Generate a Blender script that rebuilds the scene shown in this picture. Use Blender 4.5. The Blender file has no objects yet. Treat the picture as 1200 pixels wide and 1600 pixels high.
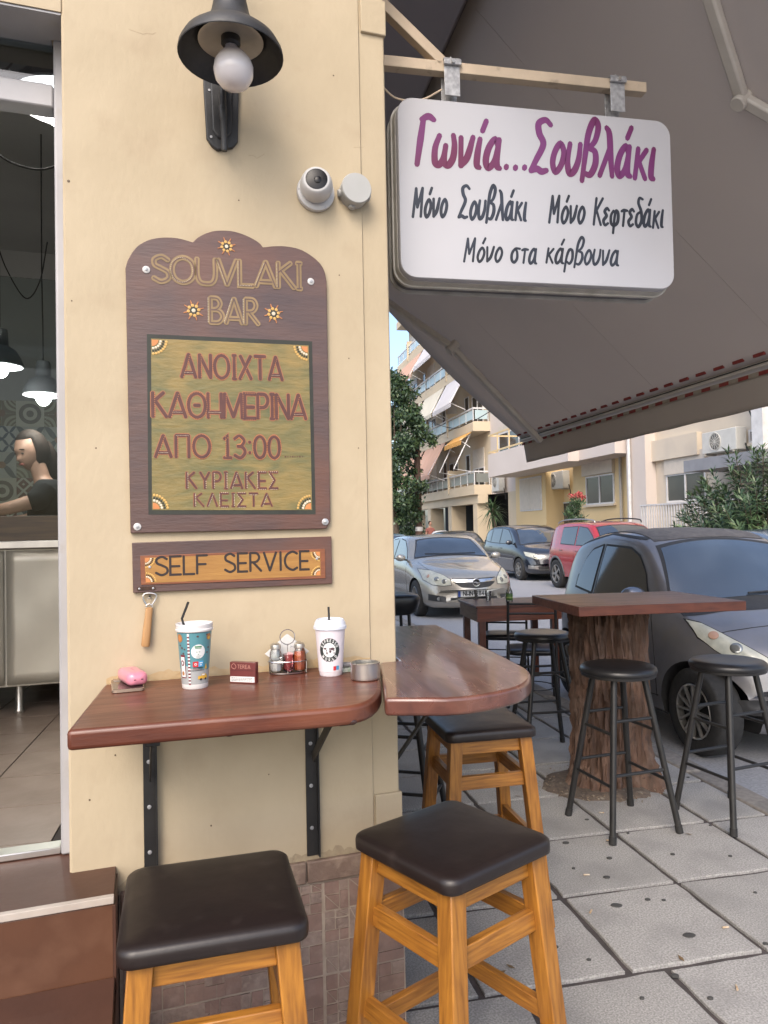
import bpy, math, random
import numpy as np
from mathutils import Vector, Matrix
from mathutils.bvhtree import BVHTree
R = math.radians
random.seed(7)
rng = np.random.default_rng(7)
sc = bpy.context.scene
C = sc.collection

# ---------------------------------------------------------------- camera, sky, sun, exposure
F_PX = 1150.0                       # focal length in pixels of the 1200 x 1600 photograph
CAM_Z = 1.46
PITCH = R(1.30); ROLL = 0.02
fwd = Vector((0, math.cos(PITCH), math.sin(PITCH)))
right = Vector((math.cos(ROLL), 0, -math.sin(ROLL)))
right = (right - fwd * right.dot(fwd)).normalized()
upv = right.cross(fwd).normalized()
CAMP = Vector((0, 0, CAM_Z))
cam_d = bpy.data.cameras.new('camera'); cam = bpy.data.objects.new('camera', cam_d); C.objects.link(cam)
m = Matrix((right, upv, -fwd)).transposed().to_4x4(); m.translation = CAMP
cam.matrix_world = m
cam_d.sensor_fit = 'VERTICAL'; cam_d.sensor_height = 36; cam_d.lens = F_PX / 1600 * 36
cam_d.clip_start = 0.02; cam_d.clip_end = 2000
sc.camera = cam

SUN_EL, SUN_AZ = R(44), R(193)      # azimuth measured clockwise from +Y: behind the camera, to its left
world = bpy.data.worlds.new('World'); sc.world = world; world.use_nodes = True
nt = world.node_tree; nt.nodes.clear()
sky = nt.nodes.new('ShaderNodeTexSky'); sky.sky_type = 'NISHITA'; sky.sun_disc = False
sky.sun_elevation = SUN_EL; sky.sun_rotation = SUN_AZ; sky.dust_density = 3.5; sky.air_density = 1.0
bgn = nt.nodes.new('ShaderNodeBackground'); bgn.inputs['Strength'].default_value = 0.15
wo = nt.nodes.new('ShaderNodeOutputWorld')
nt.links.new(sky.outputs[0], bgn.inputs[0]); nt.links.new(bgn.outputs[0], wo.inputs[0])
sd = bpy.data.lights.new('sun', 'SUN'); sd.energy = 0.5; sd.angle = R(24); sd.color = (1.0, 0.95, 0.88)
sun = bpy.data.objects.new('sun', sd); C.objects.link(sun)
sdir = Vector((math.sin(SUN_AZ) * math.cos(SUN_EL), math.cos(SUN_AZ) * math.cos(SUN_EL), math.sin(SUN_EL)))
sun.rotation_euler = sdir.to_track_quat('Z', 'Y').to_euler(); sun.location = (0, 0, 20)
sc.view_settings.view_transform = 'Standard'; sc.view_settings.look = 'None'
sc.view_settings.exposure = 1.26; sc.view_settings.gamma = 1; sc.view_settings.use_curve_mapping = False
sc.render.engine = 'CYCLES'

# ---------------------------------------------------------------- measuring helpers
def ray(px, py):
    return (right * ((px - 600) / F_PX) + upv * (-(py - 800) / F_PX) + fwd)
def Pz(px, py, z):
    d = ray(px, py); return CAMP + d * ((z - CAM_Z) / d.z)
def Pd(px, py, Y):
    d = ray(px, py); return CAMP + d * (Y / d.y)
def Ppl(px, py, o, n):
    d = ray(px, py); o = Vector(o); n = Vector(n)
    return CAMP + d * ((o - CAMP).dot(n) / d.dot(n))
SY = R(12.0)                         # direction of the street
cS = Vector((math.cos(SY), math.sin(SY), 0)); sS = Vector((-math.sin(SY), math.cos(SY), 0))
def st(a, b, z=0.0): return cS * a + sS * b + Vector((0, 0, z))
def to_st(p): return (p.dot(cS), p.dot(sS), p.z)
def Pa(px, py, a):                   # where a pixel meets the street-parallel plane at offset a -> (b, z)
    p = Ppl(px, py, cS * a, cS); return p.dot(sS), p.z
WY = R(18.5)                         # direction of the shop front
wU = Vector((math.cos(WY), math.sin(WY), 0)); wN = Vector((math.sin(WY), -math.cos(WY), 0))   # along, outward
WO = Vector((-0.015, 2.11, 0))
def Pw(px, py, off=0.0):             # pixel -> (u, z) on the shop front
    p = Ppl(px, py, WO + wN * off, wN); return (p - WO).dot(wU), p.z
def wpt(u, off, z): return WO + wU * u + wN * off + Vector((0, 0, z))

# ---------------------------------------------------------------- mesh helpers
class MB:
    def __init__(s): s.v = []; s.f = []; s.m = []; s.cur = 0
    def add(s, vs, fs):
        o = len(s.v); s.v += [tuple(p) for p in vs]
        for f in fs: s.f.append(tuple(i + o for i in f)); s.m.append(s.cur)
    def box(s, x0, x1, y0, y1, z0, z1, rot=None, about=None):
        vs = [Vector(p) for p in ((x0,y0,z0),(x1,y0,z0),(x1,y1,z0),(x0,y1,z0),(x0,y0,z1),(x1,y0,z1),(x1,y1,z1),(x0,y1,z1))]
        if rot is not None:
            c = Vector(about) if about is not None else Vector(((x0+x1)/2,(y0+y1)/2,(z0+z1)/2))
            vs = [c + rot @ (p - c) for p in vs]
        s.add(vs, [(0,3,2,1),(4,5,6,7),(0,1,5,4),(1,2,6,5),(2,3,7,6),(3,0,4,7)])
        return s
    def hexa(s, bot, top):
        s.add(list(bot) + list(top), [(0,3,2,1),(4,5,6,7),(0,1,5,4),(1,2,6,5),(2,3,7,6),(3,0,4,7)]); return s
    def beam(s, p0, p1, w, h, up=(0,0,1)):
        p0 = Vector(p0); p1 = Vector(p1); d = (p1 - p0).normalized(); up = Vector(up)
        sx = d.cross(up)
        if sx.length < 1e-5: sx = d.cross(Vector((1,0,0)))
        sx.normalize(); uz = sx.cross(d).normalized()
        q = lambda p: [p - sx*w/2 - uz*h/2, p + sx*w/2 - uz*h/2, p + sx*w/2 + uz*h/2, p - sx*w/2 + uz*h/2]
        return s.hexa(q(p0), q(p1))
    def tube(s, pts, r, n=8, caps=True, closed=False):
        pts = [Vector(p) for p in pts]; N = len(pts)
        rs = r if isinstance(r, (list, tuple)) else [r] * N
        rings = []; nrm = None
        for i in range(N):
            if closed: t = (pts[(i+1) % N] - pts[i-1])
            else: t = pts[min(i+1, N-1)] - pts[max(i-1, 0)]
            if t.length < 1e-9: t = Vector((0,0,1))
            t.normalize()
            if nrm is None:
                nrm = t.orthogonal().normalized()
            else:
                nrm = nrm - t * nrm.dot(t)
                if nrm.length < 1e-6: nrm = t.orthogonal()
                nrm.normalize()
            b = t.cross(nrm)
            rings.append([pts[i] + (nrm * math.cos(2*math.pi*k/n) + b * math.sin(2*math.pi*k/n)) * rs[i] for k in range(n)])
        return s.loft(rings, caps and not closed, closed)
    def loft(s, rings, caps=True, closed=False):
        n = len(rings[0]); o = len(s.v)
        for r_ in rings: s.v += [tuple(p) for p in r_]
        K = len(rings)
        for i in range(K if closed else K - 1):
            j = (i + 1) % K
            for k in range(n):
                a, b = o + i*n + k, o + i*n + (k+1) % n
                c, d = o + j*n + (k+1) % n, o + j*n + k
                s.f.append((a, b, c, d)); s.m.append(s.cur)
        if caps:
            s.f.append(tuple(o + k for k in range(n))[::-1]); s.m.append(s.cur)
            s.f.append(tuple(o + (K-1)*n + k for k in range(n))); s.m.append(s.cur)
        return s
    def lathe(s, prof, c=(0,0,0), n=24, caps=True, axis='z'):
        rings = []
        for r_, h in prof:
            ring = []
            for k in range(n):
                a = 2*math.pi*k/n; x, y = r_*math.cos(a), r_*math.sin(a)
                if axis == 'z': p = (c[0]+x, c[1]+y, c[2]+h)
                elif axis == 'y': p = (c[0]+x, c[1]+h, c[2]-y)
                else: p = (c[0]+h, c[1]+x, c[2]+y)
                ring.append(p)
            rings.append(ring)
        return s.loft(rings, caps)
    def cyl(s, p0, p1, r0, r1=None, n=16):
        return s.tube([p0, p1], [r0, r0 if r1 is None else r1], n)
    def prism(s, poly, z0, z1, axis='z'):
        def q(p, h): return (p[0], p[1], h) if axis == 'z' else (p[0], h, p[1])
        a = sum(poly[i][0]*poly[(i+1)%len(poly)][1] - poly[(i+1)%len(poly)][0]*poly[i][1] for i in range(len(poly)))
        if (a < 0) == (axis == 'z'): poly = poly[::-1]
        if axis != 'z': z0, z1 = z0, z1
        return s.loft([[q(p, z0) for p in poly], [q(p, z1) for p in poly]]) 
    def grid(s, P):                  # P[i][j] points
        o = len(s.v); n = len(P[0])
        for row in P: s.v += [tuple(p) for p in row]
        for i in range(len(P)-1):
            for j in range(n-1):
                s.f.append((o+i*n+j, o+i*n+j+1, o+(i+1)*n+j+1, o+(i+1)*n+j)); s.m.append(s.cur)
        return s
    def sphere(s, c, rx, ry=None, rz=None, n=16, k=10):
        ry = rx if ry is None else ry; rz = rx if rz is None else rz
        rings = []
        for i in range(k+1):
            t = -math.pi/2 + math.pi*i/k; q = max(math.cos(t), 0.003)
            rings.append([(c[0]+rx*q*math.cos(2*math.pi*j/n), c[1]+ry*q*math.sin(2*math.pi*j/n), c[2]+rz*math.sin(t)) for j in range(n)])
        return s.loft(rings)
    def mesh(s, name, mats, smooth=35):
        me = bpy.data.meshes.new(name); me.from_pydata([tuple(map(float, p)) for p in s.v], [], s.f)
        for mm in (mats if isinstance(mats, (list, tuple)) else [mats]): me.materials.append(mm)
        me.polygons.foreach_set('material_index', s.m)
        if smooth:
            me.polygons.foreach_set('use_smooth', [True]*len(me.polygons))
            if smooth < 180: me.set_sharp_from_angle(angle=R(smooth))
        me.update(); return me
def recalc(me):
    import bmesh
    bm = bmesh.new(); bm.from_mesh(me); bmesh.ops.recalc_face_normals(bm, faces=bm.faces); bm.to_mesh(me); bm.free()
def obj(name, mb, mats, parent=None, smooth=35, bevel=0, seg=2, subsurf=0, fix=True, loc=None, label=None):
    me = mb.mesh(name, mats, smooth) if isinstance(mb, MB) else mb
    if fix and isinstance(mb, MB): recalc(me)
    o = bpy.data.objects.new(name, me); C.objects.link(o)
    if parent is not None: o.parent = parent
    if loc is not None: o.location = loc
    if bevel:
        b = o.modifiers.new('bevel', 'BEVEL'); b.width = bevel; b.segments = seg; b.limit_method = 'ANGLE'; b.angle_limit = R(40)
    if subsurf:
        b = o.modifiers.new('sub', 'SUBSURF'); b.levels = b.render_levels = subsurf
    if label: o['label'] = label
    return o
def tag(o, label, cat, group=None, kind=None):
    o['label'] = label; o['category'] = cat
    if group: o['group'] = group
    if kind: o['kind'] = kind
    return o
def thing(name, label, cat, loc=(0,0,0), yaw=0.0, group=None):
    o = bpy.data.objects.new(name, None); C.objects.link(o); o.empty_display_size = .1
    o.location = loc; o.rotation_euler = (0, 0, yaw)
    return tag(o, label, cat, group)
def struct(name, mb, mats, parent=None, **k):
    o = obj(name, mb, mats, parent, **k)
    if parent is None: o['kind'] = 'structure'
    return o
def dup(root, loc, yaw, label):
    r_ = root.copy(); C.objects.link(r_); r_.location = loc; r_.rotation_euler = (0, 0, yaw); r_['label'] = label
    for ch in list(root.children):
        c = ch.copy(); C.objects.link(c); c.parent = r_
        for g in list(ch.children):
            d = g.copy(); C.objects.link(d); d.parent = c
    return r_
def rrect(w, h, r, n=5, cx=0, cy=0):
    pts = []
    for (sx, sy, a0) in ((1,1,0),(-1,1,90),(-1,-1,180),(1,-1,270)):
        for i in range(n+1):
            a = R(a0 + 90*i/n); pts.append((cx + sx*(w/2-r) + r*math.cos(a), cy + sy*(h/2-r) + r*math.sin(a)))
    return pts
def catmull(pts, k=6, closed=False):
    out = []; N = len(pts)
    P = [np.array(p, float) for p in pts]
    for i in range(N if closed else N-1):
        p0 = P[i-1] if (i > 0 or closed) else 2*P[0]-P[1]
        p1 = P[i]; p2 = P[(i+1) % N]
        p3 = P[(i+2) % N] if (i+2 < N or closed) else 2*P[-1]-P[-2]
        for j in range(k):
            t = j/k
            out.append(tuple(.5*((2*p1)+(-p0+p2)*t+(2*p0-5*p1+4*p2-p3)*t*t+(-p0+3*p1-3*p2+p3)*t**3)))
    if not closed: out.append(tuple(P[-1]))
    return out

# ---------------------------------------------------------------- materials
def lin(r, g, b):
    f = lambda c: ((c/255+.055)/1.055)**2.4 if c > 10 else c/255/12.92
    return (f(r), f(g), f(b), 1)
def pmat(name, c1, c2=None, scale=8.0, rough=.6, bump=0.0, bscale=None, metal=0.0, stretch=None, detail=6.0, coat=0.0,
         rvar=0.0, c3=None, c3scale=2.0, c3amt=.5, spec=.5, bstretch=None, bdist=.01, emit=0, distort=0.0, sheen=0, c3lo=.5, c3hi=.7):
    M = bpy.data.materials.new(name); M.use_nodes = True; n = M.node_tree.nodes; L = M.node_tree.links
    b = n['Principled BSDF']
    b.inputs['Roughness'].default_value = rough; b.inputs['Metallic'].default_value = metal
    b.inputs['Specular IOR Level'].default_value = spec
    if coat: b.inputs['Coat Weight'].default_value = coat; b.inputs['Coat Roughness'].default_value = .06
    if sheen: b.inputs['Sheen Weight'].default_value = sheen
    c1 = tuple(c1)[:3] + (1,); tc = n.new('ShaderNodeTexCoord')
    def vec(st_):
        if st_ is None: return tc.outputs['Object']
        mp = n.new('ShaderNodeMapping'); mp.inputs['Scale'].default_value = st_
        L.new(tc.outputs['Object'], mp.inputs[0]); return mp.outputs[0]
    if c2 is None: c2 = tuple(x*.82 for x in c1[:3])
    c2 = tuple(c2)[:3] + (1,)
    nz = n.new('ShaderNodeTexNoise'); nz.inputs['Scale'].default_value = scale; nz.inputs['Detail'].default_value = detail
    nz.inputs['Distortion'].default_value = distort
    L.new(vec(stretch), nz.inputs['Vector'])
    cr = n.new('ShaderNodeValToRGB'); cr.color_ramp.elements[0].position = .32; cr.color_ramp.elements[1].position = .68
    cr.color_ramp.elements[0].color = c1; cr.color_ramp.elements[1].color = c2
    L.new(nz.outputs[0], cr.inputs[0]); col = cr.outputs[0]
    if c3 is not None:
        n3 = n.new('ShaderNodeTexNoise'); n3.inputs['Scale'].default_value = c3scale; n3.inputs['Detail'].default_value = 8
        L.new(tc.outputs['Object'], n3.inputs['Vector'])
        r3 = n.new('ShaderNodeMapRange'); r3.inputs[1].default_value = c3lo; r3.inputs[2].default_value = c3hi; r3.inputs[4].default_value = c3amt
        L.new(n3.outputs[0], r3.inputs[0])
        mx = n.new('ShaderNodeMix'); mx.data_type = 'RGBA'; L.new(r3.outputs[0], mx.inputs[0])
        L.new(col, mx.inputs[6]); mx.inputs[7].default_value = tuple(c3)[:3] + (1,); col = mx.outputs[2]
    L.new(col, b.inputs['Base Color'])
    if rvar:
        rr = n.new('ShaderNodeMapRange'); rr.inputs[3].default_value = max(rough-rvar, .02); rr.inputs[4].default_value = rough+rvar
        L.new(nz.outputs[0], rr.inputs[0]); L.new(rr.outputs[0], b.inputs['Roughness'])
    if bump:
        nb = n.new('ShaderNodeTexNoise'); nb.inputs['Scale'].default_value = bscale or scale*4; nb.inputs['Detail'].default_value = 8
        L.new(vec(bstretch or stretch), nb.inputs['Vector'])
        bp = n.new('ShaderNodeBump'); bp.inputs['Strength'].default_value = bump; bp.inputs['Distance'].default_value = bdist
        L.new(nb.outputs[0], bp.inputs['Height']); L.new(bp.outputs[0], b.inputs['Normal'])
    if emit:
        b.inputs['Emission Color'].default_value = c1; b.inputs['Emission Strength'].default_value = emit
    return M
def glassmat(name, tint=(1,1,1), refl=.08, rough=.02, thick=0.0, ior=1.45):
    M = bpy.data.materials.new(name); M.use_nodes = True; n = M.node_tree.nodes; L = M.node_tree.links; n.clear()
    o = n.new('ShaderNodeOutputMaterial'); t = n.new('ShaderNodeBsdfTransparent'); t.inputs[0].default_value = tuple(tint)+(1,)
    g = n.new('ShaderNodeBsdfGlossy'); g.inputs['Roughness'].default_value = rough
    lw = n.new('ShaderNodeFresnel'); lw.inputs[0].default_value = ior
    mr = n.new('ShaderNodeMapRange'); mr.inputs[3].default_value = max(refl-.04, 0); mr.inputs[4].default_value = .95
    mx = n.new('ShaderNodeMixShader'); L.new(lw.outputs[0], mr.inputs[0]); L.new(mr.outputs[0], mx.inputs[0])
    L.new(t.outputs[0], mx.inputs[1]); L.new(g.outputs[0], mx.inputs[2]); L.new(mx.outputs[0], o.inputs[0])
    return M
G = {}
G['plaster'] = pmat('cream_plaster', (.470,.388,.268), (.415,.340,.230), 4.0, .88, .13, 60, c3=(.33,.25,.165), c3scale=7, c3amt=.42, c3lo=.55, c3hi=.80, bdist=.011, bstretch=(1,1,.6))
G['plaster2'] = pmat('cream_plaster_side', (.470,.388,.268), (.415,.340,.230), 3.0, .85, .2, 55)
G['white_paint'] = pmat('white_frame_paint', (.39,.385,.40), (.34,.335,.345), 6, .45, .05, 40, c3=(.3,.27,.22), c3scale=14, c3amt=.3, c3lo=.6)
G['red_wood'] = pmat('varnished_red_wood', (.130,.037,.019), (.075,.020,.011), 5.0, .40, .12, 30, stretch=(1,9,9), detail=9, coat=.12, rvar=.1,
                     c3=(.24,.085,.04), c3scale=3, c3amt=.4, bdist=.004, distort=.6)
G['red_wood_side'] = pmat('varnished_red_wood_grain', (.20,.048,.02), (.115,.028,.012), 6.0, .3, .15, 30, stretch=(1,8,12), detail=9, coat=.2, bdist=.004, distort=.4)
G['red_wood_y'] = pmat('worn_red_wood', (.140,.050,.034), (.088,.030,.021), 4.0, .30, .05, 24, stretch=(7,1,7), detail=9, coat=.6, rvar=.12,
                     c3=(.22,.13,.09), c3scale=4, c3amt=.45, bdist=.004, distort=.8)
G['honey_wood'] = pmat('honey_varnished_wood', (.40,.170,.026), (.205,.078,.012), 6.0, .42, .16, 36, stretch=(14,14,1), detail=12, distort=.3, coat=.15, rvar=.1, bdist=.003,
                       c3=(.20,.07,.015), c3scale=6, c3amt=.5, c3lo=.58, c3hi=.8)
G['honey_wood_x'] = pmat('honey_varnished_wood_rail', (.40,.170,.026), (.205,.078,.012), 9.0, .42, .16, 36, stretch=(1,14,14), detail=12, distort=.3, coat=.15, rvar=.1, bdist=.003,
                       c3=(.18,.06,.014), c3scale=6, c3amt=.5, c3lo=.58, c3hi=.8)
G['brown_leather'] = pmat('dark_brown_leatherette', (.017,.011,.010), (.012,.008,.0075), 9, .40, .22, 26, rvar=.09, bdist=.003, c3=(.035,.026,.023), c3scale=14, c3amt=.6, c3lo=.6, c3hi=.75)
G['black_leather'] = pmat('black_leatherette', (.012,.012,.013), (.018,.018,.02), 12, .33, .10, 200, rvar=.06, bdist=.002)
G['black_paint'] = pmat('black_metal_paint', (.014,.014,.015), (.022,.021,.02), 14, .42, .08, 60, rvar=.08, c3=(.10,.09,.08), c3scale=25, c3amt=.4, c3lo=.66, c3hi=.8)
G['lamp_black'] = pmat('charcoal_lamp_paint', (.022,.023,.025), (.035,.035,.037), 10, .5, .1, 60)
G['brown_tile'] = pmat('brown_floor_tile', (.120,.052,.028), (.075,.032,.018), 3.5, .38, .08, 30, rvar=.1, c3=(.17,.085,.05), c3scale=7, c3amt=.6)
G['brown_tile2'] = pmat('dark_brown_tile', (.085,.037,.024), (.055,.025,.017), 3.5, .45, .1, 30, rvar=.1)
G['shop_tile'] = pmat('grey_brown_shop_tile', (.21,.165,.135), (.16,.125,.10), 6, .35, .08, 25, rvar=.1)
G['grout_dark'] = pmat('dark_grout', (.03,.025,.022), None, 20, .9)
G['grout_light'] = pmat('light_grout', (.42,.35,.29), (.33,.27,.22), 20, .9, .3, 80)
G['mosaic'] = pmat('reddish_stone_tile', (.27,.175,.145), (.19,.125,.105), 14, .7, .45, 90, c3=(.30,.22,.19), c3scale=26, c3amt=.6, bdist=.004)
G['mosaic2'] = pmat('greyish_stone_tile', (.30,.225,.19), (.20,.145,.125), 18, .75, .6, 110, c3=(.32,.25,.21), c3scale=60, c3amt=.8, bdist=.005)
G['border_tile'] = pmat('brown_border_tile', (.22,.15,.115), (.14,.095,.075), 9, .6, .4, 60, c3=(.34,.26,.2), c3scale=22, c3amt=.7)
G['slab'] = pmat('speckled_concrete_slab', (.40,.388,.37), (.20,.193,.183), 170, .88, .12, 260, c3=(.17,.165,.16), c3scale=3.5, c3amt=.70, c3lo=.45, c3hi=.75, bdist=.004, detail=3)
G['slab2'] = pmat('speckled_concrete_slab_pale', (.42,.408,.39), (.22,.212,.202), 150, .88, .12, 260, c3=(.19,.184,.178), c3scale=5.1, c3amt=.65, c3lo=.48, c3hi=.75, bdist=.004, detail=3)
G['joint'] = pmat('dark_joint_mortar', (.075,.062,.062), (.05,.044,.043), 14, .95, .5, 60)
G['kerb'] = pmat('worn_kerb_stone', (.27,.245,.215), (.19,.17,.15), 30, .85, .3, 80, c3=(.12,.11,.10), c3scale=4, c3amt=.6)
G['asphalt'] = pmat('grey_asphalt', (.33,.335,.35), (.24,.243,.255), 60, .88, .5, 120, c3=(.25,.25,.26), c3scale=.9, c3amt=.5, detail=3)
G['gum'] = pmat('old_gum', (.055,.054,.052), None, 20, .8)
G['sign_face'] = pmat('white_sign_acrylic', (.46,.455,.475), (.42,.415,.435), 2.0, .28, c3=(.40,.39,.40), c3scale=3, c3amt=.25, coat=.2)
G['sign_rim'] = pmat('weathered_sign_rim', (.55,.53,.48), (.42,.41,.37), 9, .5, .1, 40, c3=(.25,.23,.19), c3scale=12, c3amt=.5)
G['sign_back'] = pmat('dark_sign_housing', (.16,.16,.17), (.10,.10,.11), 9, .5)
G['ink_purple'] = pmat('faded_purple_vinyl', (.155,.028,.135), (.115,.008,.034), 3.2, .35, detail=1)
G['ink_dark'] = pmat('blue_black_vinyl', (.022,.028,.045), (.008,.008,.012), 6, .35)
G['beam_paint'] = pmat('cream_beam_paint', (.56,.45,.33), (.46,.37,.27), 9, .55, .1, 40, c3=(.22,.17,.12), c3scale=22, c3amt=.5, c3lo=.6)
G['galv'] = pmat('galvanised_steel', (.50,.50,.51), (.30,.30,.31), 70, .45, .1, 70, metal=.5)
G['steel'] = pmat('brushed_steel', (.66,.64,.60), (.52,.50,.47), 8, .30, .06, 60, metal=.95, stretch=(1,1,.15), rvar=.08)
G['chrome'] = pmat('chrome', (.62,.62,.62), (.5,.5,.5), 8, .14, metal=1)
G['steel_panel'] = pmat('stainless_cabinet_panel', (.50,.47,.40), (.38,.355,.305), 2.5, .42, .12, 3, metal=.45, rvar=.06, c3=(.5,.45,.36), c3scale=1.4, c3amt=.6)
G['awning'] = pmat('taupe_awning_fabric', (.52,.475,.44), (.48,.437,.405), 1.6, .9, .12, 300, c3=(.40,.38,.36), c3scale=1.3, c3amt=.6)
G['valance'] = pmat('taupe_valance_fabric', (.58,.53,.47), (.52,.47,.42), 2.5, .9, .1, 200)
G['soffit'] = pmat('grey_soffit_paint', (.30,.28,.30), (.26,.245,.26), 1.6, .85, .08, 30)
G['arm'] = pmat('off_white_awning_arm', (.62,.58,.52), (.55,.51,.46), 9, .4)
G['red_dash'] = pmat('red_edge_stitch', (.24,.035,.028), None, 20, .8)
G['cream_dash'] = pmat('cream_edge_band', (.36,.31,.25), None, 20, .8)
G['board_wood'] = pmat('purple_brown_stained_board', (.105,.058,.047), (.070,.043,.041), 4.0, .42, .12, 30, stretch=(1,1,5), detail=8, coat=.1, c3=(.15,.06,.035), c3scale=3.5, c3amt=.55)
G['board_dark'] = pmat('dark_green_painted_line', (.028,.032,.022), (.02,.02,.016), 20, .6)
G['olive'] = pmat('olive_gold_stained_panel', (.22,.165,.055), (.10,.105,.042), 5.0, .45, .2, 30, stretch=(1,1,3.2), detail=10, c3=(.33,.21,.06), c3scale=5, c3amt=.6, distort=2.2)
G['gold_ink'] = pmat('dull_gold_paint', (.27,.18,.085), (.21,.14,.065), 30, .5)
G['copper_ink'] = pmat('copper_outline_paint', (.33,.14,.06), (.26,.10,.05), 30, .5)
G['brown_ink'] = pmat('red_brown_paint', (.105,.035,.026), (.075,.026,.022), 30, .5)
G['black_ink'] = pmat('brown_black_paint', (.024,.014,.012), None, 30, .5)
G['cream_dot'] = pmat('cream_dot_paint', (.66,.58,.44), None, 30, .5)
G['orange_dot'] = pmat('orange_dot_paint', (.58,.22,.07), None, 30, .5)
G['gold_dot'] = pmat('gold_dot_paint', (.60,.36,.10), None, 30, .45)
G['ochre'] = pmat('ochre_panel_paint', (.36,.185,.045), (.29,.14,.034), 14, .5, .1, 40, stretch=(1,1,8))
G['red_brown'] = pmat('red_stained_border', (.25,.085,.035), (.16,.055,.025), 8, .5, .1, 30, stretch=(1,1,8))
G['white_plastic'] = pmat('white_plastic', (.54,.53,.515), (.48,.47,.46), 8, .35)
G['grey_plastic'] = pmat('pale_grey_plastic', (.42,.42,.405), (.37,.37,.355), 8, .45)
G['black_glass'] = pmat('black_lens_glass', (.008,.008,.01), None, 8, .25, spec=.25)
G['bulb'] = pmat('opal_bulb_glass', (.74,.70,.70), (.70,.66,.66), 3, .18, coat=.4)
G['reflector'] = pmat('aged_white_reflector', (.50,.46,.40), (.38,.34,.29), 12, .35, metal=.3)
G['rubber'] = pmat('black_rubber', (.016,.016,.016), (.024,.023,.022), 25, .8, .2, 60)
G['dark'] = pmat('dark_void', (.012,.012,.013), None, 8, .7)

def add_translucent(M, fac, col):
    n = M.node_tree.nodes; L = M.node_tree.links; b = n['Principled BSDF']; o = [q for q in n if q.type == 'OUTPUT_MATERIAL'][0]
    t = n.new('ShaderNodeBsdfTranslucent'); t.inputs[0].default_value = tuple(col)+(1,); mx = n.new('ShaderNodeMixShader'); mx.inputs[0].default_value = fac
    L.new(b.outputs[0], mx.inputs[1]); L.new(t.outputs[0], mx.inputs[2]); L.new(mx.outputs[0], o.inputs[0])
add_translucent(G['awning'], .5, (.57,.515,.47)); add_translucent(G['valance'], .45, (.48,.42,.36))

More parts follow.
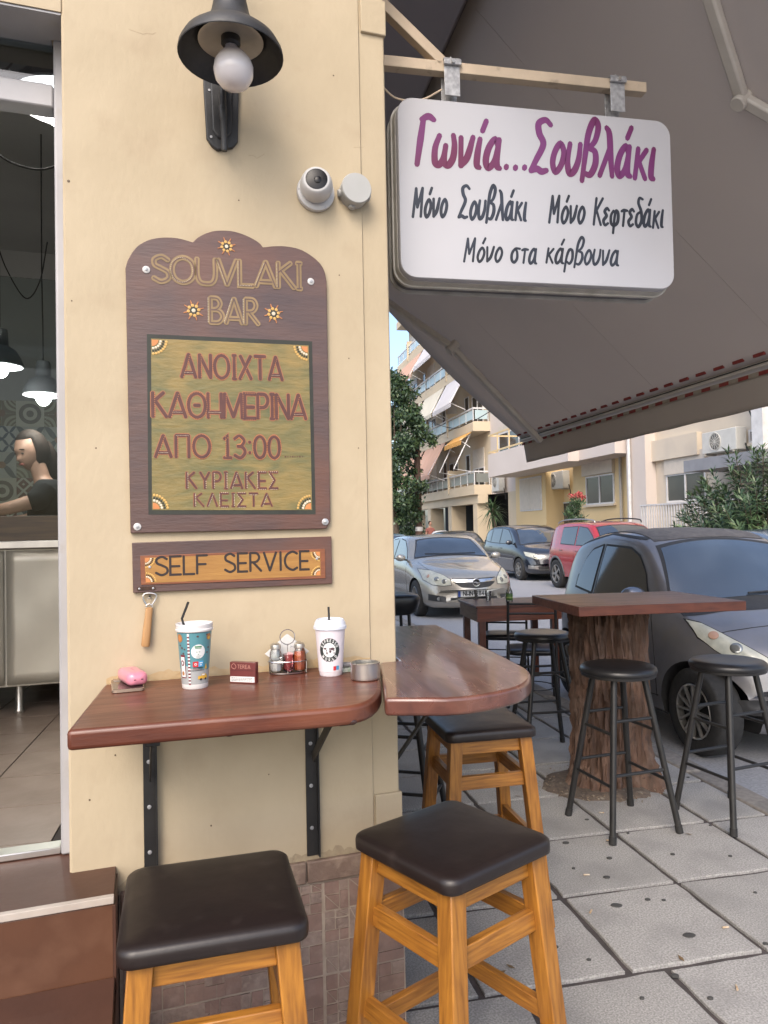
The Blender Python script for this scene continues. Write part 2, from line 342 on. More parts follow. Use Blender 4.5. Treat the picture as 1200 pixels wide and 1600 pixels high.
# ---------------------------------------------------------------- hand lettering: strokes swept into flat ribbons
def _c(*p): return ('c', list(p))
def _p(*p): return ('p', list(p))
UP = {
 'A': (.70, [_p((0,0),(.35,1)), _p((.35,1),(.70,0)), _p((.13,.20),(.57,.20))]),
 'B': (.52, [_p((0,0),(0,1)), _c((0,1),(.30,.97),(.42,.76),(.28,.56),(0,.52)), _c((0,.52),(.36,.49),(.52,.26),(.36,.03),(0,0))]),
 'C': (.66, [_c((.66,.88),(.40,1),(.10,.82),(0,.5),(.10,.18),(.40,0),(.66,.12))]),
 'D': (.60, [_p((0,0),(0,1)), _c((0,1),(.35,.95),(.58,.5),(.35,.05),(0,0))]),
 'E': (.48, [_p((.48,1),(0,1),(0,0),(.48,0)), _p((0,.46),(.42,.46))]),
 'F': (.46, [_p((.46,1),(0,1),(0,0)), _p((0,.52),(.40,.52))]),
 'H': (.58, [_p((0,0),(0,1)), _p((.58,0),(.58,1)), _p((0,.22),(.58,.22))]),
 'I': (.16, [_p((.08,0),(.08,1)), _p((0,0),(.16,0)), _p((0,1),(.16,1))]),
 'J': (.16, [_p((.08,0),(.08,1))]),
 'K': (.58, [_p((0,0),(0,1)), _p((.46,1),(0,.60)), _p((.10,.66),(.58,0))]),
 'L': (.48, [_p((0,1),(0,0),(.48,0))]),
 'M': (.82, [_p((0,0),(0.04,1)), _p((.04,1),(.42,.05)), _p((.42,.05),(.78,1)), _p((.78,1),(.82,0))]),
 'N': (.56, [_p((0,0),(0,1)), _p((0,1),(.56,0)), _p((.56,0),(.56,1))]),
 'O': (.74, [('o', [(.37,1),(.10,.85),(0,.5),(.10,.15),(.37,0),(.64,.15),(.74,.5),(.64,.85)])]),
 'P': (.46, [_p((0,0),(0,1)), _c((0,1),(.34,.97),(.46,.72),(.32,.48),(0,.44))]),
 'R': (.56, [_p((0,0),(0,1)), _c((0,1),(.34,.97),(.46,.74),(.32,.52),(0,.48)), _p((.14,.49),(.56,0))]),
 'S': (.52, [_c((.50,.86),(.28,1),(.05,.88),(.06,.66),(.27,.53),(.48,.38),(.50,.14),(.26,0),(.0,.14))]),
 'T': (.56, [_p((0,1),(.56,1)), _p((.28,1),(.28,0))]),
 'U': (.62, [_c((0,1),(0,.35),(.10,.06),(.31,0),(.52,.06),(.62,.35),(.62,1))]),
 'V': (.64, [_p((0,1),(.30,0)), _p((.30,0),(.64,1))]),
 'W': (.90, [_p((0,1),(.22,0)), _p((.22,0),(.45,.9)), _p((.45,.9),(.68,0)), _p((.68,0),(.90,1))]),
 'X': (.60, [_p((0,0),(.58,1)), _p((.04,1),(.60,0))]),
 'Y': (.56, [_p((.28,0),(.28,.5)), _p((.28,.5),(0,1)), _p((.28,.5),(.56,1))]),
 'Θ': (.74, [('o', [(.37,1),(.10,.85),(0,.5),(.10,.15),(.37,0),(.64,.15),(.74,.5),(.64,.85)]), _p((.25,.5),(.49,.5))]),
 'Π': (.58, [_p((0,0),(0,1)), _p((.58,1),(.58,0)), _p((0,1),(.58,1))]),
 'Σ': (.50, [_p((.50,1),(0,1),(.30,.52),(0,0),(.50,0))]),
 'Λ': (.62, [_p((0,0),(.32,1)), _p((.32,1),(.62,0))]),
 '0': (.48, [('o', [(.24,1),(.06,.85),(0,.5),(.06,.15),(.24,0),(.42,.15),(.48,.5),(.42,.85)])]),
 '1': (.30, [_p((.02,.86),(.16,1),(.16,0)), _p((0,0),(.32,0))]),
 '2': (.48, [_c((0,.80),(.22,1),(.46,.78),(.36,.48),(0,0)), _p((0,0),(.48,0))]),
 '3': (.46, [_c((0,.86),(.22,1),(.42,.80),(.32,.58),(.14,.53)), _c((.14,.53),(.36,.48),(.46,.25),(.26,0),(0,.12))]),
 '4': (.50, [_p((.36,0),(.36,1),(0,.28),(.50,.28))]),
 '8': (.46, [('o', [(.23,1),(.05,.80),(.23,.55),(.41,.80)]), ('o', [(.23,.53),(0,.26),(.23,0),(.46,.26)])]),
 ':': (.10, [_p((.05,.22),(.05,.27)), _p((.05,.70),(.05,.75))]),
 '.': (.10, [_p((.05,0),(.05,.05))]),
 '-': (.30, [_p((.02,.5),(.28,.5))]),
 ' ': (.30, []),
}
LO = {      # narrow slanted brush hand
 'Γ': (.36, [_p((.04,0),(.06,.55),(.08,1.0)), _c((.03,.96),(.20,1.03),(.36,.96))]),
 'Σ': (.46, [_c((.42,.98),(.26,1.08),(.08,1.0),(.12,.80),(.26,.58),(.10,.25),(-.02,.02)), _c((-.02,.02),(.14,.07),(.28,.02),(.42,.05))]),
 'Μ': (.52, [_p((0,0),(.06,.96)), _p((.06,.96),(.20,.32)), _p((.20,.32),(.40,.98)), _p((.40,.98),(.42,.02))]),
 'Κ': (.42, [_p((.02,0),(.06,.95)), _p((.40,.95),(.07,.45)), _p((.12,.5),(.40,0))]),
 'ω': (.54, [_c((.08,.62),(.0,.35),(.03,.06),(.14,0),(.24,.14),(.27,.42)), _c((.27,.42),(.27,.08),(.38,0),(.49,.15),(.50,.42),(.44,.64))]),
 'ν': (.34, [_p((0,.60),(.07,.0)), _c((.07,0),(.22,.20),(.32,.62))]),
 'ι': (.14, [_c((.06,.60),(.03,.30),(.04,.05),(.12,.0))]),
 'ί': (.16, [_c((.06,.60),(.03,.30),(.04,.05),(.12,.0)), _p((.10,.76),(.18,.98))]),
 'α': (.40, [_c((.30,.42),(.20,.60),(.05,.42),(.0,.15),(.09,0),(.24,.16),(.31,.60)), _c((.31,.60),(.29,.20),(.32,.04),(.40,.0))]),
 'ά': (.40, [_c((.30,.42),(.20,.60),(.05,.42),(.0,.15),(.09,0),(.24,.16),(.31,.60)), _c((.31,.60),(.29,.20),(.32,.04),(.40,.0)), _p((.22,.76),(.32,.98))]),
 'ο': (.30, [('o', [(.17,.58),(.04,.42),(0,.18),(.10,0),(.24,.14),(.29,.40)])]),
 'ό': (.30, [('o', [(.17,.58),(.04,.42),(0,.18),(.10,0),(.24,.14),(.29,.40)]), _p((.18,.76),(.27,.98))]),
 'υ': (.34, [_c((.03,.60),(.0,.25),(.08,.0),(.22,.06),(.31,.30),(.32,.60))]),
 'β': (.38, [_c((0,-.12),(.03,.40),(.07,.85),(.20,1.12),(.33,1.0),(.28,.72),(.12,.55)), _c((.12,.55),(.30,.48),(.34,.24),(.22,.02),(.04,.04))]),
 'λ': (.38, [_c((.08,.98),(.18,.85),(.27,.40),(.36,0)), _p((.22,.55),(0,0))]),
 'κ': (.34, [_p((.02,0),(.05,.60)), _p((.30,.58),(.05,.28)), _p((.10,.34),(.32,0))]),
 'ε': (.28, [_c((.26,.52),(.14,.60),(.03,.48),(.14,.33),(.0,.16),(.10,0),(.26,.07))]),
 'φ': (.44, [_c((.12,.52),(.0,.35),(.03,.08),(.20,0),(.38,.12),(.38,.42),(.26,.52),(.20,.30),(.18,-.28))]),
 'τ': (.32, [_c((0,.52),(.14,.56),(.32,.55)), _p((.16,.54),(.14,.0))]),
 'δ': (.34, [_c((.30,.98),(.12,1.02),(.08,.84),(.26,.55),(.32,.22),(.17,0),(.02,.14),(.05,.42),(.20,.52))]),
 'σ': (.42, [_c((.42,.56),(.18,.56),(.02,.36),(.04,.10),(.18,0),(.31,.16),(.28,.42),(.18,.55))]),
 'ρ': (.34, [_c((-.02,-.34),(.02,.26),(.12,.56),(.27,.52),(.31,.20),(.20,.0),(.05,.08))]),
 '.': (.14, [_p((.05,.02),(.07,.06))]),
 ' ': (.34, []),
}
def _strokes(s, font, gap, slant):
    x = 0; out = []
    for ch in s:
        w, st_ = font[ch]
        g = []
        for kind, pts in st_:
            if kind == 'c': q = catmull(pts, 6)
            elif kind == 'o': q = catmull(pts, 5, True) ; q = q + [q[0]]
            else: q = pts
            g.append((kind, [(x + px_ + slant*py_, py_) for px_, py_ in q]))
        out.append(g); x += w + gap
    return out, x - gap
def _ribbon(mb, q, wd, off, T, cap=True, taper=0.0):
    """continuous mitred strip for one stroke"""
    q = [Vector((a, b)) for a, b in q]
    closed = (q[0] - q[-1]).length < 1e-6
    n = len(q); L_, R_ = [], []
    for i in range(n):
        if closed: d0 = (q[i] - q[i-1]) if i > 0 else (q[0] - q[-2]); d1 = (q[i+1] - q[i]) if i < n-1 else (q[1] - q[0])
        else: d0 = q[i] - q[max(i-1, 0)]; d1 = q[min(i+1, n-1)] - q[i]
        if d0.length < 1e-9: d0 = d1
        if d1.length < 1e-9: d1 = d0
        d0 = d0.normalized(); d1 = d1.normalized(); t = (d0 + d1)
        t = t.normalized() if t.length > .2 else d1
        nn = Vector((-t.y, t.x)); k = 1 / max(nn.dot(Vector((-d1.y, d1.x))), .55)
        f = 1 - taper * (1 - math.sin(math.pi * min(max(i/(n-1), .06), .94))) if not closed else 1 - taper*.4
        L_.append(q[i] + nn*wd/2*k*f); R_.append(q[i] - nn*wd/2*k*f)
        if i == 0: e0 = -t
        if i == n-1: e1 = t
    P = [[T(a, off), T(b, off)] for a, b in zip(L_, R_)]
    if cap and not closed:
        P = [[T(L_[0]*.75 + R_[0]*.25 + e0*wd*.30, off), T(R_[0]*.75 + L_[0]*.25 + e0*wd*.30, off)]] + P + \
            [[T(L_[-1]*.75 + R_[-1]*.25 + e1*wd*.30, off), T(R_[-1]*.75 + L_[-1]*.25 + e1*wd*.30, off)]]
    mb.grid(P)
def write(s, font, p0, p1, h0, h1=None, wd=.1, off=.001, gap=.16, slant=0.0, cap=True, taper=0.0, sel=None, jit=0.0, step=5e-5):
    """letters between baseline points p0 and p1 (x, z) with cap height h0 at the left, h1 at the right; returns MB in local x/z, facing -y"""
    mb = MB(); S, W = _strokes(s, font, gap, slant); h1 = h1 or h0
    p0 = Vector(p0); p1 = Vector(p1); rr = random.Random(len(s)*7+int(W*100))
    def T(v, o):
        t = v.x / W; b = p0.lerp(p1, t); h = h0 + (h1-h0)*t
        return (b.x, -o, b.y + v.y*h)
    sc_x = (p1 - p0).length / W
    asp = sc_x / h0
    for g in S:
        dy = (rr.random()-.5)*jit
        for i, (k, q) in enumerate(g):
            if sel and not sel(i, k): continue
            # work in a space where x is scaled to match height, so stroke width stays even
            q2 = [(a*asp, b + dy) for a, b in q]
            def T2(v, o, T=T): return T(Vector((v.x/asp, v.y)), o)
            _ribbon(mb, q2, wd, off + i*step, T2, cap, taper)
    return mb
def dots_along(s, font, p0, p1, h, stroke, dx, spacing, r, off, gap=.16, skip=1, only=None):
    mb = MB(); S, W = _strokes(s, font, gap, 0); p0 = Vector(p0); p1 = Vector(p1)
    for gi, g in enumerate(S):
        if only is not None and gi not in only: continue
        if len(g) <= stroke: continue
        k, q = g[stroke]
        q = [Vector((a/W, b)) for a, b in q]
        pts = [Vector(((p0.lerp(p1, a.x)).x, (p0.lerp(p1, a.x)).y + a.y*h)) for a in q]
        for i in range(len(pts)-1):
            a, b = pts[i], pts[i+1]; d = (b-a)
            if d.length < 1e-6: continue
            nn = Vector((-d.y, d.x)).normalized()*dx; m_ = max(int(d.length/spacing), 1)
            for j in range(m_):
                c = a + d*((j+.5)/m_) + nn
                disc(mb, c.x, c.y, r, off)
    return mb
def disc(mb, x, z, r, off, n=7, th=.0007):
    ring = lambda rr, o: [(x + rr*math.cos(2*math.pi*k/n), -o, z + rr*math.sin(2*math.pi*k/n)) for k in range(n)]
    mb.loft([ring(r, off), ring(r, off+th*.5), ring(r*.6, off+th)], True)

# ================================================================ GROUND
sheet = MB(); sheet.box(-150, 150, -60, 300, -1.0, -.13)
road = struct('road', sheet, G['asphalt']); road.rotation_euler = (0, 0, SY)
A_K = 2.77                                           # kerb face
bm_ = MB(); bm_.box(-6, A_K-.155, -4, 60, -.14, -.012)
sidewalk = struct('sidewalk', bm_, G['joint']); sidewalk.rotation_euler = (0, 0, SY)
A0, B0, PIT = 1.262, 2.722, .507
def slab_mesh(w, d, k):
    mb = MB(); r_ = random.Random(k)
    n = 7
    pts = []
    for (sx, sy, ex, ey) in ((-1,-1,1,-1),(1,-1,1,1),(1,1,-1,1),(-1,1,-1,-1)):
        for i in range(n):
            t = i/n; x = sx+(ex-sx)*t; y = sy+(ey-sy)*t
            j = (r_.random())*.006
            pts.append((x*(w/2-j), y*(d/2-j)))
    ins = [(x*(1-.006/w), y*(1-.006/d)) for x, y in pts]
    mb.loft([[(x, y, -.03) for x, y in pts], [(x, y, -.002) for x, y in pts], [(x, y, 0) for x, y in ins]])
    me = mb.mesh('slab', G['slab'] if k % 2 else G['slab2'], 30); recalc(me); return me
cols = [(A0+PIT*i, A0+PIT*(i+1)) for i in range(-3, 2)] + [(A0+2*PIT, A_K-.155)]
meshes = {}
for j in range(-5, 30):
    b0, b1 = B0 + PIT*j, B0 + PIT*(j+1)
    sh = .126 if j < -1 else 0
    for ci, (a0, a1) in enumerate(cols):
        a0s, a1s = a0 + (sh if ci else 0), a1 + (sh if ci < len(cols)-1 else 0)
        if a1s > A_K-.155: a1s = A_K-.155
        w = round(a1s-a0s-.020, 3); d = round(PIT-.020, 3)
        if w < .05: continue
        if a1s < .5 and b0 > 2.15: continue
        key = (w, (j*3+ci) % 5)
        if key not in meshes: meshes[key] = slab_mesh(w, d, (j*3+ci) % 5 + 10)
        o = bpy.data.objects.new('slab', meshes[key]); C.objects.link(o); o.parent = sidewalk
        o.location = ((a0s+a1s)/2, (b0+b1)/2, random.uniform(-.002, .0015))
        o.rotation_euler = (random.uniform(-.003,.003), random.uniform(-.003,.003), random.uniform(-.006,.006))
kerb = struct('kerb', MB().box(A_K-.150, A_K-.01, -4, 60, -.3, -.02), G['joint']); kerb.rotation_euler = (0, 0, SY)
km = MB().box(-.075, .075, -.49, .49, -.25, .0)
kme = km.mesh('kerb_stone', G['kerb']); recalc(kme)
for j in range(26):
    o = bpy.data.objects.new('kerb_stone', kme); C.objects.link(o); o.parent = kerb
    o.location = (A_K-.075, -2.6 + j*1.0, random.uniform(-.003, .002))
    md = o.modifiers.new('bevel', 'BEVEL'); md.width = .012; md.segments = 2
# far pavement
fs = struct('far_sidewalk', MB().box(9.75, 12.9, -4, 120, -.14, .0), G['kerb']); fs.rotation_euler = (0, 0, SY)
# old chewing gum on the slabs
mb = MB()
for (px, py, w) in [(963,1415,.016),(1077,1462,.017),(948,1371,.011),(884,1317,.011),(952,1341,.010),(896,1357,.006),(1051,1335,.008),
                    (1012,1406,.009),(1037,1407,.007),(838,1264,.006),(917,1281,.008),(1141,1338,.007),(1196,1475,.008),(1055,1525,.01),(981,1302,.005),
                    (868,1480,.008),(1110,1560,.007),(1003,1560,.006),(920,1500,.006),(1180,1395,.006),(1110,1290,.006),(1075,1215,.007)]:
    p = Pz(px, py, .0); rr = random.Random(px)
    ring = [(p.x + w*(1+.25*rr.random())*1.15*math.cos(t*math.pi/5), p.y + w*(1+.25*rr.random())*.8*math.sin(t*math.pi/5)) for t in range(10)]
    mb.loft([[(x, y, -.002) for x, y in ring], [(x, y, .0035) for x, y in ring], [(p.x+(x-p.x)*.7, p.y+(y-p.y)*.7, .0045) for x, y in ring]])
o = obj('chewing_gum_spots', mb, G['gum'], sidewalk); o['kind'] = 'stuff'; o.rotation_euler = (0, 0, -SY)

# ================================================================ SHOP BUILDING
shop = thing('shop_building', 'cream plastered corner shop wall that carries the menu board, lamp and sign', 'building', WO, WY)
PLZ = .556                                            # top of the tiled plinth
def inv_w(p):                                         # world -> shop local (x along the front, y into the wall)
    d = p - WO; return (d.dot(wU), -d.dot(wN))
uL, _ = Pw(104, 900)
p = Ppl(606, 1028, WO, wN); 
corner = WO + wU * 0.047                              # outer corner of the building
ucx, _y = inv_w(corner)
sd_ = (sS.dot(wU), -sS.dot(wN))                       # direction of the side wall in local coordinates
def sidep(t, k=0.0): return (ucx + sd_[0]*t - sd_[1]*k, sd_[1]*t + sd_[0]*k)   # k pushes inward
OPEN_L = uL - 1.15
OPEN_T = Pw(60, 12)[1]
TH = .26
mb = MB()
# pier with slightly uneven rounded edge, and side wall
strip = -.030
inner = [sidep(9, TH), sidep(.30, TH)]
poly = [(uL+.006, .0), (strip-.004, .0), (strip, .006), (ucx-.004, .006), (ucx, .010)] + [sidep(9)] + inner + [(uL, TH), (uL, .006)]
mb.prism(poly, PLZ-.01, 5.2)
mb.prism([(uL-.0, .0), (uL, TH), (OPEN_L, TH), (OPEN_L, 0)], OPEN_T, 5.2)          # lintel wall
mb.prism([(OPEN_L-.001, .0), (OPEN_L-.001, TH), (OPEN_L-2.6, TH), (OPEN_L-2.6, 0)], PLZ, 5.2)
obj('plaster_wall', mb, G['plaster'], shop, smooth=30)
# small proud band round the corner strip, near the lamp and near the floor
mb = MB(); z1 = Pw(600, 55)[1]
mb.box(strip+.004, ucx+.004, -.003, .02, z1-.003, z1+.10)
obj('corner_band', mb, G['plaster2'], shop, bevel=.003)
z2 = Pw(600, 1240)[1]
mb = MB().box(strip+.003, ucx+.006, -.003, .02, PLZ, z2)
obj('corner_band', mb, G['plaster2'], shop, bevel=.003)
# hairline cracks
mb = MB()
for pts in ([(203,47),(225,54),(240,52)],[(392,243),(402,246),(410,242)],[(556,232),(566,229)]):
    q = []
    for (x, y) in pts:
        for _ in range(2): q.append((x + random.uniform(-4, 4), y + random.uniform(-2, 2)))
    q.sort()
    w3 = [Pw(x, y) for x, y in q]
    mb.tube([(u, -.0002, z) for u, z in w3], .0003, 4)
obj('plaster_crack', mb, pmat('crack_shade', (.36,.27,.17)), shop)
# ochre sealant stain above the tabletop, grime along the foot of the plaster, small holes
mb = MB(); rr = random.Random(8); xa = Pw(166, 1066)[0]; xb = strip-.004; top_ = []; n = 60
for i in range(n+1): top_.append((xa+(xb-xa)*i/n, 1.081 + .012 + .014*abs(math.sin(i*.37)) * rr.uniform(.5, 1.1)))
mb.grid([[(x, -.0007, 1.079) for x, z in top_], [(x, -.0007, z) for x, z in top_]])
obj('sealant_stain', mb, pmat('ochre_sealant', (.43,.30,.155), (.46,.355,.215), 30, .8, .3, 60), shop, fix=False)
mb = MB(); xa = uL+.012; xb = strip-.004; top_ = []
for i in range(91): top_.append((xa+(xb-xa)*i/90, PLZ + .012 + .022*rr.random()*abs(math.sin(i*.21+1))))
mb.grid([[(x, -.0006, PLZ-.004) for x, z in top_], [(x, -.0006, z) for x, z in top_]])
obj('foot_grime', mb, pmat('plaster_grime', (.30,.24,.165), (.40,.33,.22), 40, .9, .4, 70), shop, fix=False)
mb = MB()
for (px, py, w) in ((107,283,.0026),(521,118,.0016),(373,313,.0015),(112,470,.0014),(150,700,.0015),(545,560,.0015),(560,700,.0013),(530,430,.0014),(180,1180,.0018),(420,1210,.0014),(140,1250,.002),(330,1290,.0018)):
    u_, z_ = Pw(px, py); mb.lathe([(w,0),(w*.7,.0006)], (0,0,0), 7); mb.v[-14:] = [(u_+x*(1+.6*rr.random()), -.0004-z, z_+y*1.5) for x, y, z in mb.v[-14:]]
o = obj('wall_speck', mb, pmat('dark_speck', (.12,.085,.05)), shop); o['kind'] = 'stuff'
# plinth core and tiles
mb = MB()
_pn = Pz(178, 1404, .62); sR = (_pn - WO).dot(wU); PL_L = sR + .006
plp = [(PL_L, -.004), (ucx+.004, -.004), sidep(9, -.006), sidep(9, TH), (PL_L, TH)]
mb.prism(plp, -.13, PLZ-.002)
obj('plinth', mb, G['grout_light'], shop, smooth=0)
def mosaic_tile(name, w, h, seed):
    rr = random.Random(seed); mb = MB(); g = .0035
    def split(x0, x1, z0, z1, d):
        W_, H_ = x1-x0, z1-z0
        if d == 0 or max(W_, H_) < .05 or (d < 3 and rr.random() < .22):
            t = rr.uniform(.0020, .0040); mb.cur = 0 if rr.random() < .68 else 1
            if rr.random() < .18:
                for (tri) in (((x0+g,z0+g),(x1-g,z0+g),(x0+g,z1-g)), ((x1-g*.4,z0+g*1.6),(x1-g*.4,z1-g),(x0+g*1.6,z1-g*.4))):
                    mb.prism([(a, b) for a, b in tri], 0, -t, axis='y')
            else: mb.box(x0+g/2, x1-g/2, -t, 0, z0+g/2, z1-g/2)
            return
        k = rr.uniform(.35, .65)
        if W_*rr.uniform(.7, 1.3) > H_: split(x0, x0+W_*k, z0, z1, d-1); split(x0+W_*k, x1, z0, z1, d-1)
        else: split(x0, x1, z0, z0+H_*k, d-1); split(x0, x1, z0+H_*k, z1, d-1)
    # a 3 x 3 arrangement like crazy mosaic printed relief, split further
    xs = [0, w*.30, w*.66, w]; zs = [0, h*.34, h*.68, h]
    for i in range(3):
        for j in range(3): split(xs[i], xs[i+1], zs[j], zs[j+1], rr.choice([1, 2, 3, 4]))
    me = mb.mesh(name, [G['mosaic'], G['mosaic2']], 0); recalc(me); return me
TW = .325
tile_me = [mosaic_tile('tile', TW-.006, .25, k) for k in range(4)]
u = ucx + .002; col_ = 0
zt0 = PLZ - .062
uR = [ucx + .002]
uu = Pw(505, 1450)[0]
xs_ = [uu + TW*k for k in range(-3, 2)]
for ci, x in enumerate(xs_):
    if x < PL_L - .15: continue
    for r_ in range(3):
        if x + TW > ucx + .02:
            wd_ = ucx + .002 - x
            if wd_ < .02: continue
            me = mosaic_tile('tile', wd_-.004, .25, 20+r_)
        else: me = tile_me[(ci*2+r_*3) % 4]
        x_ = max(x, PL_L+.003)
        o = bpy.data.objects.new('tile', me); C.objects.link(o); o.parent = shop
        o.location = (x_+.003, -.004, zt0 - .253*(r_+1))
mb0 = None
for k in range(4):
    x0 = PL_L + .003 + k*.24; x1 = min(x0 + .237, ucx+.002)
    if x1 - x0 < .02: break
    obj('border_tile', MB().box(x0, x1, -.016, 0, PLZ-.058, PLZ+.001), G['border_tile'], shop, bevel=.004)

# door frame (white), transom
frame = thing('door_frame', 'white painted door frame with glazed transom left of the cream wall', 'door frame', WO, WY)
FY = .115
j0 = Pw(88, 600, -FY)[0]; j1 = uL + .004
zt = Pw(60, 26, -.05)[1]; zth = .665
mb = MB().box(j0, j1+.02, FY, FY+.07, .621, OPEN_T-.001)
obj('jamb', mb, G['white_paint'], frame, bevel=.006)
obj('jamb', MB().box(OPEN_L+.001, OPEN_L+.05, FY, FY+.07, .621, OPEN_T-.001), G['white_paint'], frame, bevel=.006)
zA = Pw(40, 45, -FY)[1]; zB = Pw(40, 123, -FY)[1]; zC = Pw(40, 160, -FY)[1]
obj('head_rail', MB().box(OPEN_L+.051, j0-.001, FY, FY+.07, zA, OPEN_T-.001), G['white_paint'], frame, bevel=.006)
obj('head_reveal', MB().box(OPEN_L+.051, uL-.001, .004, FY-.001, OPEN_T-.006, OPEN_T-.001), G['white_paint'], frame)
obj('transom_rail', MB().box(OPEN_L+.051, j0-.001, FY+.005, FY+.065, zC, zB), G['white_paint'], frame, bevel=.005)
G['pane'] = glassmat('window_glass', (.80,.85,.85), .04, ior=1.22)
G['pane_dark'] = glassmat('tinted_glass', (.45,.48,.50), .10)
obj('transom_pane', MB().box(OPEN_L+.052, j0-.002, FY+.032, FY+.038, zB+.001, zA-.001), G['pane_dark'], frame)
obj('threshold', MB().box(OPEN_L+.051, j0-.001, FY+.01, FY+.06, .621, .640), G['steel'], frame, bevel=.003)

# steps
stp = thing('entrance_steps', 'brown tiled entrance steps with a pale nosing strip below the shop door', 'steps', WO, WY)
d1 = -(Pz(120, 1411, .62) - WO).dot(wN)   # local y of the nosing (negative = outward)
yN = -abs(d1)
SL = OPEN_L - .7
mb = MB(); mb.box(SL, sR-.006, yN+.012, .16, -.13, .606); mb.box(SL, sR-.006, yN-.30, yN+.011, -.13, .424); mb.box(SL, sR-.006, yN-.62, yN-.301, -.13, .225)
obj('step_core', mb, G['grout_dark'], stp)
TS = .46
for k in range(5):
    x1 = sR - k*TS; x0 = max(x1 - TS + .004, SL)
    if x1 < SL + .05: break
    obj('landing_tile', MB().box(x0, x1, yN+.014, .16, .606, .62), G['brown_tile2' if k % 2 == 0 else 'brown_tile'], stp, bevel=.002)
    obj('riser_tile', MB().box(x0, x1, yN+.0, yN+.012, .430, .604), G['brown_tile'], stp, bevel=.002)
    obj('tread_tile', MB().box(x0, x1, yN-.30, yN-.001, .424, .438), G['brown_tile2'], stp, bevel=.002)
    obj('riser_tile', MB().box(x0, x1, yN-.314, yN-.302, .235, .422), G['brown_tile'], stp, bevel=.002)
    obj('tread_tile', MB().box(x0, x1, yN-.62, yN-.315, .225, .239), G['brown_tile2'], stp, bevel=.002)
    obj('riser_tile', MB().box(x0, x1, yN-.634, yN-.622, 0.0, .222), G['brown_tile'], stp, bevel=.002)
obj('nosing_strip', MB().box(SL, sR, yN-.004, yN+.013, .6055, .6225), pmat('pale_nosing', (.46,.41,.36), (.36,.31,.27), 12, .5), stp, bevel=.002)
obj('side_tile', MB().box(sR-.006, sR+.004, yN-.62, .0, -.13, .40), G['brown_tile2'], stp, bevel=.002)
obj('side_tile', MB().box(sR-.006, sR+.004, yN-.0, .0, .404, .602), G['brown_tile2'], stp, bevel=.002)

# balcony soffit above (a storey further up), seen top centre
bal = MB(); bal.box(.475, 1.17, -.6, 12, 4.0, 4.18)
so = obj('balcony_slab', bal, G['soffit']); so.rotation_euler = (0,0,SY); so.parent = None
tag(so, 'grey underside of the balcony slab above the shop sign bracket', 'balcony')
# upper storeys of the shop building, above the awning
mb = MB(); mb.box(-6, .474, 2.06, 12, 5.2, 9.0)
ub = obj('upper_wall', mb, G['plaster2']); ub.rotation_euler = (0, 0, SY)
ub.parent = shop; ub.matrix_parent_inverse = (Matrix.Translation(WO) @ Matrix.Rotation(WY, 4, 'Z')).inverted()

# ================================================================ SHOP INTERIOR
room = thing('shop_room', 'dim shop interior with grey walls and patterned wall tiles behind the doorway', 'room', WO, WY)
RF = .632; RD = 4.5
G['room_grey'] = pmat('grey_wall_paint', (.34,.34,.33), (.30,.30,.29), 2, .7)
mb = MB(); mb.box(-3.3, uL+.33, TH+RD, TH+RD+.1, .5, 3.9)
mb.box(uL+.25, uL+.33, TH+.01, TH+RD, .5, 3.9); mb.box(-3.3, -3.2, TH+.01, TH+RD, .5, 3.9)
obj('wall', mb, G['room_grey'], room)
obj('ceiling', MB().box(-3.3, uL+.33, TH+.01, TH+RD, 3.85, 3.95), G['room_grey'], room)
obj('floor_bed', MB().box(-3.2, uL+.25, .165, TH+RD, .5, RF-.004), G['grout_dark'], room)
# floor tiles laid on the diagonal of the street grid
ft = MB().box(-.1475, .1475, -.1475, .1475, -.012, 0).mesh('floor_tile', G['shop_tile']); recalc(ft)
rotf = SY - WY
cf, sf = math.cos(rotf), math.sin(rotf)
def floor_clip(poly, y0):
    out = []
    for i in range(len(poly)):
        p, q = poly[i], poly[(i+1) % len(poly)]
        if p[1] >= y0: out.append(p)
        if (p[1] >= y0) != (q[1] >= y0):
            t = (y0-p[1])/(q[1]-p[1]); out.append((p[0]+(q[0]-p[0])*t, y0))
    return out
for i in range(-9, 4):
    for j in range(-8, 16):
        w = st(-.48 + .30*i + .15, 2.76 + .30*j + .15) - WO; x, y = w.dot(wU), -w.dot(wN)
        if not (-3.0 < x < uL+.10 and y < TH+RD-.25): continue
        qd = [(x + dx*cf - dy*sf, y + dx*sf + dy*cf) for dx, dy in ((-.1475,-.1475),(.1475,-.1475),(.1475,.1475),(-.1475,.1475))]
        if max(q_[1] for q_ in qd) < .20: continue
        if min(q_[1] for q_ in qd) < .172:
            pc = floor_clip(qd, .172)
            if len(pc) < 3: continue
            obj('floor_tile', MB().prism(pc, RF-.012, RF), G['shop_tile'], room, smooth=0)
        else:
            o = bpy.data.objects.new('floor_tile', ft); C.objects.link(o); o.parent = room; o.location = (x, y, RF); o.rotation_euler = (0, 0, rotf)
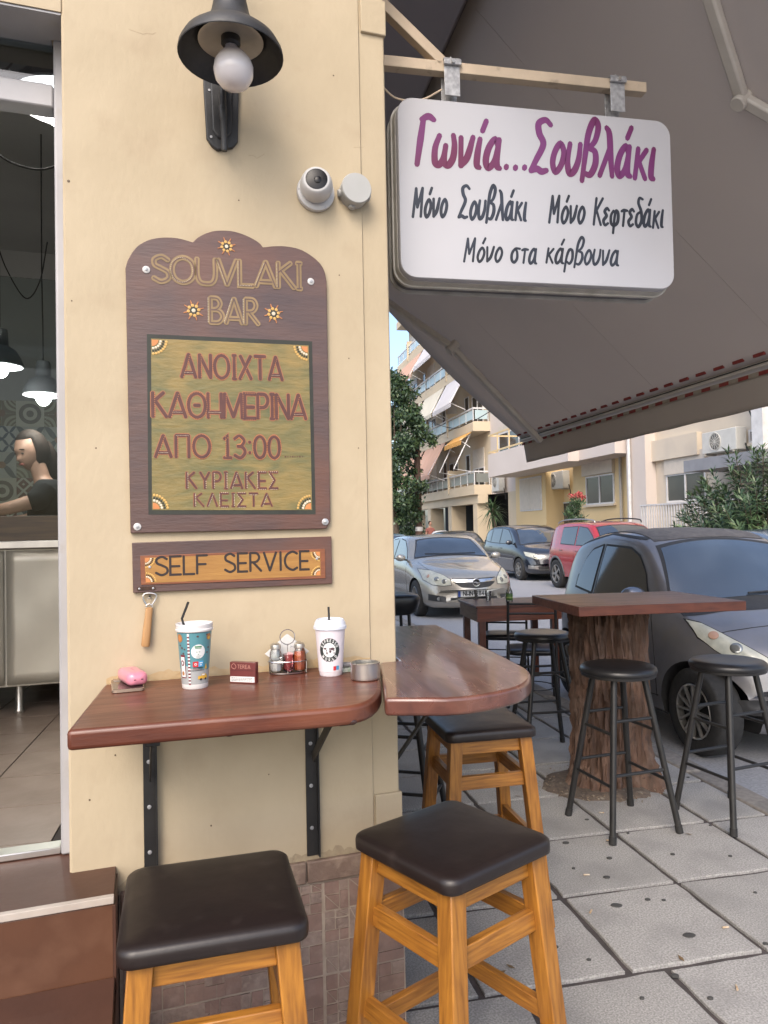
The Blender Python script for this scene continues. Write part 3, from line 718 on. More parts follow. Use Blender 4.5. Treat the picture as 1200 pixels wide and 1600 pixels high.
# wall tiles with printed cement-tile patterns
def tile_pattern(name, c1, c2, c3, mode, n=1.0):
    M = bpy.data.materials.new(name); M.use_nodes = True; N = M.node_tree.nodes; L = M.node_tree.links; b = N['Principled BSDF']
    b.inputs['Roughness'].default_value = .35
    tc = N.new('ShaderNodeTexCoord'); mp = N.new('ShaderNodeMapping'); mp.inputs['Scale'].default_value = (1/.22, 1/.22, 1/.22)
    L.new(tc.outputs['Object'], mp.inputs[0]); sp = N.new('ShaderNodeSeparateXYZ'); L.new(mp.outputs[0], sp.inputs[0])
    def mt(op, a, bb=None, c=None):
        q = N.new('ShaderNodeMath'); q.operation = op
        for i, v in enumerate((a, bb, c)):
            if v is None: continue
            if isinstance(v, (int, float)): q.inputs[i].default_value = v
            else: L.new(v, q.inputs[i])
        return q.outputs[0]
    X = mt('PINGPONG', mt('ADD', mt('MULTIPLY', sp.outputs[0], n), 10), .5); Z = mt('PINGPONG', mt('ADD', mt('MULTIPLY', sp.outputs[2], n), 10), .5)
    if mode == 0: v = mt('GREATER_THAN', mt('ABSOLUTE', mt('SUBTRACT', mt('FRACT', mt('MULTIPLY', mt('ADD', X, Z), 2)), .5)), .28)
    elif mode == 1: v = mt('LESS_THAN', mt('ABSOLUTE', mt('SUBTRACT', mt('SQRT', mt('ADD', mt('MULTIPLY', X, X), mt('MULTIPLY', Z, Z))), .32)), .07)
    elif mode == 2: v = mt('LESS_THAN', mt('ABSOLUTE', mt('SUBTRACT', X, Z)), mt('MULTIPLY', mt('SINE', mt('MULTIPLY', X, 6.28)), .16))
    else: v = mt('GREATER_THAN', mt('SINE', mt('MULTIPLY', mt('MULTIPLY', X, Z), 90)), .1)
    mx = N.new('ShaderNodeMix'); mx.data_type = 'RGBA'; L.new(v, mx.inputs[0]); mx.inputs[6].default_value = tuple(c1)+(1,); mx.inputs[7].default_value = tuple(c2)+(1,)
    w2 = mt('LESS_THAN', mt('SQRT', mt('ADD', mt('MULTIPLY', X, X), mt('MULTIPLY', Z, Z))), .13)
    m2 = N.new('ShaderNodeMix'); m2.data_type = 'RGBA'; L.new(w2, m2.inputs[0]); L.new(mx.outputs[2], m2.inputs[6]); m2.inputs[7].default_value = tuple(c3)+(1,)
    L.new(m2.outputs[2], b.inputs['Base Color']); return M
CR = (.50,.49,.42)
pats = [tile_pattern('brown_lattice_tile', (.17,.09,.07), CR, (.16,.07,.05), 0, 2), tile_pattern('ring_tile', CR, (.14,.13,.11), (.16,.15,.13), 1, 1),
        tile_pattern('blue_petal_tile', (.45,.47,.46), (.06,.09,.13), (.06,.09,.13), 2, 2), tile_pattern('olive_scroll_tile', (.36,.36,.28), (.17,.15,.10), (.20,.12,.08), 3, 1),
        tile_pattern('grey_star_tile', (.42,.43,.40), (.10,.12,.13), (.30,.18,.12), 2, 1)]
tw = .215
tme = []
for P_ in pats:
    me = MB().box(-tw/2+.001, tw/2-.001, -.008, 0, -tw/2+.001, tw/2-.001).mesh('wall_tile', P_); recalc(me); tme.append(me)
ytile = TH + RD - .001
# top of the tiled field is where pixel row 627 meets the back wall
zt_top = Ppl(50, 627, WO - wN*ytile, wN).z
order = [[3,0,1,2,4,0,3,1],[4,2,4,0,1,3,2,4],[1,4,3,2,0,1,4,3],[0,3,1,4,2,3,1,0],[2,0,4,1,3,2,0,4]]
uw = [(Ppl(x, 640, WO - wN*ytile, wN) - WO).dot(wU) for x in (25, 62, 98)]
for r_ in range(9):
    for c_ in range(-7, 3):
        o = bpy.data.objects.new('wall_tile', tme[order[r_ % 5][(c_+7) % 8]]); C.objects.link(o); o.parent = room
        o.location = (uw[0] + tw/2 + c_*tw, ytile, zt_top - tw/2 - r_*tw)

# stainless counter with glass screen
def at_w(px, py, yd): p = Ppl(px, py, WO - wN*yd, wN); return ((p - WO).dot(wU), p.z)
yc = 1.78
ct = thing('steel_counter', 'stainless steel shop counter with dented door panels inside the doorway', 'counter', WO, WY)
zc_top = at_w(50, 845, yc)[1]; zc_r = at_w(50, 862, yc)[1]; zc_bot = at_w(50, 1072, yc)[1]
cx1 = uL + .24; cx0 = -3.0; zc_bot = max(zc_bot, RF+.12)
obj('counter_top', MB().box(cx0, cx1, yc-.02, yc+.75, zc_top-.035, zc_top), G['steel'], ct, bevel=.004)
obj('carcass', MB().box(cx0, cx1, yc+.015, yc+.72, zc_bot, zc_top-.036), G['steel_panel'], ct, bevel=.003)
xj = at_w(8, 950, yc)[0]
for k in range(-3, 2):
    x0 = xj + .006 + k*.52
    if x0 + .51 > cx1: 
        x1 = cx1-.002
        if x1 - x0 < .05: continue
    else: x1 = x0 + .508
    mb = MB(); N = 12; P = []
    for i in range(N+1):
        row = []
        for j in range(N+1):
            row.append((x0+(x1-x0)*i/N, yc + .004*math.sin(i*1.1+k)*math.sin(j*.9+.4*i), zc_bot+.012+(zc_top-.045-zc_bot-.012)*j/N))
        P.append(row)
    mb.grid(P); o = obj('door_panel', mb, G['steel_panel'], ct)
    sm = o.modifiers.new('thick', 'SOLIDIFY'); sm.thickness = .012; sm.offset = 0
for k in range(4):
    x = at_w(30, 1080, yc+.06)[0] - k*.7
    obj('foot', MB().lathe([(.022,0),(.024,.01),(.018,.02),(.018,zc_bot-RF),], (x, yc+.06, RF), 14), G['steel'], ct)
gl = thing('glass_screen', 'clear glass serving screen with a wooden base strip on the steel counter', 'glass screen', WO, WY)
gz = at_w(50, 806, yc+.04)[1]
G['strip_wood'] = pmat('brown_strip_wood', (.12,.08,.04), (.06,.04,.025), 4, .4, stretch=(1,4,12))
obj('base_strip', MB().box(cx0, cx1, yc+.03, yc+.06, zc_top+.001, gz), G['strip_wood'], gl, bevel=.003)
obj('pane', MB().box(cx0, cx1, yc+.040, yc+.046, gz+.001, zc_top+1.25), G['pane'], gl)

# pendant lamps
G['lamp_shade'] = pmat('grey_enamel_shade', (.06,.065,.07), (.05,.05,.055), 6, .35)
G['lamp_in'] = pmat('white_enamel_lining', (.8,.8,.8), None, 6, .4)
G['lit_bulb'] = pmat('lit_bulb', (1,.98,.95), (1,.98,.95), 3, .4, emit=9)
def pendant(label, px, py_rim, Y, dia, cord_pts=None, power=5):
    p = Pd(px, py_rim, Y); t = thing('pendant_lamp', label, 'lamp', p, 0, 'grey pendant lamps over the shop counter')
    r_ = dia/2
    prof_o = [(r_, 0), (r_*.97, .012), (r_*.88, .045), (r_*.68, .085), (r_*.42, .105), (r_*.36, .11), (r_*.35, .17), (r_*.32, .195), (r_*.10, .20), (.004, .205)]
    prof = [(r_*.03, .100), (r_*.40, .098), (r_*.66, .078), (r_*.86, .04), (r_*.95, .008), (r_*.95, 0)]
    obj('lamp_shade', MB().lathe(prof_o, (0,0,0), 28, caps=False), G['lamp_shade'], t, smooth=60)
    obj('shade_lining', MB().lathe([(a*.99, b-.004) for a, b in prof], (0,0,0), 28, caps=False), G['lamp_in'], t, smooth=60)
    obj('bulb', MB().sphere((0,0,-.0), r_*.40, None, r_*.55, 18, 10), G['lit_bulb'], t, smooth=180)
    obj('cord', MB().tube(cord_pts or [(0,0,.2),(0,0,3.85-p.z)], .004, 6), G['rubber'], t)
    ld = bpy.data.lights.new('pendant_light', 'POINT'); ld.energy = power; ld.color = (1,.95,.88); ld.shadow_soft_size = .06
    lo = bpy.data.objects.new('pendant_light', ld); C.objects.link(lo); lo.parent = t; lo.location = (0,0,-.13)
    return t
pz = Pd(68, 612, 4.3); zz = 3.85 - pz.z
pendant('grey pendant lamp hanging right of the shop worker, beside the door frame', 68, 617, 4.3, .235, [(0,0,.2),(.0,0,.4),(-.004,0,.7),(0,0,zz)])
pendant('grey pendant lamp at the left edge of the photo, half cut off', 0, 572, 3.9, .235)
pendant('large white-lit pendant lamp high behind the transom rail', 98, 160, 2.75, .37, power=5)
# slack cables
def slack(label, pts):
    t = obj('ceiling_cable', MB().tube(catmull(pts, 8), .004, 6), G['rubber'], None); return tag(t, label, 'cable')
slack('slack black cable looping from the ceiling to the right pendant lamp', [tuple(Pd(x, y, 4.3)) for x, y in ((-6,375),(10,420),(40,466),(62,440),(74,378))])
slack('dark cable sagging below the transom rail inside the shop', [tuple(Pd(x, y, 2.6)) for x, y in ((-10,236),(20,255),(60,265),(94,258))])
slack('thin dark cable seen through the transom glass', [tuple(Pd(x, y, 2.6)) for x, y in ((-8,116),(14,104),(30,80),(55,58))])

# shop worker
def skin_body(name, verts, edges, radii, mat, parent, sub=2):
    me = bpy.data.meshes.new(name); me.from_pydata([tuple(v) for v in verts], edges, [])
    o = bpy.data.objects.new(name, me); C.objects.link(o)
    s = o.modifiers.new('skin', 'SKIN'); s.use_smooth_shade = True
    for i, r_ in enumerate(radii):
        rr = r_ if isinstance(r_, tuple) else (r_, r_)
        me.skin_vertices[0].data[i].radius = rr
    me.skin_vertices[0].data[0].use_root = True
    b = o.modifiers.new('sub', 'SUBSURF'); b.levels = b.render_levels = sub
    dg = bpy.context.evaluated_depsgraph_get(); m2 = bpy.data.meshes.new_from_object(o.evaluated_get(dg))
    m2.materials.clear(); m2.materials.append(mat); m2.polygons.foreach_set('use_smooth', [True]*len(m2.polygons))
    bpy.data.objects.remove(o); bpy.data.meshes.remove(me)
    m2.name = name
    o = bpy.data.objects.new(name, m2); C.objects.link(o); o.parent = parent; return o
G['skin'] = pmat('skin', (.42,.24,.17), (.38,.21,.15), 8, .5)
G['shirt'] = pmat('black_tshirt', (.010,.011,.013), (.015,.016,.018), 10, .95, spec=.2)
G['hair'] = pmat('dark_brown_hair', (.012,.008,.007), (.028,.020,.016), 6, .75, stretch=(30,30,1), spec=.1)
G['lips'] = pmat('reddish_lips', (.35,.10,.08), None, 8, .5)
YW = 4.35
hc = Pd(49, 705, YW)                                  # head centre
wk = thing('person', 'woman in a black t-shirt behind the counter glass, head lowered, arm reaching left', 'person', (hc.x, hc.y, RF), R(10))
hz = hc.z - RF
# body faces left (-x) and slightly to the camera
def remeshed(name, mb, voxel, mat, parent, smooth_it=6):
    me = mb.mesh(name, mat, 0); recalc(me); o = bpy.data.objects.new(name, me); C.objects.link(o)
    r_ = o.modifiers.new('r', 'REMESH'); r_.mode = 'VOXEL'; r_.voxel_size = voxel
    s_ = o.modifiers.new('s', 'SMOOTH'); s_.iterations = smooth_it; s_.factor = .5
    dg = bpy.context.evaluated_depsgraph_get(); m2 = bpy.data.meshes.new_from_object(o.evaluated_get(dg))
    bpy.data.objects.remove(o); m2.materials.clear(); m2.materials.append(mat); m2.polygons.foreach_set('use_smooth', [True]*len(m2.polygons))
    o = bpy.data.objects.new(name, m2); C.objects.link(o); o.parent = parent; return o
def ell(cx, cy, z, rx, ry, n=24): return [(cx+rx*math.cos(2*math.pi*i/n), cy+ry*math.sin(2*math.pi*i/n), z) for i in range(n)]
def trunk_parts(g, low, arms_full):
    mb = MB()
    mb.loft([ell(.10,.03,z,rx+g,ry+g) for z, rx, ry in ((low,.11,.16),(.92,.115,.165),(1.05,.10,.14),(hz-.38,.118,.155),(hz-.27,.108,.168),(hz-.205,.080,.150),(hz-.17,.055,.095))])
    for s_, L_ in ((-1, [(.11,-.13,hz-.225),(.085,-.19,hz-.30),(-.06,-.23,hz-.345),(-.27,-.235,hz-.375)]), (1, [(.09,.19,hz-.235),(.05,.23,hz-.34),(-.10,.24,hz-.40),(-.27,.16,hz-.42)])):
        L2 = L_ if arms_full else L_[:2] + [tuple(L_[1][q]*.72+L_[2][q]*.28 for q in range(3))]
        mb.tube(L2, [a_+g for a_ in ((.050,.047,.038,.025) if arms_full else (.052,.050,.050))], 14)
    return mb
bm0 = trunk_parts(0, .80, True)
bm0.tube([(.075,.03,hz-.27),(.05,.015,hz-.15),(.015,0,hz-.03)], [.056,.050,.050], 14)
for y in (-.06, .12): bm0.tube([(.10,y,.86),(.10,y,.5),(.11,y,.10)], [.085,.06,.045], 12); bm0.tube([(.12,y,.05),(-.04,y,.03)], [.045,.035], 10)
body = remeshed('body', bm0, .014, G['skin'], wk)
# head: sphere deformed with brow, nose, chin
def head_mesh(s=1.0):
    mb = MB(); n, k = 36, 28; rings = []
    for i in range(k+1):
        t = -math.pi/2 + math.pi*i/k; q = max(math.cos(t), .002); zz = math.sin(t); ring = []
        for j in range(n):
            a = 2*math.pi*j/n; cx, sx = math.cos(a), math.sin(a)
            x = q*cx*.098; y = q*sx*.075; z = zz*.118
            if zz < 0: x *= 1 + .02*zz; y *= 1 + .30*zz                       # narrower jaw
            fr = max(0, cx)**6                                               # towards the face (+x)
            x += fr*(.022*math.exp(-((zz+.22)/.13)**2)*max(0, 1-abs(sx)*5) + .006*math.exp(-((zz-.25)/.1)**2) - .008*math.exp(-((zz-.02)/.09)**2) + .010*math.exp(-((zz+.85)/.14)**2) + .005*math.exp(-((zz+.50)/.07)**2))
            ring.append((x*s, y*s, z*s))
        rings.append(ring)
    return mb.loft(rings)
hd = obj('head', head_mesh(), G['skin'], wk, smooth=180); hd.location = (0, 0, hz); hd.rotation_euler = (0, R(18), R(235))
for sgn in (1, -1):
    e = obj('ear', MB().sphere((-.008, sgn*.074, -.008), .014, .007, .028, 12, 8), G['skin'], hd, smooth=180)
    obj('eye', MB().sphere((.086, sgn*.028, .006), .006, .012, .004, 10, 6), G['black_paint'], hd, smooth=180)
    obj('eyebrow', MB().tube([(.092, sgn*.012, .026), (.093, sgn*.028, .031), (.082, sgn*.046, .026)], .003, 6), G['hair'], hd)
obj('mouth', MB().sphere((.090, 0, -.058), .008, .022, .007, 12, 8), G['lips'], hd, smooth=180)
hm = MB(); rings = []
for i in range(19):
    t = -.95 + (math.pi/2+.95)*i/18; q = max(math.cos(t), .002); ring = []
    for j in range(36):
        a = 2*math.pi*j/36; cx = math.cos(a)
        front = cx > .35 and math.sin(t) < .62
        f = .86 if front else 1.10
        ring.append((q*cx*.098*f - .008, q*math.sin(a)*.075*f, math.sin(t)*.118*1.10))
    rings.append(ring)
hm.loft(rings)
obj('hair', hm, G['hair'], hd, smooth=180)
obj('hair', MB().tube([(-.09,0,.02),(-.115,.0,-.06),(-.11,0,-.15),(-.10,0,-.22)], [.045,.05,.042,.015], 12), G['hair'], hd, smooth=180)
# t-shirt: a slightly larger skin over trunk and upper arms
remeshed('t_shirt', trunk_parts(.012, .80, False), .013, G['shirt'], wk, 5)
lg_ = MB()
for y in (-.06, .12): lg_.tube([(.10,y,.90),(.10,y,.5),(.11,y,.09)], [.115,.082,.075], 12)
remeshed('trousers', lg_, .016, G['shirt'], wk, 4)
for (hp, s_) in (((-.27,-.235,hz-.375), 1), ((-.27,.16,hz-.42), -1)):
    hb = MB(); hb.sphere((hp[0]-.035, hp[1], hp[2]-.008), .045, .036, .014, 12, 8)
    ho = obj('hand', hb, G['skin'], wk, smooth=180)
    for q, (dy, ln) in enumerate(((-.027,.055),(-.010,.066),(.010,.062),(.026,.050))):
        obj('finger', MB().tube([(hp[0]-.065, hp[1]+dy, hp[2]-.008), (hp[0]-.065-ln*.55, hp[1]+dy*1.1, hp[2]-.014), (hp[0]-.065-ln, hp[1]+dy*1.1, hp[2]-.034)], [.0085,.0080,.0060], 8), G['skin'], ho, smooth=180)
    obj('thumb', MB().tube([(hp[0]-.015, hp[1]+s_*.03, hp[2]-.008), (hp[0]-.045, hp[1]+s_*.052, hp[2]-.018), (hp[0]-.068, hp[1]+s_*.050, hp[2]-.03)], [.0100,.0095,.007], 8), G['skin'], ho, smooth=180)

# ================================================================ THINGS ON THE SHOP WALL
def wthing(name, label, cat, u0, z0, group=None):
    t = thing(name, label, cat, wpt(u0, 0, z0), WY, group); t['_o'] = (u0, 0.0, z0); return t
def wobj(name, mb, mats, t, **k):
    o_ = t['_o']; mb.v = [(x-o_[0], y-o_[1], z-o_[2]) for x, y, z in mb.v]
    return obj(name, mb, mats, t, **k)
def W2(pts, off=0.0): return [Pw(x, y, off) for x, y in pts]
# --- menu board
bt = .014
zm = lambda X, Y: (190 + X/3.636, 350 + Y/3.636)
top = [(22,250),(40,196),(88,128),(160,88),(240,76),(320,80),(405,103)], [(405,103),(440,72),(500,45),(560,36),(640,42),(720,70),(780,105),(803,132)], [(803,132),(870,125),(950,128),(1030,150),(1110,205),(1150,260),(1165,325)]
out = []
for seg_ in top: out += catmull(seg_, 4)[:-1]
out.append(top[2][-1])
pxs = [zm(*p) for p in out] + [(516.5, 815), (510, 826), (204, 833)]
bp = W2(pxs, bt)
u0, z0 = bp[-1]
board = wthing('menu_board', 'tall purple-brown wooden menu board with scalloped top and olive panel on the cream wall', 'board', u0, z0)
mb = MB(); mb.prism([(a, b) for a, b in bp], -bt, -.001, axis='y')
wobj('board_panel', mb, G['board_wood'], board, bevel=.0015)
# painted border and olive field
cor = W2([(236,529),(482,540),(487.5,797),(237.5,797)], bt)
cor_o = W2([(229.5,522),(487.5,533.5),(493,803.5),(232,804)], bt)
wobj('painted_line', MB().prism(cor_o, -bt-.0008, -bt+.0005, axis='y'), G['board_dark'], board)
wobj('olive_panel', MB().prism(cor, -bt-.0018, -bt+.001, axis='y'), G['olive'], board)
o1 = bt + .0012; o2 = bt + .0022
def line(s, px0, px1, hpx, off, t, wd, mat, name='lettering', h1=None, **k):
    a = Pw(*px0, off); b = Pw(*px1, off); a2 = Pw(px0[0], px0[1]-hpx, off); b2 = Pw(px1[0], px1[1]-(h1 or hpx), off)
    mb = write(s, UP, a, b, a2[1]-a[1], b2[1]-b[1], wd, off, **k)
    wobj(name, mb, mat, t, smooth=0, fix=False); return a, b, a2[1]-a[1]
notI = None
# SOUVLAKI BAR
a, b, h = line('SOUVLAKI', (239.5,439), (471,451), 39, o1, board, .22, G['gold_ink'], gap=.10)
line('SOUVLAKI', (239.5,439), (471,451), 39, o1+.0007, board, .045, G['board_wood'], 'letter_groove', gap=.10, step=1e-5)
mb = dots_along('SOUVLAKI', UP, (a[0]-.004, a[1]), (b[0]-.004, b[1]), h, 0, 0.0, .0038, .0010, o1+.0005, gap=.10, only=(1,3,4,5,6))
wobj('dotted_trim', mb, G['cream_dot'], board)
a, b, h = line('BAR', (329,504), (404,507), 39, o1, board, .20, G['gold_ink'], gap=.14)
line('BAR', (329,504), (404,507), 39, o1+.0007, board, .04, G['board_wood'], 'letter_groove', gap=.14, step=1e-5)
wobj('dotted_trim', dots_along('BAR', UP, (a[0]-.006, a[1]), (b[0]-.006, b[1]), h, 0, 0, .0042, .0012, o1+.0005, gap=.14), G['cream_dot'], board)
for s, p0_, p1_, hp, g_ in (('ANOIXTA', (284,589), (441,594), 36, .20), ('KAΘHMEPINA', (239,651), (478,655), 38, .12), ('AΠO', (243,714), (328,714.5), 34, .22),
                       ('13:00', (350,715), (437,716), 34, .16), ('KYPIAKEΣ', (292,763), (434,763), 25, .24), ('KΛEIΣTA', (304,791), (425,791), 20, .24)):
    line(s, p0_, p1_, hp, o2, board, .21 if hp > 30 else .20, G['copper_ink'], 'letter_outline', gap=g_, step=3e-5)
    a, b, h = line(s, p0_, p1_, hp, o2+.0006, board, .135, G['brown_ink'], gap=g_, step=3e-5)
    wobj('dotted_trim', dots_along(s, UP, a, b, h, 0, -.0045 if hp > 30 else -.003, .0052 if hp > 30 else .0042, .0011, o2+.0002, gap=g_), G['orange_dot'] if hp > 30 else G['cream_dot'], board)
    if hp > 30:
        mb = dots_along(s, UP, a, b, h, 2, 0, .0030, .0008, o2+.0009, gap=g_, only=[i for i, c_ in enumerate(s) if c_ in 'AHΠ'])
        wobj('dotted_trim', mb, G['cream_dot'], board)
mb = MB()
for k, x in enumerate((446,450,454,457.5,461,464.5,468.5,473)):
    a = Pw(x, 713.5, o2); disc(mb, a[0], a[1], .0016 if k % 3 else .0022, o2)
wobj('dots', mb, G['brown_ink'], board)
def flower(cx, cy, r_, t, off, core=G['cream_dot'], mid=G['gold_dot']):
    c = Pw(cx, cy, off); s_ = r_
    mb = MB(); disc(mb, c[0], c[1], s_*.20, off, 10); wobj('flower_dot', mb, core, t)
    mb = MB()
    for k in range(8):
        a = k*math.pi/4+.2; disc(mb, c[0]+s_*.52*math.cos(a), c[1]+s_*.52*math.sin(a), s_*.17, off, 8)
    wobj('petal_dots', mb, mid, t)
    mb = MB()
    for k in range(8):
        a = k*math.pi/4+.2; 
        for q, rr in ((.76, .075), (.90, .06), (1.0, .045)): disc(mb, c[0]+s_*q*math.cos(a+.1), c[1]+s_*q*math.sin(a+.1), s_*rr, off, 6)
    wobj('ray_dots', mb, G['orange_dot'], t)
    mb = MB(); disc(mb, c[0], c[1], s_*.40, off-.0004, 12); wobj('flower_ground', mb, G['board_dark'], t)
flower(354, 385, .024, board, o1); flower(302.5, 485, .026, board, o1); flower(427.5, 490, .026, board, o1)
def corner_fan(px, py, a0, t, off, s_=.040):
    c = Pw(px, py, off)
    def arc(rr, n, rd, mat, name):
        mb = MB()
        for k in range(n):
            a = R(a0 + 90*(k+.5)/n); disc(mb, c[0]+rr*math.cos(a), c[1]+rr*math.sin(a), rd, off, 8)
        wobj(name, mb, mat, t)
    mb = MB(); ring = [(c[0], c[1])] + [(c[0]+s_*.42*math.cos(R(a0+90*k/6)), c[1]+s_*.42*math.sin(R(a0+90*k/6))) for k in range(7)]
    mb.prism(ring, -off-.0004, -off+.0002, axis='y'); wobj('corner_wedge', mb, G['orange_dot'], t)
    arc(s_*.56, 5, s_*.085, G['cream_dot'], 'corner_dots'); arc(s_*.73, 7, s_*.07, G['board_dark'], 'corner_dots'); arc(s_*.92, 8, s_*.085, G['gold_dot'], 'corner_dots')
corner_fan(237, 530.5, 270, board, o2); corner_fan(480.5, 541.5, 180, board, o2); corner_fan(486, 795.5, 90, board, o2); corner_fan(239, 795.5, 0, board, o2)
for (x, y, mt_) in ((228.5,421.5,'w'),(485.5,440,'w'),(214.5,823,'w'),(508,815.5,'g')):
    c = Pw(x, y, bt)
    mb = MB().lathe([(.0095,0),(.0095,.002),(.006,.0035)], (0,0,0), 18); mb.v = [(c[0]+a, -bt-z, c[1]+b) for a, b, z in mb.v]
    w_ = wobj('washer', mb, G['white_plastic'] if mt_ == 'w' else G['galv'], board)
    mb = MB().lathe([(.0040,.0036),(.0040,.005),(.002,.0055)], (0,0,0), 12); mb.v = [(c[0]+a, -bt-z, c[1]+b) for a, b, z in mb.v]
    wobj('screw', mb, G['galv'] if mt_ == 'w' else G['steel'], board)
# --- self service board
st_ = .012
bp = W2([(206,848),(518,838),(519.5,912),(208,926.5)], st_)
ssb = wthing('self_service_board', 'long narrow brown framed wooden board reading SELF SERVICE below the menu board', 'board', bp[3][0], bp[3][1])
wobj('backing_board', MB().prism(bp, -st_, -.001, axis='y'), G['board_wood'], ssb, bevel=.0015)
wobj('red_border', MB().prism(W2([(219,868.5),(507.5,857.5),(508.5,903.5),(220.5,914)], st_), -st_-.0025, -st_+.001, axis='y'), G['red_brown'], ssb, bevel=.0008)
wobj('ochre_panel', MB().prism(W2([(226,871.5),(500,861.5),(501,899.5),(227.5,911)], st_), -st_-.0031, -st_+.001, axis='y'), G['ochre'], ssb)
of = st_ + .0035
a, b, h = line('SELF', (243.5,899), (324,896), 28.5, of, ssb, .13, G['black_ink'], gap=.12)
line('SERVJCE', (351.5,894), (483,889.5), 28.5, of, ssb, .13, G['black_ink'], gap=.15)
for (x, y, a0) in ((226.5,872,270),(499.5,862.5,180),(500,898.5,90),(228,910,0)): corner_fan(x, y, a0, ssb, of-.0002, .026)
for (x, y) in ((234,886),(495,873)):
    mb = MB(); c = Pw(x, y, of); disc(mb, c[0], c[1], .0035, of, 10, .002); wobj('screw', mb, G['galv'], ssb)
# hinge plate at the bottom left corner
c = Pw(228.5, 919.5, st_)
mb = MB().prism([(c[0]+x, c[1]+y) for x, y in rrect(.046, .010, .0045)], -st_-.0015, -st_, axis='y')
hp_ = wobj('rusty_plate', mb, pmat('rusty_metal', (.10,.05,.03), (.05,.028,.02), 60, .7, metal=.4), ssb)
mb = MB()
for dx in (-.017, .017): disc(mb, c[0]+dx, c[1], .0028, st_+.0014, 8, .001)
wobj('screw', mb, G['galv'], ssb)
# --- bottle opener hanging on a nail
c1_ = Pw(234, 930, .012); c2_ = Pw(230, 1011, .012)
bo = wthing('bottle_opener', 'bottle opener with wooden handle hanging on a nail under the SELF SERVICE board', 'bottle opener', c2_[0], c2_[1])
def on_w(px, py, off): a = Pw(px, py, off); return Vector((a[0], -off, a[1]))
hA = on_w(233.5, 949, .010); hB = on_w(227, 1010, .014); mb = MB()
rings = []
dirv = (hB - hA).normalized(); sx = dirv.cross(Vector((0,1,0))).normalized()
for t_, w_, d_ in ((0,.0075,.006),(.02,.0088,.0075),(.3,.0092,.008),(.6,.0102,.0085),(.95,.0105,.008),(1,.0092,.0065)):
    c = hA.lerp(hB, t_); rings.append([c + sx*w_*x + Vector((0, d_*y, 0)) for x, y in [(q[0], q[1]) for q in rrect(2, 2, .6, 3)]])
mb.loft(rings)
wobj('wooden_handle', mb, pmat('pale_beech', (.42,.24,.10), (.33,.175,.07), 6, .5, .06, 40, stretch=(8,8,1)), bo)
tp = [(229,949),(228,944),(224.5,938),(223.5,931),(227,927.5),(234,926.8),(242,928),(244.5,932),(242,938.5),(238.5,944),(238,949)]
q = catmull(tp, 4); mb = MB()
mb.tube([on_w(x, y, .010) for x, y in q], .0021, 8); mb.tube([on_w(228,946,.010), on_w(233,943.5,.010), on_w(238,946,.010)], .0022, 8)
mb.tube([on_w(230,936,.010), on_w(235,934,.010), on_w(238,937,.010)], .0016, 6)
wobj('metal_opener', mb, G['steel'], bo)
nl = on_w(234, 930.5, 0); nail = wthing('nail', 'nail in the cream wall holding the bottle opener', 'nail', nl.x, nl.z)
wobj('pin', MB().cyl((nl.x, .002, nl.z), (nl.x, -.016, nl.z), .0012, n=8), G['rubber'], nail)
wobj('head', MB().cyl((nl.x, -.016, nl.z), (nl.x, -.018, nl.z), .003, n=10), G['rubber'], nail)

# --- CCTV dome camera and junction box
def disk_at(mbx, c, n_, prof, k=28):
    n_ = Vector(n_).normalized(); a = n_.orthogonal().normalized(); b = n_.cross(a)
    rings = [[Vector(c) + n_*h + (a*math.cos(2*math.pi*i/k) + b*math.sin(2*math.pi*i/k))*r_ for i in range(k)] for r_, h in prof]
    return mbx.loft(rings)
c = Pw(492, 303, .0); cc = wthing('security_camera', 'white dome security camera with dark lens on the wall left of the junction box', 'security camera', c[0], c[1])
base = Vector((c[0], 0, c[1]))
wobj('mounting_base', disk_at(MB(), base, (0,-1,0), [(.052,0),(.054,.006),(.053,.016),(.046,.020)]), G['white_plastic'], cc, smooth=40)
nh = Vector((-.22, -1, .10)).normalized()
wobj('ball_housing', disk_at(MB(), base + Vector((0,-.018,.004)), nh, [(.034,-.012),(.043,.004),(.046,.018),(.0445,.032),(.040,.046),(.0365,.052),(.034,.0535)]), G['white_plastic'], cc, smooth=60)
lf = base + Vector((0,-.018,.004)) + nh*.050
wobj('lens_window', disk_at(MB(), lf, nh, [(.030,0),(.030,.0042),(.027,.0050)]), G['black_glass'], cc, smooth=40)
wobj('lens', disk_at(MB(), lf + Vector((.003,0,-.003)), nh, [(.010,.004),(.010,.0075),(.006,.009)]), G['black_glass'], cc)
mb = MB()
for ang in (60, 180, 300): mb.lathe([(.0025,0),(.0025,.003)], (0,0,0), 8); mb.v[-16:] = [(base.x + x + .049*math.cos(R(ang)), base.y - .016 - z, base.z + y + .049*math.sin(R(ang))) for x, y, z in mb.v[-16:]]
wobj('screw', mb, G['galv'], cc)
c = Pw(551, 304, .0); jb = wthing('junction_box', 'round pale grey plastic junction box beside the dome camera', 'junction box', c[0], c[1])
base = Vector((c[0], 0, c[1]))
wobj('box_base', disk_at(MB(), base, (0,-1,0), [(.042,0),(.0425,.030),(.041,.031)]), G['grey_plastic'], jb, smooth=40)
wobj('lid', disk_at(MB(), base, (0,-1,0), [(.0435,.0315),(.044,.040),(.042,.0445),(.0415,.045)]), G['grey_plastic'], jb, smooth=40)
for ang in (-15, -100, 190):
    d_ = Vector((math.cos(R(ang)), 0, math.sin(R(ang))))
    wobj('cable_gland', disk_at(MB(), base + d_*.038 + Vector((0,-.014,0)), d_, [(.010,0),(.010,.010),(.006,.011)], 14), G['grey_plastic'], jb)

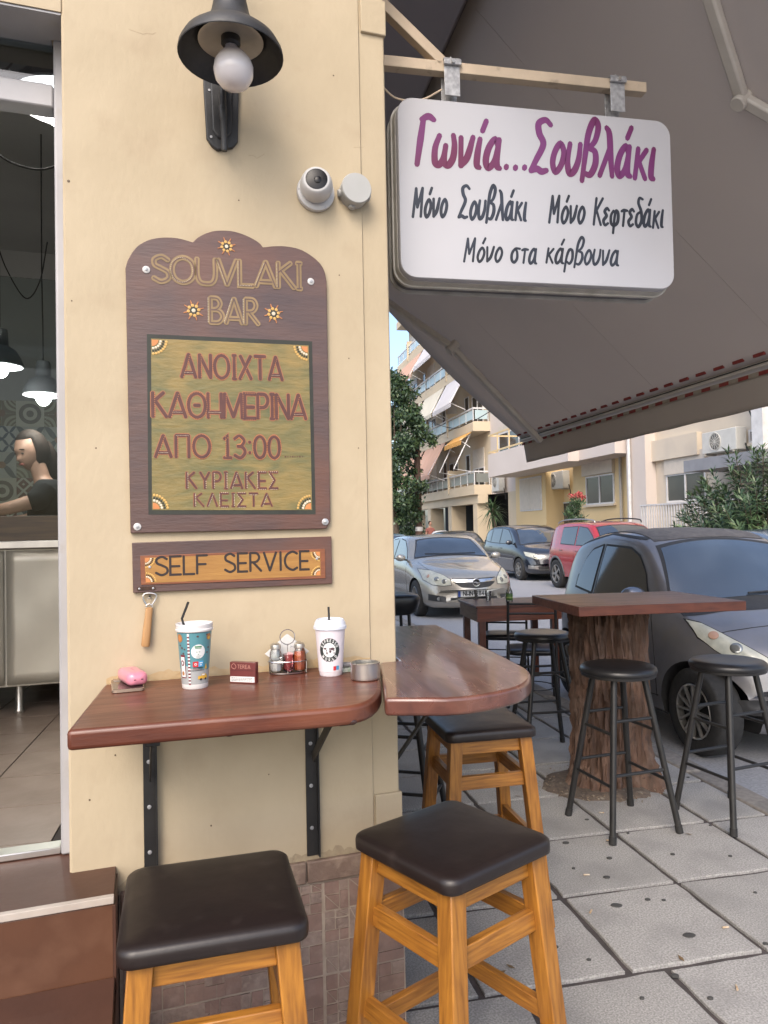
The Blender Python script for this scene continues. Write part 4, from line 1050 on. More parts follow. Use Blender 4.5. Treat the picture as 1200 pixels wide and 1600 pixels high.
# --- wall lantern
YL = 1.80
cb = Pd(366, 120, YL)
lam = thing('wall_lantern', 'black bell-shaped wall lantern with unlit white globe bulb above the menu board', 'lamp', wpt(Pw(346,180)[0], 0, Pw(346,235)[1]), WY)
Ml = (Matrix.Translation(lam.location) @ Matrix.Rotation(WY, 4, 'Z')).inverted()
rc = Pd(361, 88, YL)                                   # centre of the shade's mouth
rl = Ml @ rc; bl = Ml @ cb
RS = 82.5/F_PX*YL
prof = [(RS,0),(RS*.985,.012),(RS*.90,.032),(RS*.74,.050),(RS*.56,.064),(RS*.43,.082),(RS*.36,.108),(RS*.31,.140),(RS*.28,.185),(RS*.27,.235),(RS*.26,.26),(RS*.12,.27)]
obj('shade', MB().lathe(prof, rl, 40, caps=False), G['lamp_black'], lam, smooth=60)
inn = [(RS*.27,.052),(RS*.60,.050),(RS*.61,.046),(RS*.74,.038),(RS*.90,.018),(RS*.975,.001),(RS*.99,-.002),(RS*1.0,0)]
obj('shade_inner', MB().lathe(inn, rl, 40, caps=False), G['lamp_black'], lam, smooth=60)
obj('reflector', MB().lathe([(RS*.14,.046),(RS*.45,.046),(RS*.61,.036),(RS*.62,.0365),(RS*.45,.0475)], rl, 36, caps=False), G['reflector'], lam, smooth=60)
sk = Vector((rl.x, rl.y, rl.z+.046))
obj('socket', MB().lathe([(.024,0),(.024,-.016),(.019,-.022)], sk, 20), G['black_paint'], lam)
bdir = (bl - Vector((rl.x, rl.y, rl.z+.03)))
obj('bulb', disk_at(MB(), Vector((rl.x, rl.y, rl.z+.030)), bdir, [(.0145,-.006),(.0150,.004),(.018,.014),(.034,.028),(.046,.046),(.0495,.064),(.046,.085),(.034,.103),(.018,.112),(.002,.114)], 28), G['bulb'], lam, smooth=180)
# back plate with chamfered corners
pts = [(318,132),(323,215),(331,227),(340,234),(364,230),(372,221),(373.5,132)]
P2 = [Ml @ wpt(*(lambda q: (q[0], .0, q[1]))(Pw(x, y, .012))) for x, y in pts]
poly = [(p.x, p.z) for p in P2]; ztop_ = poly[0][1]
poly = [(poly[0][0], ztop_+.10), (poly[0][0]+.012, ztop_+.118)] + [(poly[-1][0]-.012, ztop_+.118), (poly[-1][0], ztop_+.10)] + poly[::-1][:-0 or None]
cx_ = sum(p[0] for p in poly)/len(poly); cz_ = sum(p[1] for p in poly)/len(poly)
obj('back_plate', MB().prism(poly, -.012, .002, axis='y'), G['lamp_black'], lam, bevel=.003)
obj('raised_panel', MB().prism([(cx_+(x-cx_)*.62, cz_+(z-cz_)*.80) for x, z in poly], -.020, -.012, axis='y'), G['lamp_black'], lam, bevel=.004)
qz = lambda px, py, off: Ml @ wpt(*(lambda q: (q[0], off, q[1]))(Pw(px, py, off)))
r0 = qz(351, 236, .035); r1 = qz(348, 168, .035)
obj('finial_rod', disk_at(MB(), r0, r1-r0, [(.007,0),(.0085,.006),(.0085,.085),(.0105,.088),(.0105,.120),(.006,.128)], 16), G['lamp_black'], lam, smooth=40)
arm = catmull([tuple(r1), tuple(r1+Vector((0,-.004,.10))), tuple(r1+Vector((0,-.02,.26))), (rl.x*.6+r1.x*.4, (rl.y+r1.y)/2-.02, rl.z+.42), (rl.x, rl.y, rl.z+.38), (rl.x, rl.y, rl.z+.26)], 8)
obj('swan_neck_arm', MB().tube(arm, .010, 10), G['lamp_black'], lam)
mb = MB()
for (x, y) in ((327,141),(330,214)):
    p = qz(x, y, .012); disk_at(mb, p, (0,-1,0), [(.0035,0),(.0035,.002)], 8)
obj('plate_screw', mb, G['galv'], lam)

# ================================================================ TABLETOPS ON THE WALL
TZ = 1.08; TT = .041
def top_poly(px): return [Pz(x, y, TZ) for x, y in px]
q1 = [(163,1070),(103.5,1141)]
a, b = Pz(163,1069,TZ), Pz(103.5,1142,TZ)
backL = WO + wU*((Pz(163,1069,TZ)-WO).dot(wU)); backL.z = TZ
fl = Pz(103.5,1142,TZ)
rpts = [Pz(x, y, TZ) for x, y in ((520,1107),(552,1103),(576,1096),(590,1086),(596,1074),(594,1060))]
backR = WO + wU*(-.012); backR.z = TZ
out = [backL, fl] + [Vector(p) for p in catmull([tuple(p) for p in rpts], 4)] + [backR]
wt = thing('wall_table', 'red-brown wooden wall table under the boards, holding the cups', 'table', (fl.x, fl.y, TZ-TT), WY)
Mi = (Matrix.Translation(wt.location) @ Matrix.Rotation(WY, 4, 'Z')).inverted()
pl = [Mi @ p for p in out]
mb = MB().prism([(p.x, p.y) for p in pl], 0, TT)
o = obj('tabletop', mb, G['red_wood'], wt, bevel=.009, seg=3)
# dark knots on the top and the front edge
def knots(lst, par, Minv, z, mat):
    mb = MB()
    for px, py, rx, ry in lst:
        p = Minv @ Pz(px, py, TZ); rr = random.Random(px)
        ring = [(p.x + rx*math.cos(k*math.pi/5)*(1+.3*rr.random()), p.y + ry*math.sin(k*math.pi/5)*(1+.3*rr.random())) for k in range(10)]
        mb.loft([[(x, y, z-.0005) for x, y in ring], [(x, y, z+.0002) for x, y in ring]])
    o = obj('wood_knot', mb, mat, par); return o
kn = pmat('dark_wood_knot', (.030,.012,.008), (.055,.02,.012), 60, .3, coat=.3)
knots([(232,1098,.012,.004),(358,1109,.008,.005),(251,1075,.010,.003),(531,1082,.007,.003),(430,1068,.008,.003)], wt, Mi, TT, kn)
kz = Mi @ Pz(357, 1124, TZ)
for (px, py, s_) in ((359,1147,.011),(551,1129,.011)):
    p = Ppl(px, py, Vector((fl.x, fl.y, 0)), wN); p = Mi @ p
    if px > 500: p = Mi @ Ppl(px, py, rpts[1] , (rpts[2]-rpts[0]).cross(Vector((0,0,1))))
    mb = MB().sphere((p.x, p.y+.0035, p.z), s_, .0042, s_*.6, 12, 6); obj('wood_knot', mb, kn, wt, smooth=180)
# folding brackets
def bracket(label, pxr, pxa):
    """pxr: rail pixel column at the table and at the foot; pxa: the arm's end"""
    (ut, zt_), (ub, zb_) = Pw(pxr[0], 1160), Pw(pxr[1], 1332)
    t = wthing('folding_bracket', label, 'bracket', ut, PLZ, 'black folding brackets under the wall table')
    ue = (ut + ub)/2
    zb_ = PLZ + .012
    wobj('wall_rail', MB().box(ue-.017, ue+.017, -.005, -.0005, zb_, TZ-TT-.002), G['black_paint'], t, bevel=.001)
    wobj('wall_rail', MB().box(ue+.013, ue+.017, -.022, -.0055, zb_, TZ-TT-.002), G['black_paint'], t)
    mb = MB()
    for k in range(4):
        z = TZ-TT-.05-k*.115
        disk_at(mb, (ue-.003, -.005, z), (0,-1,0), [(.0055,0),(.005,.0025),(.003,.003)], 10)
    wobj('rail_bolt', mb, G['galv'], t)
    L_ = .30; ua = ue + pxa
    wobj('support_arm', MB().prism([(-.012, TZ-TT-.001), (-L_, TZ-TT-.001), (-L_, TZ-TT-.042), (-L_+.02, TZ-TT-.05), (-.10, TZ-TT-.055), (-.03, TZ-TT-.16), (-.012, TZ-TT-.16)], 0, .004) if False else
         MB().box(ua-.016, ua-.012, -L_, -.012, TZ-TT-.046, TZ-TT-.002), G['black_paint'], t)
    wobj('support_arm', MB().box(ua+.012, ua+.016, -L_, -.012, TZ-TT-.046, TZ-TT-.002), G['black_paint'], t)
    wobj('arm_cap', MB().box(ua-.0155, ua+.0155, -L_-.003, -L_+.0, TZ-TT-.046, TZ-TT-.003), G['black_paint'], t, bevel=.002)
    wobj('arm_slot', MB().box(ua-.003, ua+.001, -L_-.0045, -L_-.0035, TZ-TT-.040, TZ-TT-.018), G['dark'], t)
    mb = MB(); mb.beam((ua, -L_+.10, TZ-TT-.040), (ue, -.020, TZ-TT-.20), .004, .024); wobj('diagonal_stay', mb, G['black_paint'], t)
    return t
bracket('black folding bracket under the left half of the wall table', (226, 244), .002)
bracket('black folding bracket under the right half of the wall table, near the wall corner', (487, 488), .018)

# right tabletop round the corner
sideoff = .008
def on_side(t): return corner + sS*t + cS*.004
nR = [Pz(x, y, TZ) for x, y in ((601,1091),(695,1091),(735,1088),(775,1081.5),(806,1074),(823,1066),(830,1056),(824,1045),(800,1032),(752,1008),(682,975.5))]
c_in = corner.copy(); c_in.z = TZ
t_far = (nR[-1] - corner).dot(sS)
far_in = on_side(t_far+.01); far_in.z = TZ
seam_b = WO + wU*(-.006) + wN*.001; seam_b.z = TZ
cr1 = corner + wN*.002 + cS*.003; cr1.z = TZ
nm = [nR[0]] + [Vector(p) for p in catmull([tuple(p) for p in nR[1:]], 4)]
poly = nm + [far_in, on_side(.02) + Vector((0,0,TZ)), cr1, seam_b]
poly = [Vector((p.x, p.y, TZ)) for p in poly]
ct2 = thing('corner_table', 'worn red-brown wooden tabletop with rounded end fixed round the wall corner', 'table', (nR[0].x, nR[0].y, TZ-TT), SY)
Mi2 = (Matrix.Translation(ct2.location) @ Matrix.Rotation(SY, 4, 'Z')).inverted()
pl = [Mi2 @ p for p in poly]
obj('tabletop', MB().prism([(p.x, p.y) for p in pl], 0, TT), G['red_wood_y'], ct2, bevel=.008, seg=3)
p = Mi2 @ Pz(775,1083,TZ)
for k_ in range(2):
    mb = MB().sphere((p.x+.004*k_, p.y-.0012-.0, .020-k_*.004), .0022, .0015, .011, 8, 6); 
for t_ in (.25, .95):
    mb = MB()
    q_ = Mi2 @ (on_side(t_) + Vector((0,0,0)))
    mb.box(q_.x+.004, q_.x+.34, q_.y-.015, q_.y+.015, -.035, -.001)
    mb.box(q_.x+.002, q_.x+.012, q_.y-.015, q_.y+.015, -.40, -.036)
    mb.beam((q_.x+.012, q_.y, -.36), (q_.x+.26, q_.y, -.035), .024, .006)
    obj('bracket', mb, G['black_paint'], ct2)

# ================================================================ THINGS ON THE TABLE
def tbl(px, py): return Pz(px, py, TZ + .0003)
# colourful iced coffee cup
def cup_lathe(r0, r1, h, n=40):
    return [(r0*.99,0),(r0,.002),(r0+(r1-r0)*.06,h*.06)]
cA = tbl(305, 1073.5)
k_ = (cA - CAMP).dot(fwd)/F_PX
rb, rt, hh = 19.5*k_, 26.5*k_, 93*k_
cup = thing('paper_cup', 'tall teal printed paper cup with open white lid and bent black straw', 'cup', cA, 0)
def cup_print():
    M = bpy.data.materials.new('teal_cup_print'); M.use_nodes = True; N = M.node_tree.nodes; L = M.node_tree.links; b = N['Principled BSDF']
    b.inputs['Roughness'].default_value = .35; b.inputs['Coat Weight'].default_value = .2
    tc = N.new('ShaderNodeTexCoord'); sp = N.new('ShaderNodeSeparateXYZ'); L.new(tc.outputs['Object'], sp.inputs[0])
    nz = N.new('ShaderNodeTexNoise'); nz.inputs['Scale'].default_value = 22; L.new(tc.outputs['Object'], nz.inputs[0])
    ad = N.new('ShaderNodeMath'); ad.operation = 'MULTIPLY_ADD'; L.new(nz.outputs[0], ad.inputs[0]); ad.inputs[1].default_value = .05; L.new(sp.outputs[2], ad.inputs[2])
    gt = N.new('ShaderNodeMath'); gt.operation = 'GREATER_THAN'; L.new(ad.outputs[0], gt.inputs[0]); gt.inputs[1].default_value = hh*.33+.025
    mx = N.new('ShaderNodeMix'); mx.data_type = 'RGBA'; L.new(gt.outputs[0], mx.inputs[0]); mx.inputs[6].default_value = (.33,.34,.34,1); mx.inputs[7].default_value = (.085,.235,.27,1)
    L.new(mx.outputs[2], b.inputs['Base Color']); return M
G['paper'] = pmat('white_cup_paper', (.68,.66,.65), (.63,.61,.60), 8, .45)
rz = lambda z, r0=rb, r1=rt, H=hh: r0 + (r1-r0)*z/H
obj('cup_base', MB().lathe([(rz(0)*.96,0),(rz(0),.0015),(rz(hh*.085),hh*.085)], n=40), G['paper'], cup, smooth=50)
obj('cup_sleeve', MB().lathe([(rz(hh*.086)*1.01,hh*.086),(rz(hh*.94)*1.01,hh*.94)], n=48), cup_print(), cup, smooth=50)
def cup_patch(name, ang, z, w, h, mat, shape='rect', par=cup, r0=rb, r1=rt, H=hh, off=.0006, n=8, rot=0.0):
    """a printed shape wrapped on the cup wall; ang measured from the side facing the camera"""
    base = math.atan2(-par.location.y, -par.location.x) + ang
    mb = MB(); rr = lambda zz: (r0 + (r1-r0)*zz/H)*1.01 + off
    if shape == 'rect':
        P = [[((z-h/2+h*j/3), (-w/2+w*i/n)) for j in range(4)] for i in range(n+1)]
        mb.grid([[(rr(zz)*math.cos(base+s_/rr(zz)), rr(zz)*math.sin(base+s_/rr(zz)), zz) for zz, s_ in row] for row in P])
    else:
        ring = []
        K = 20 if shape == 'disc' else shape
        c0 = (rr(z)*math.cos(base), rr(z)*math.sin(base), z)
        rows = []
        for q in (0.02, .4, .75, 1.0):
            rows.append([(lambda s_, zz: (rr(zz)*math.cos(base+s_/rr(zz)), rr(zz)*math.sin(base+s_/rr(zz)), zz))(w/2*q*math.cos(2*math.pi*i/K+rot), z + h/2*q*math.sin(2*math.pi*i/K+rot)) for i in range(K+1)])
        mb.grid(rows)
    return obj(name, mb, mat, par, smooth=0, fix=False)
F = lambda n_, c_: G.setdefault(n_, pmat(n_, c_, c_, 8, .45))
wh = F('print_white', (.66,.67,.66)); mr_ = F('print_maroon', (.16,.03,.04)); ora = F('print_orange', (.50,.20,.06)); yel = F('print_yellow', (.62,.36,.05))
blk = F('print_black', (.02,.02,.022)); red_ = F('print_red', (.50,.03,.04)); blu = F('print_blue', (.06,.30,.55)); grn = F('print_green', (.07,.22,.10)); brn = F('print_brown', (.10,.05,.045)); cookie = F('print_cookie', (.36,.16,.06))
pw_ = k_                                          # metres per photo pixel at the cup
cup_patch('printed_straw', -.38, hh*.50, 3.4*pw_, hh*.86, wh, n=2)
mb_n = 15
for i in range(mb_n):
    cup_patch('printed_stripe', -.38, hh*(.095 + .83*i/mb_n), 3.4*pw_, hh*.027, mr_, n=2, off=.0009)
cup_patch('round_label', .22, hh*.63, 22*pw_, 22*pw_, wh, 'disc')
cup_patch('label_print', .22, hh*.71, 11*pw_, 2.2*pw_, grn, off=.0010)
cup_patch('label_print', .22, hh*.685, 10*pw_, 1.0*pw_, grn, off=.0010)
for a_ in (0, 120, 240):
    x_, z_ = 2.4*pw_*math.cos(R(a_+30)), 2.4*pw_*math.sin(R(a_+30))
    cup_patch('recycling_arrow', .22 + x_/rz(hh*.6), hh*.61+z_, 2.6*pw_, 2.0*pw_, grn, 3, off=.0010, rot=R(a_))
for j_ in range(3): cup_patch('label_print', .22, hh*(.56-.018*j_), (9-2*j_)*pw_, .6*pw_, F('print_grey', (.35,.38,.36)), off=.0010)
cup_patch('blue_sign', .40, hh*.425, 8*pw_, 9*pw_, blu, off=.0009); cup_patch('red_sign', .05, hh*.42, 8.5*pw_, 8.5*pw_, red_, off=.0009)
cup_patch('sign_mark', .05, hh*.42, 4*pw_, 4*pw_, wh, 'disc', off=.0012); cup_patch('sign_mark', .05, hh*.42, 2*pw_, 2*pw_, red_, 'disc', off=.0015)
cup_patch('sign_mark', .40, hh*.44, 5*pw_, 1.4*pw_, wh, off=.0012); cup_patch('sign_mark', .40, hh*.405, 3*pw_, 1.4*pw_, wh, off=.0012)
cup_patch('caption', .22, hh*.36, 15*pw_, 1.2*pw_, blk, off=.0009); cup_patch('caption', .18, hh*.335, 15*pw_, .6*pw_, mr_, off=.0009)
cup_patch('printed_biscuit', -1.02, hh*.85, 13*pw_, 13*pw_, cookie, 'disc'); cup_patch('printed_biscuit', -1.02, hh*.85, 8*pw_, 8*pw_, ora, 'disc', off=.0009)
cup_patch('printed_cake', .98, hh*.86, 11*pw_, 10*pw_, cookie, 'disc'); cup_patch('printed_cake', .98, hh*.84, 7*pw_, 5*pw_, yel, 'disc', off=.0009)
for (a_, z_, s_) in ((-.86,.69,4),(-1.02,.73,3.5),(-.78,.60,3.4),(-.66,.67,3),(.18,.88,3.6),(.86,.60,3.5),(.95,.68,3.3),(.78,.90,3)):
    cup_patch('printed_bean', a_, hh*z_, s_*pw_, s_*.85*pw_, brn, 'disc')
cup_patch('printed_door', -.86, hh*.385, 9.5*pw_, 36*pw_, mr_, off=.0007); cup_patch('printed_door', -.87, hh*.375, 8*pw_, 31*pw_, wh, off=.0009)
cup_patch('printed_emblem', -.88, hh*.44, 6.4*pw_, 9*pw_, mr_, 'disc', off=.0012); cup_patch('printed_emblem', -.88, hh*.44, 3.2*pw_, 5*pw_, wh, 'disc', off=.0015); cup_patch('printed_emblem', -.88, hh*.27, 5*pw_, 7*pw_, cookie, 'disc', off=.0012)
cup_patch('printed_car', .60, hh*.195, 17*pw_, 5*pw_, yel, off=.0009); cup_patch('printed_car', .66, hh*.235, 10*pw_, 4*pw_, yel, 8, off=.0009)
cup_patch('printed_window', .62, hh*.238, 5*pw_, 2*pw_, wh, off=.0012)
for a_ in (.42, .80): cup_patch('printed_wheel', a_, hh*.165, 3.6*pw_, 3.6*pw_, blk, 'disc', off=.0012)
cup_patch('printed_tower', .80, hh*.36, 6*pw_, 12*pw_, yel, 3, rot=R(90), off=.0009)
cup_patch('printed_line', .1, hh*.315, 26*pw_, .8*pw_, blk, off=.0008)
zl = hh*.945
obj('lid', MB().lathe([(rt*1.03,zl),(rt*1.08,zl+.002),(rt*1.09,zl+.006),(rt*1.05,zl+.008),(rt*1.055,zl+.014),(rt*1.08,zl+.017),(rt*1.06,zl+.0195),(rt*.98,zl+.0185),(rt*.95,zl+.010),(rt*.90,zl+.008),(.002,zl+.008)], n=48), G['paper'], cup, smooth=40)
sA = Ppl(289, 976, cA, (0,1,0)) - cA; sB = Ppl(286, 966, cA, (0,1,0)) - cA; sC = Ppl(296, 940, cA, (0,1,0)) - cA
obj('straw', MB().tube([(sA.x+.012, -.01, hh*.5), (sA.x, -.01, sA.z), (sB.x, -.01, sB.z), (sC.x, -.01, sC.z)], .0030, 10), G['rubber'], cup)

# white espresso cup
cB = tbl(517, 1054); k2 = (cB - CAMP).dot(fwd)/F_PX
rb2, rt2, hh2 = 17.5*k2, 23.5*k2, 74*k2
cup2 = thing('paper_cup', 'white takeaway coffee cup with round black emblem, domed lid and straight straw', 'cup', cB, 0)
obj('cup_wall', MB().lathe([(rb2*.97,0),(rb2,.0015),(rb2+(rt2-rb2)*.09,hh2*.09),(rb2+(rt2-rb2)*.09+.001,hh2*.095),(rt2,hh2)], n=44), pmat('white_cup_wall', (.66,.60,.64), (.62,.57,.60), 8, .42), cup2, smooth=50)
obj('lid', MB().lathe([(rt2*1.04,hh2-.004),(rt2*1.10,hh2-.003),(rt2*1.10,hh2+.004),(rt2*1.05,hh2+.006),(rt2*1.03,hh2+.012),(rt2*.93,hh2+.020),(rt2*.86,hh2+.022),(rt2*.82,hh2+.019),(rt2*.4,hh2+.017),(.002,hh2+.017)], n=48), pmat('bluish_white_lid', (.60,.63,.70), (.56,.59,.66), 8, .35), cup2, smooth=40)
kw = dict(par=cup2, r0=rb2, r1=rt2, H=hh2)
ze = hh2*.56; D_ = 33*k2
cup_patch('emblem_ring', -.08, ze, D_, D_*1.12, G['black_ink'] if False else F('print_charcoal', (.03,.035,.034)), 'disc', **kw)
cup_patch('emblem_field', -.08, ze, D_*.62, D_*.68, wh, 'disc', off=.0010, **kw)
for (dx, dz, w_, h_, s_) in ((-.19,.07,.16,.10,5),(-.13,-.02,.07,.14,3),(-.11,-.14,.08,.14,5),(.02,.06,.10,.08,5),(.04,-.06,.12,.16,5),(.14,.06,.22,.13,7),(.20,-.02,.08,.10,3),(.22,-.14,.10,.06,5)):
    cup_patch('emblem_map', -.08 + dx*D_/rz(ze, rb2, rt2, hh2), ze + dz*D_, w_*D_, h_*D_, F('print_map', (.09,.045,.055)), s_, off=.0014, **kw)
def cup_text(s, a0, a1, rad, zc, hgt, flip, mat, par, r0, r1, H):
    mb = MB(); n = len(s)
    base = math.atan2(-par.location.y, -par.location.x) - .08
    for i, ch in enumerate(s):
        w, sk_ = UP['J' if ch == 'I' else ch]
        t = R(a0 + (a1-a0)*i/(n-1))
        for si, (k, q) in enumerate(sk_):
            if k == 'c': q = catmull(q, 3)
            if k == 'o': q = catmull(q, 3, True); q = q + [q[0]]
            def T(v, off, t=t):
                x = (v.x - w/2)*hgt*.95; y = (v.y - .5)*hgt
                if flip: px_, pz_ = (rad - y)*math.cos(t) - x*math.sin(t)*-1*-1, (rad - y)*math.sin(t) + x*math.cos(t)
                else: px_, pz_ = (rad + y)*math.cos(t) + x*math.sin(t), (rad + y)*math.sin(t) - x*math.cos(t)
                zz = zc + pz_*1.12; rr = (r0 + (r1-r0)*zz/H)*1.01 + off
                return (rr*math.cos(base + px_/rr), rr*math.sin(base + px_/rr), zz)
            _ribbon(mb, q, .20, .0014 + si*5e-5, T, True)
    return obj('emblem_text', mb, mat, par, smooth=0, fix=False)
cup_text('ESPRESSO', 156, 24, D_*.405, ze, D_*.115, False, wh, cup2, rb2, rt2, hh2)
cup_text('WORLD', 222, 318, D_*.405, ze, D_*.115, True, wh, cup2, rb2, rt2, hh2)
cup_patch('small_print_mark', .33, hh2*.175, 4.6*k2, 6.5*k2, red_, off=.0010, **kw); cup_patch('small_print_mark', .58, hh2*.18, 4.8*k2, 6.5*k2, blu, off=.0010, **kw)
sB_ = Ppl(513.5, 948, cB, (0,1,0)) - cB
obj('straw', MB().tube([(sB_.x+.003, -.004, hh2*.5), (sB_.x, -.004, sB_.z)], .0028, 10), G['rubber'], cup2)

# cigarette pack standing on its side
pA = tbl(359.5, 1067); pB = tbl(399.5, 1068.5); d_ = (pB-pA); wpk = d_.length; ang = math.atan2(d_.y, d_.x)
pk = thing('cigarette_pack', 'small dark red TEREA tobacco pack with white warning strip standing on the table', 'cigarette pack', pA, ang)
hpk = 32.5*(pA - CAMP).dot(fwd)/F_PX
obj('pack_body', MB().box(0, wpk, 0, .017, 0, hpk), pmat('dark_red_card', (.13,.022,.020), (.10,.018,.017), 14, .3, coat=.3), pk, bevel=.0008)
obj('lid_line', MB().box(.0005, wpk-.0005, -.0003, .001, hpk*.60, hpk*.615), F('print_dark_red', (.05,.008,.008)), pk)
obj('warning_strip', MB().box(.001, wpk-.003, -.0004, .001, hpk*.06, hpk*.32), wh, pk)
mb = MB()
for r_ in range(3):
    x = .004; rr = random.Random(r_)
    while x < wpk - .008:
        w_ = rr.uniform(.002, .006); mb.box(x, min(x+w_, wpk-.007), -.0006, .0, hpk*(.25-.065*r_)-.0006, hpk*(.25-.065*r_)+.0006); x += w_+.001
obj('warning_text', mb, blk, pk)
ink = F('print_rose_gold', (.42,.20,.16))
obj('brand_lettering', write('TEREA', UP, (wpk*.31, hpk*.71), (wpk*.80, hpk*.71), hpk*.17, wd=.12, off=.0005, gap=.22, step=2e-5), ink, pk, smooth=0, fix=False)
mb = MB(); q = catmull([(wpk*.13,hpk*.70),(wpk*.07,hpk*.76),(wpk*.08,hpk*.86),(wpk*.15,hpk*.93),(wpk*.22,hpk*.86),(wpk*.24,hpk*.76),(wpk*.19,hpk*.68)], 4, True)
mb.tube([(x, -.0003, z) for x, z in q], .0007, 5, closed=True); obj('logo_ring', mb, ink, pk)

# caddy with salt, spice and toothpicks, napkins
cc_ = tbl(450, 1052.5)
kc = (cc_ - CAMP).dot(fwd)/F_PX
cad = thing('condiment_caddy', 'small chrome wire condiment caddy with ring handle on the wall table', 'caddy', cc_, R(10))
rC = 29*kc
def oval(rx, ry, z, n=36): return [(rx*math.cos(2*math.pi*i/n), ry*math.sin(2*math.pi*i/n), z) for i in range(n)]
obj('tray', MB().loft([oval(rC,rC*.42,.002), oval(rC*1.02,rC*.44,.006), oval(rC*.98,rC*.40,.005)]), G['chrome'], cad, smooth=60)
obj('rail', MB().tube(oval(rC*1.06,rC*.48,.034), .0014, 6, closed=True), G['chrome'], cad)
for a_ in (20, 160, 200, 340): obj('upright', MB().cyl((rC*1.04*math.cos(R(a_)), rC*.46*math.sin(R(a_)), .003), (rC*1.06*math.cos(R(a_)), rC*.48*math.sin(R(a_)), .034), .0012, n=6), G['chrome'], cad)
hr = 11.5*kc; zc_ = 57*kc
obj('ring_handle', MB().tube([(hr*math.cos(2*math.pi*i/28), .0, zc_+hr*math.sin(2*math.pi*i/28)) for i in range(28)], .0013, 6, closed=True), G['chrome'], cad)
obj('handle_stem', MB().cyl((0,0,.004),(0,0,zc_-hr), .0013, n=6), G['chrome'], cad)
G['jar'] = glassmat('clear_jar_glass', (.93,.95,.95), .10)
sh_ = thing('condiment_shaker', 'glass salt shaker with steel cap, left one in the wire caddy', 'shaker', cad.matrix_basis @ Vector((-18.5*kc, 0, .0062)), 0, 'shakers in the wire caddy')
rj = 9.8*kc; hj = 42*kc
jar_prof = [(rj*.8,0),(rj*.92,.002),(rj*1.0,hj*.15),(rj*1.02,hj*.5),(rj*.92,hj*.72),(rj*.70,hj*.84),(rj*.72,hj*.88)]
def shaker(t, fill, lv):
    obj('jar', MB().lathe(jar_prof, n=10), G['jar'], t, smooth=20)
    obj('filling', MB().lathe([(rj*.72,.003),(rj*.88,.006),(rj*.93,hj*.3),(rj*.93*(1 if lv < .6 else .99),hj*lv),(.002,hj*lv+.001)], n=10), fill, t)
    obj('cap', MB().lathe([(rj*.84,hj*.85),(rj*.88,hj*.86),(rj*.88,hj*.96),(rj*.84,hj*1.01),(rj*.5,hj*1.07),(.001,hj*1.08)], n=20), G['steel'], t)
shaker(sh_, F('salt', (.72,.70,.68)), .36)
sh2 = thing('condiment_shaker', 'glass shaker of orange-red spice with steel cap, right one in the wire caddy', 'shaker', cad.matrix_basis @ Vector((18.5*kc, 0, .0062)), 0, 'shakers in the wire caddy')
shaker(sh2, pmat('paprika', (.52,.10,.02), (.40,.075,.015), 90, .8, .3, 200), .72)
tb = thing('toothpick_tube', 'pink clear tube between the two shakers in the caddy', 'toothpick holder', cad.matrix_basis @ Vector((1.0*kc, 0, .0065)), 0)
obj('pink_tube', MB().lathe([(rj*.62,0),(rj*.85,.002),(rj*.95,hj*.62),(rj*.98,hj*.63)], n=18), glassmat('pink_plastic', (.86,.50,.52), .10), tb, smooth=60)
obj('sachet', MB().box(-.008,.008,-.0008,.0008,.004,.05, Matrix.Rotation(R(14),3,'Y')), F('pink_paper', (.60,.30,.30)), tb)
obj('sachet', MB().box(-.002,.012,.001,.0022,.012,.066, Matrix.Rotation(R(18),3,'Y')), glassmat('clear_wrapper', (.9,.9,.9), .25), tb)
nk = thing('napkin_stack', 'white paper napkins standing on one corner behind the condiment caddy', 'napkins', cad.matrix_basis @ Vector((0, .024, .001)), R(10))
ns = 33*kc
for q in range(4):
    d = .003*q; cxn = (-1.5+q)*kc*.8
    mb = MB(); dz = ns*1.03
    mb.loft([[(cxn-dz, d, dz*.86), (cxn, d, .004), (cxn+dz, d, dz*.86), (cxn, d+.001, dz*2*.86)], [(cxn-dz, d+.0018, dz*.86), (cxn, d+.0018, .004), (cxn+dz, d+.0018, dz*.86), (cxn, d+.0028, dz*2*.86)]])
    obj('napkin', mb, F('napkin_paper', (.56,.56,.55)), nk, bevel=.0006)

# steel ashtray on the seam, phone, lighter, papers
ca = tbl(571, 1061); ka = (ca - CAMP).dot(fwd)/F_PX; ra = 23*ka
ash = thing('ashtray', 'round brushed steel ashtray at the seam of the two tabletops', 'ashtray', ca, R(20))
ha = 26*ka
obj('bowl', MB().lathe([(ra*.90,0),(ra*.98,.003),(ra,.008),(ra,ha*.85),(ra*1.02,ha),(ra*.99,ha*1.02),(ra*.94,ha*.99),(ra*.93,ha*.5),(ra*.90,.006),(.002,.005)], n=44), G['steel'], ash, smooth=35)
obj('bridge', MB().box(-ra*.97, ra*.97, -.007, .007, ha*.86, ha*.90), G['steel'], ash, bevel=.001)
pp = tbl(541, 1049)
pb = thing('paper_packet', 'flattened white and green packet lying behind the white coffee cup', 'packet', pp, R(24))
obj('packet', MB().box(-.04, .03, -.012, .022, 0, .010), pmat('packet_print', (.55,.55,.50), (.20,.26,.18), 60, .5), pb, bevel=.001)
lg = thing('electronic_cigarette', 'grey slim vaping stick with red tip lying on the packet behind the white cup', 'vape', pp + Vector((0,.004,.0175)), R(8))
mb = MB().tube([(-.05,0,0),(.026,0,0)], .0070, 16); obj('grey_barrel', mb, F('dark_grey_plastic', (.20,.19,.19)), lg)
obj('red_tip', MB().tube([(.0262,0,0),(.034,0,0)], .0068, 16), F('shiny_red', (.35,.02,.03)), lg)
obj('steel_end', MB().tube([(.0342,0,0),(.041,0,0)], .0045, 12), G['chrome'], lg)

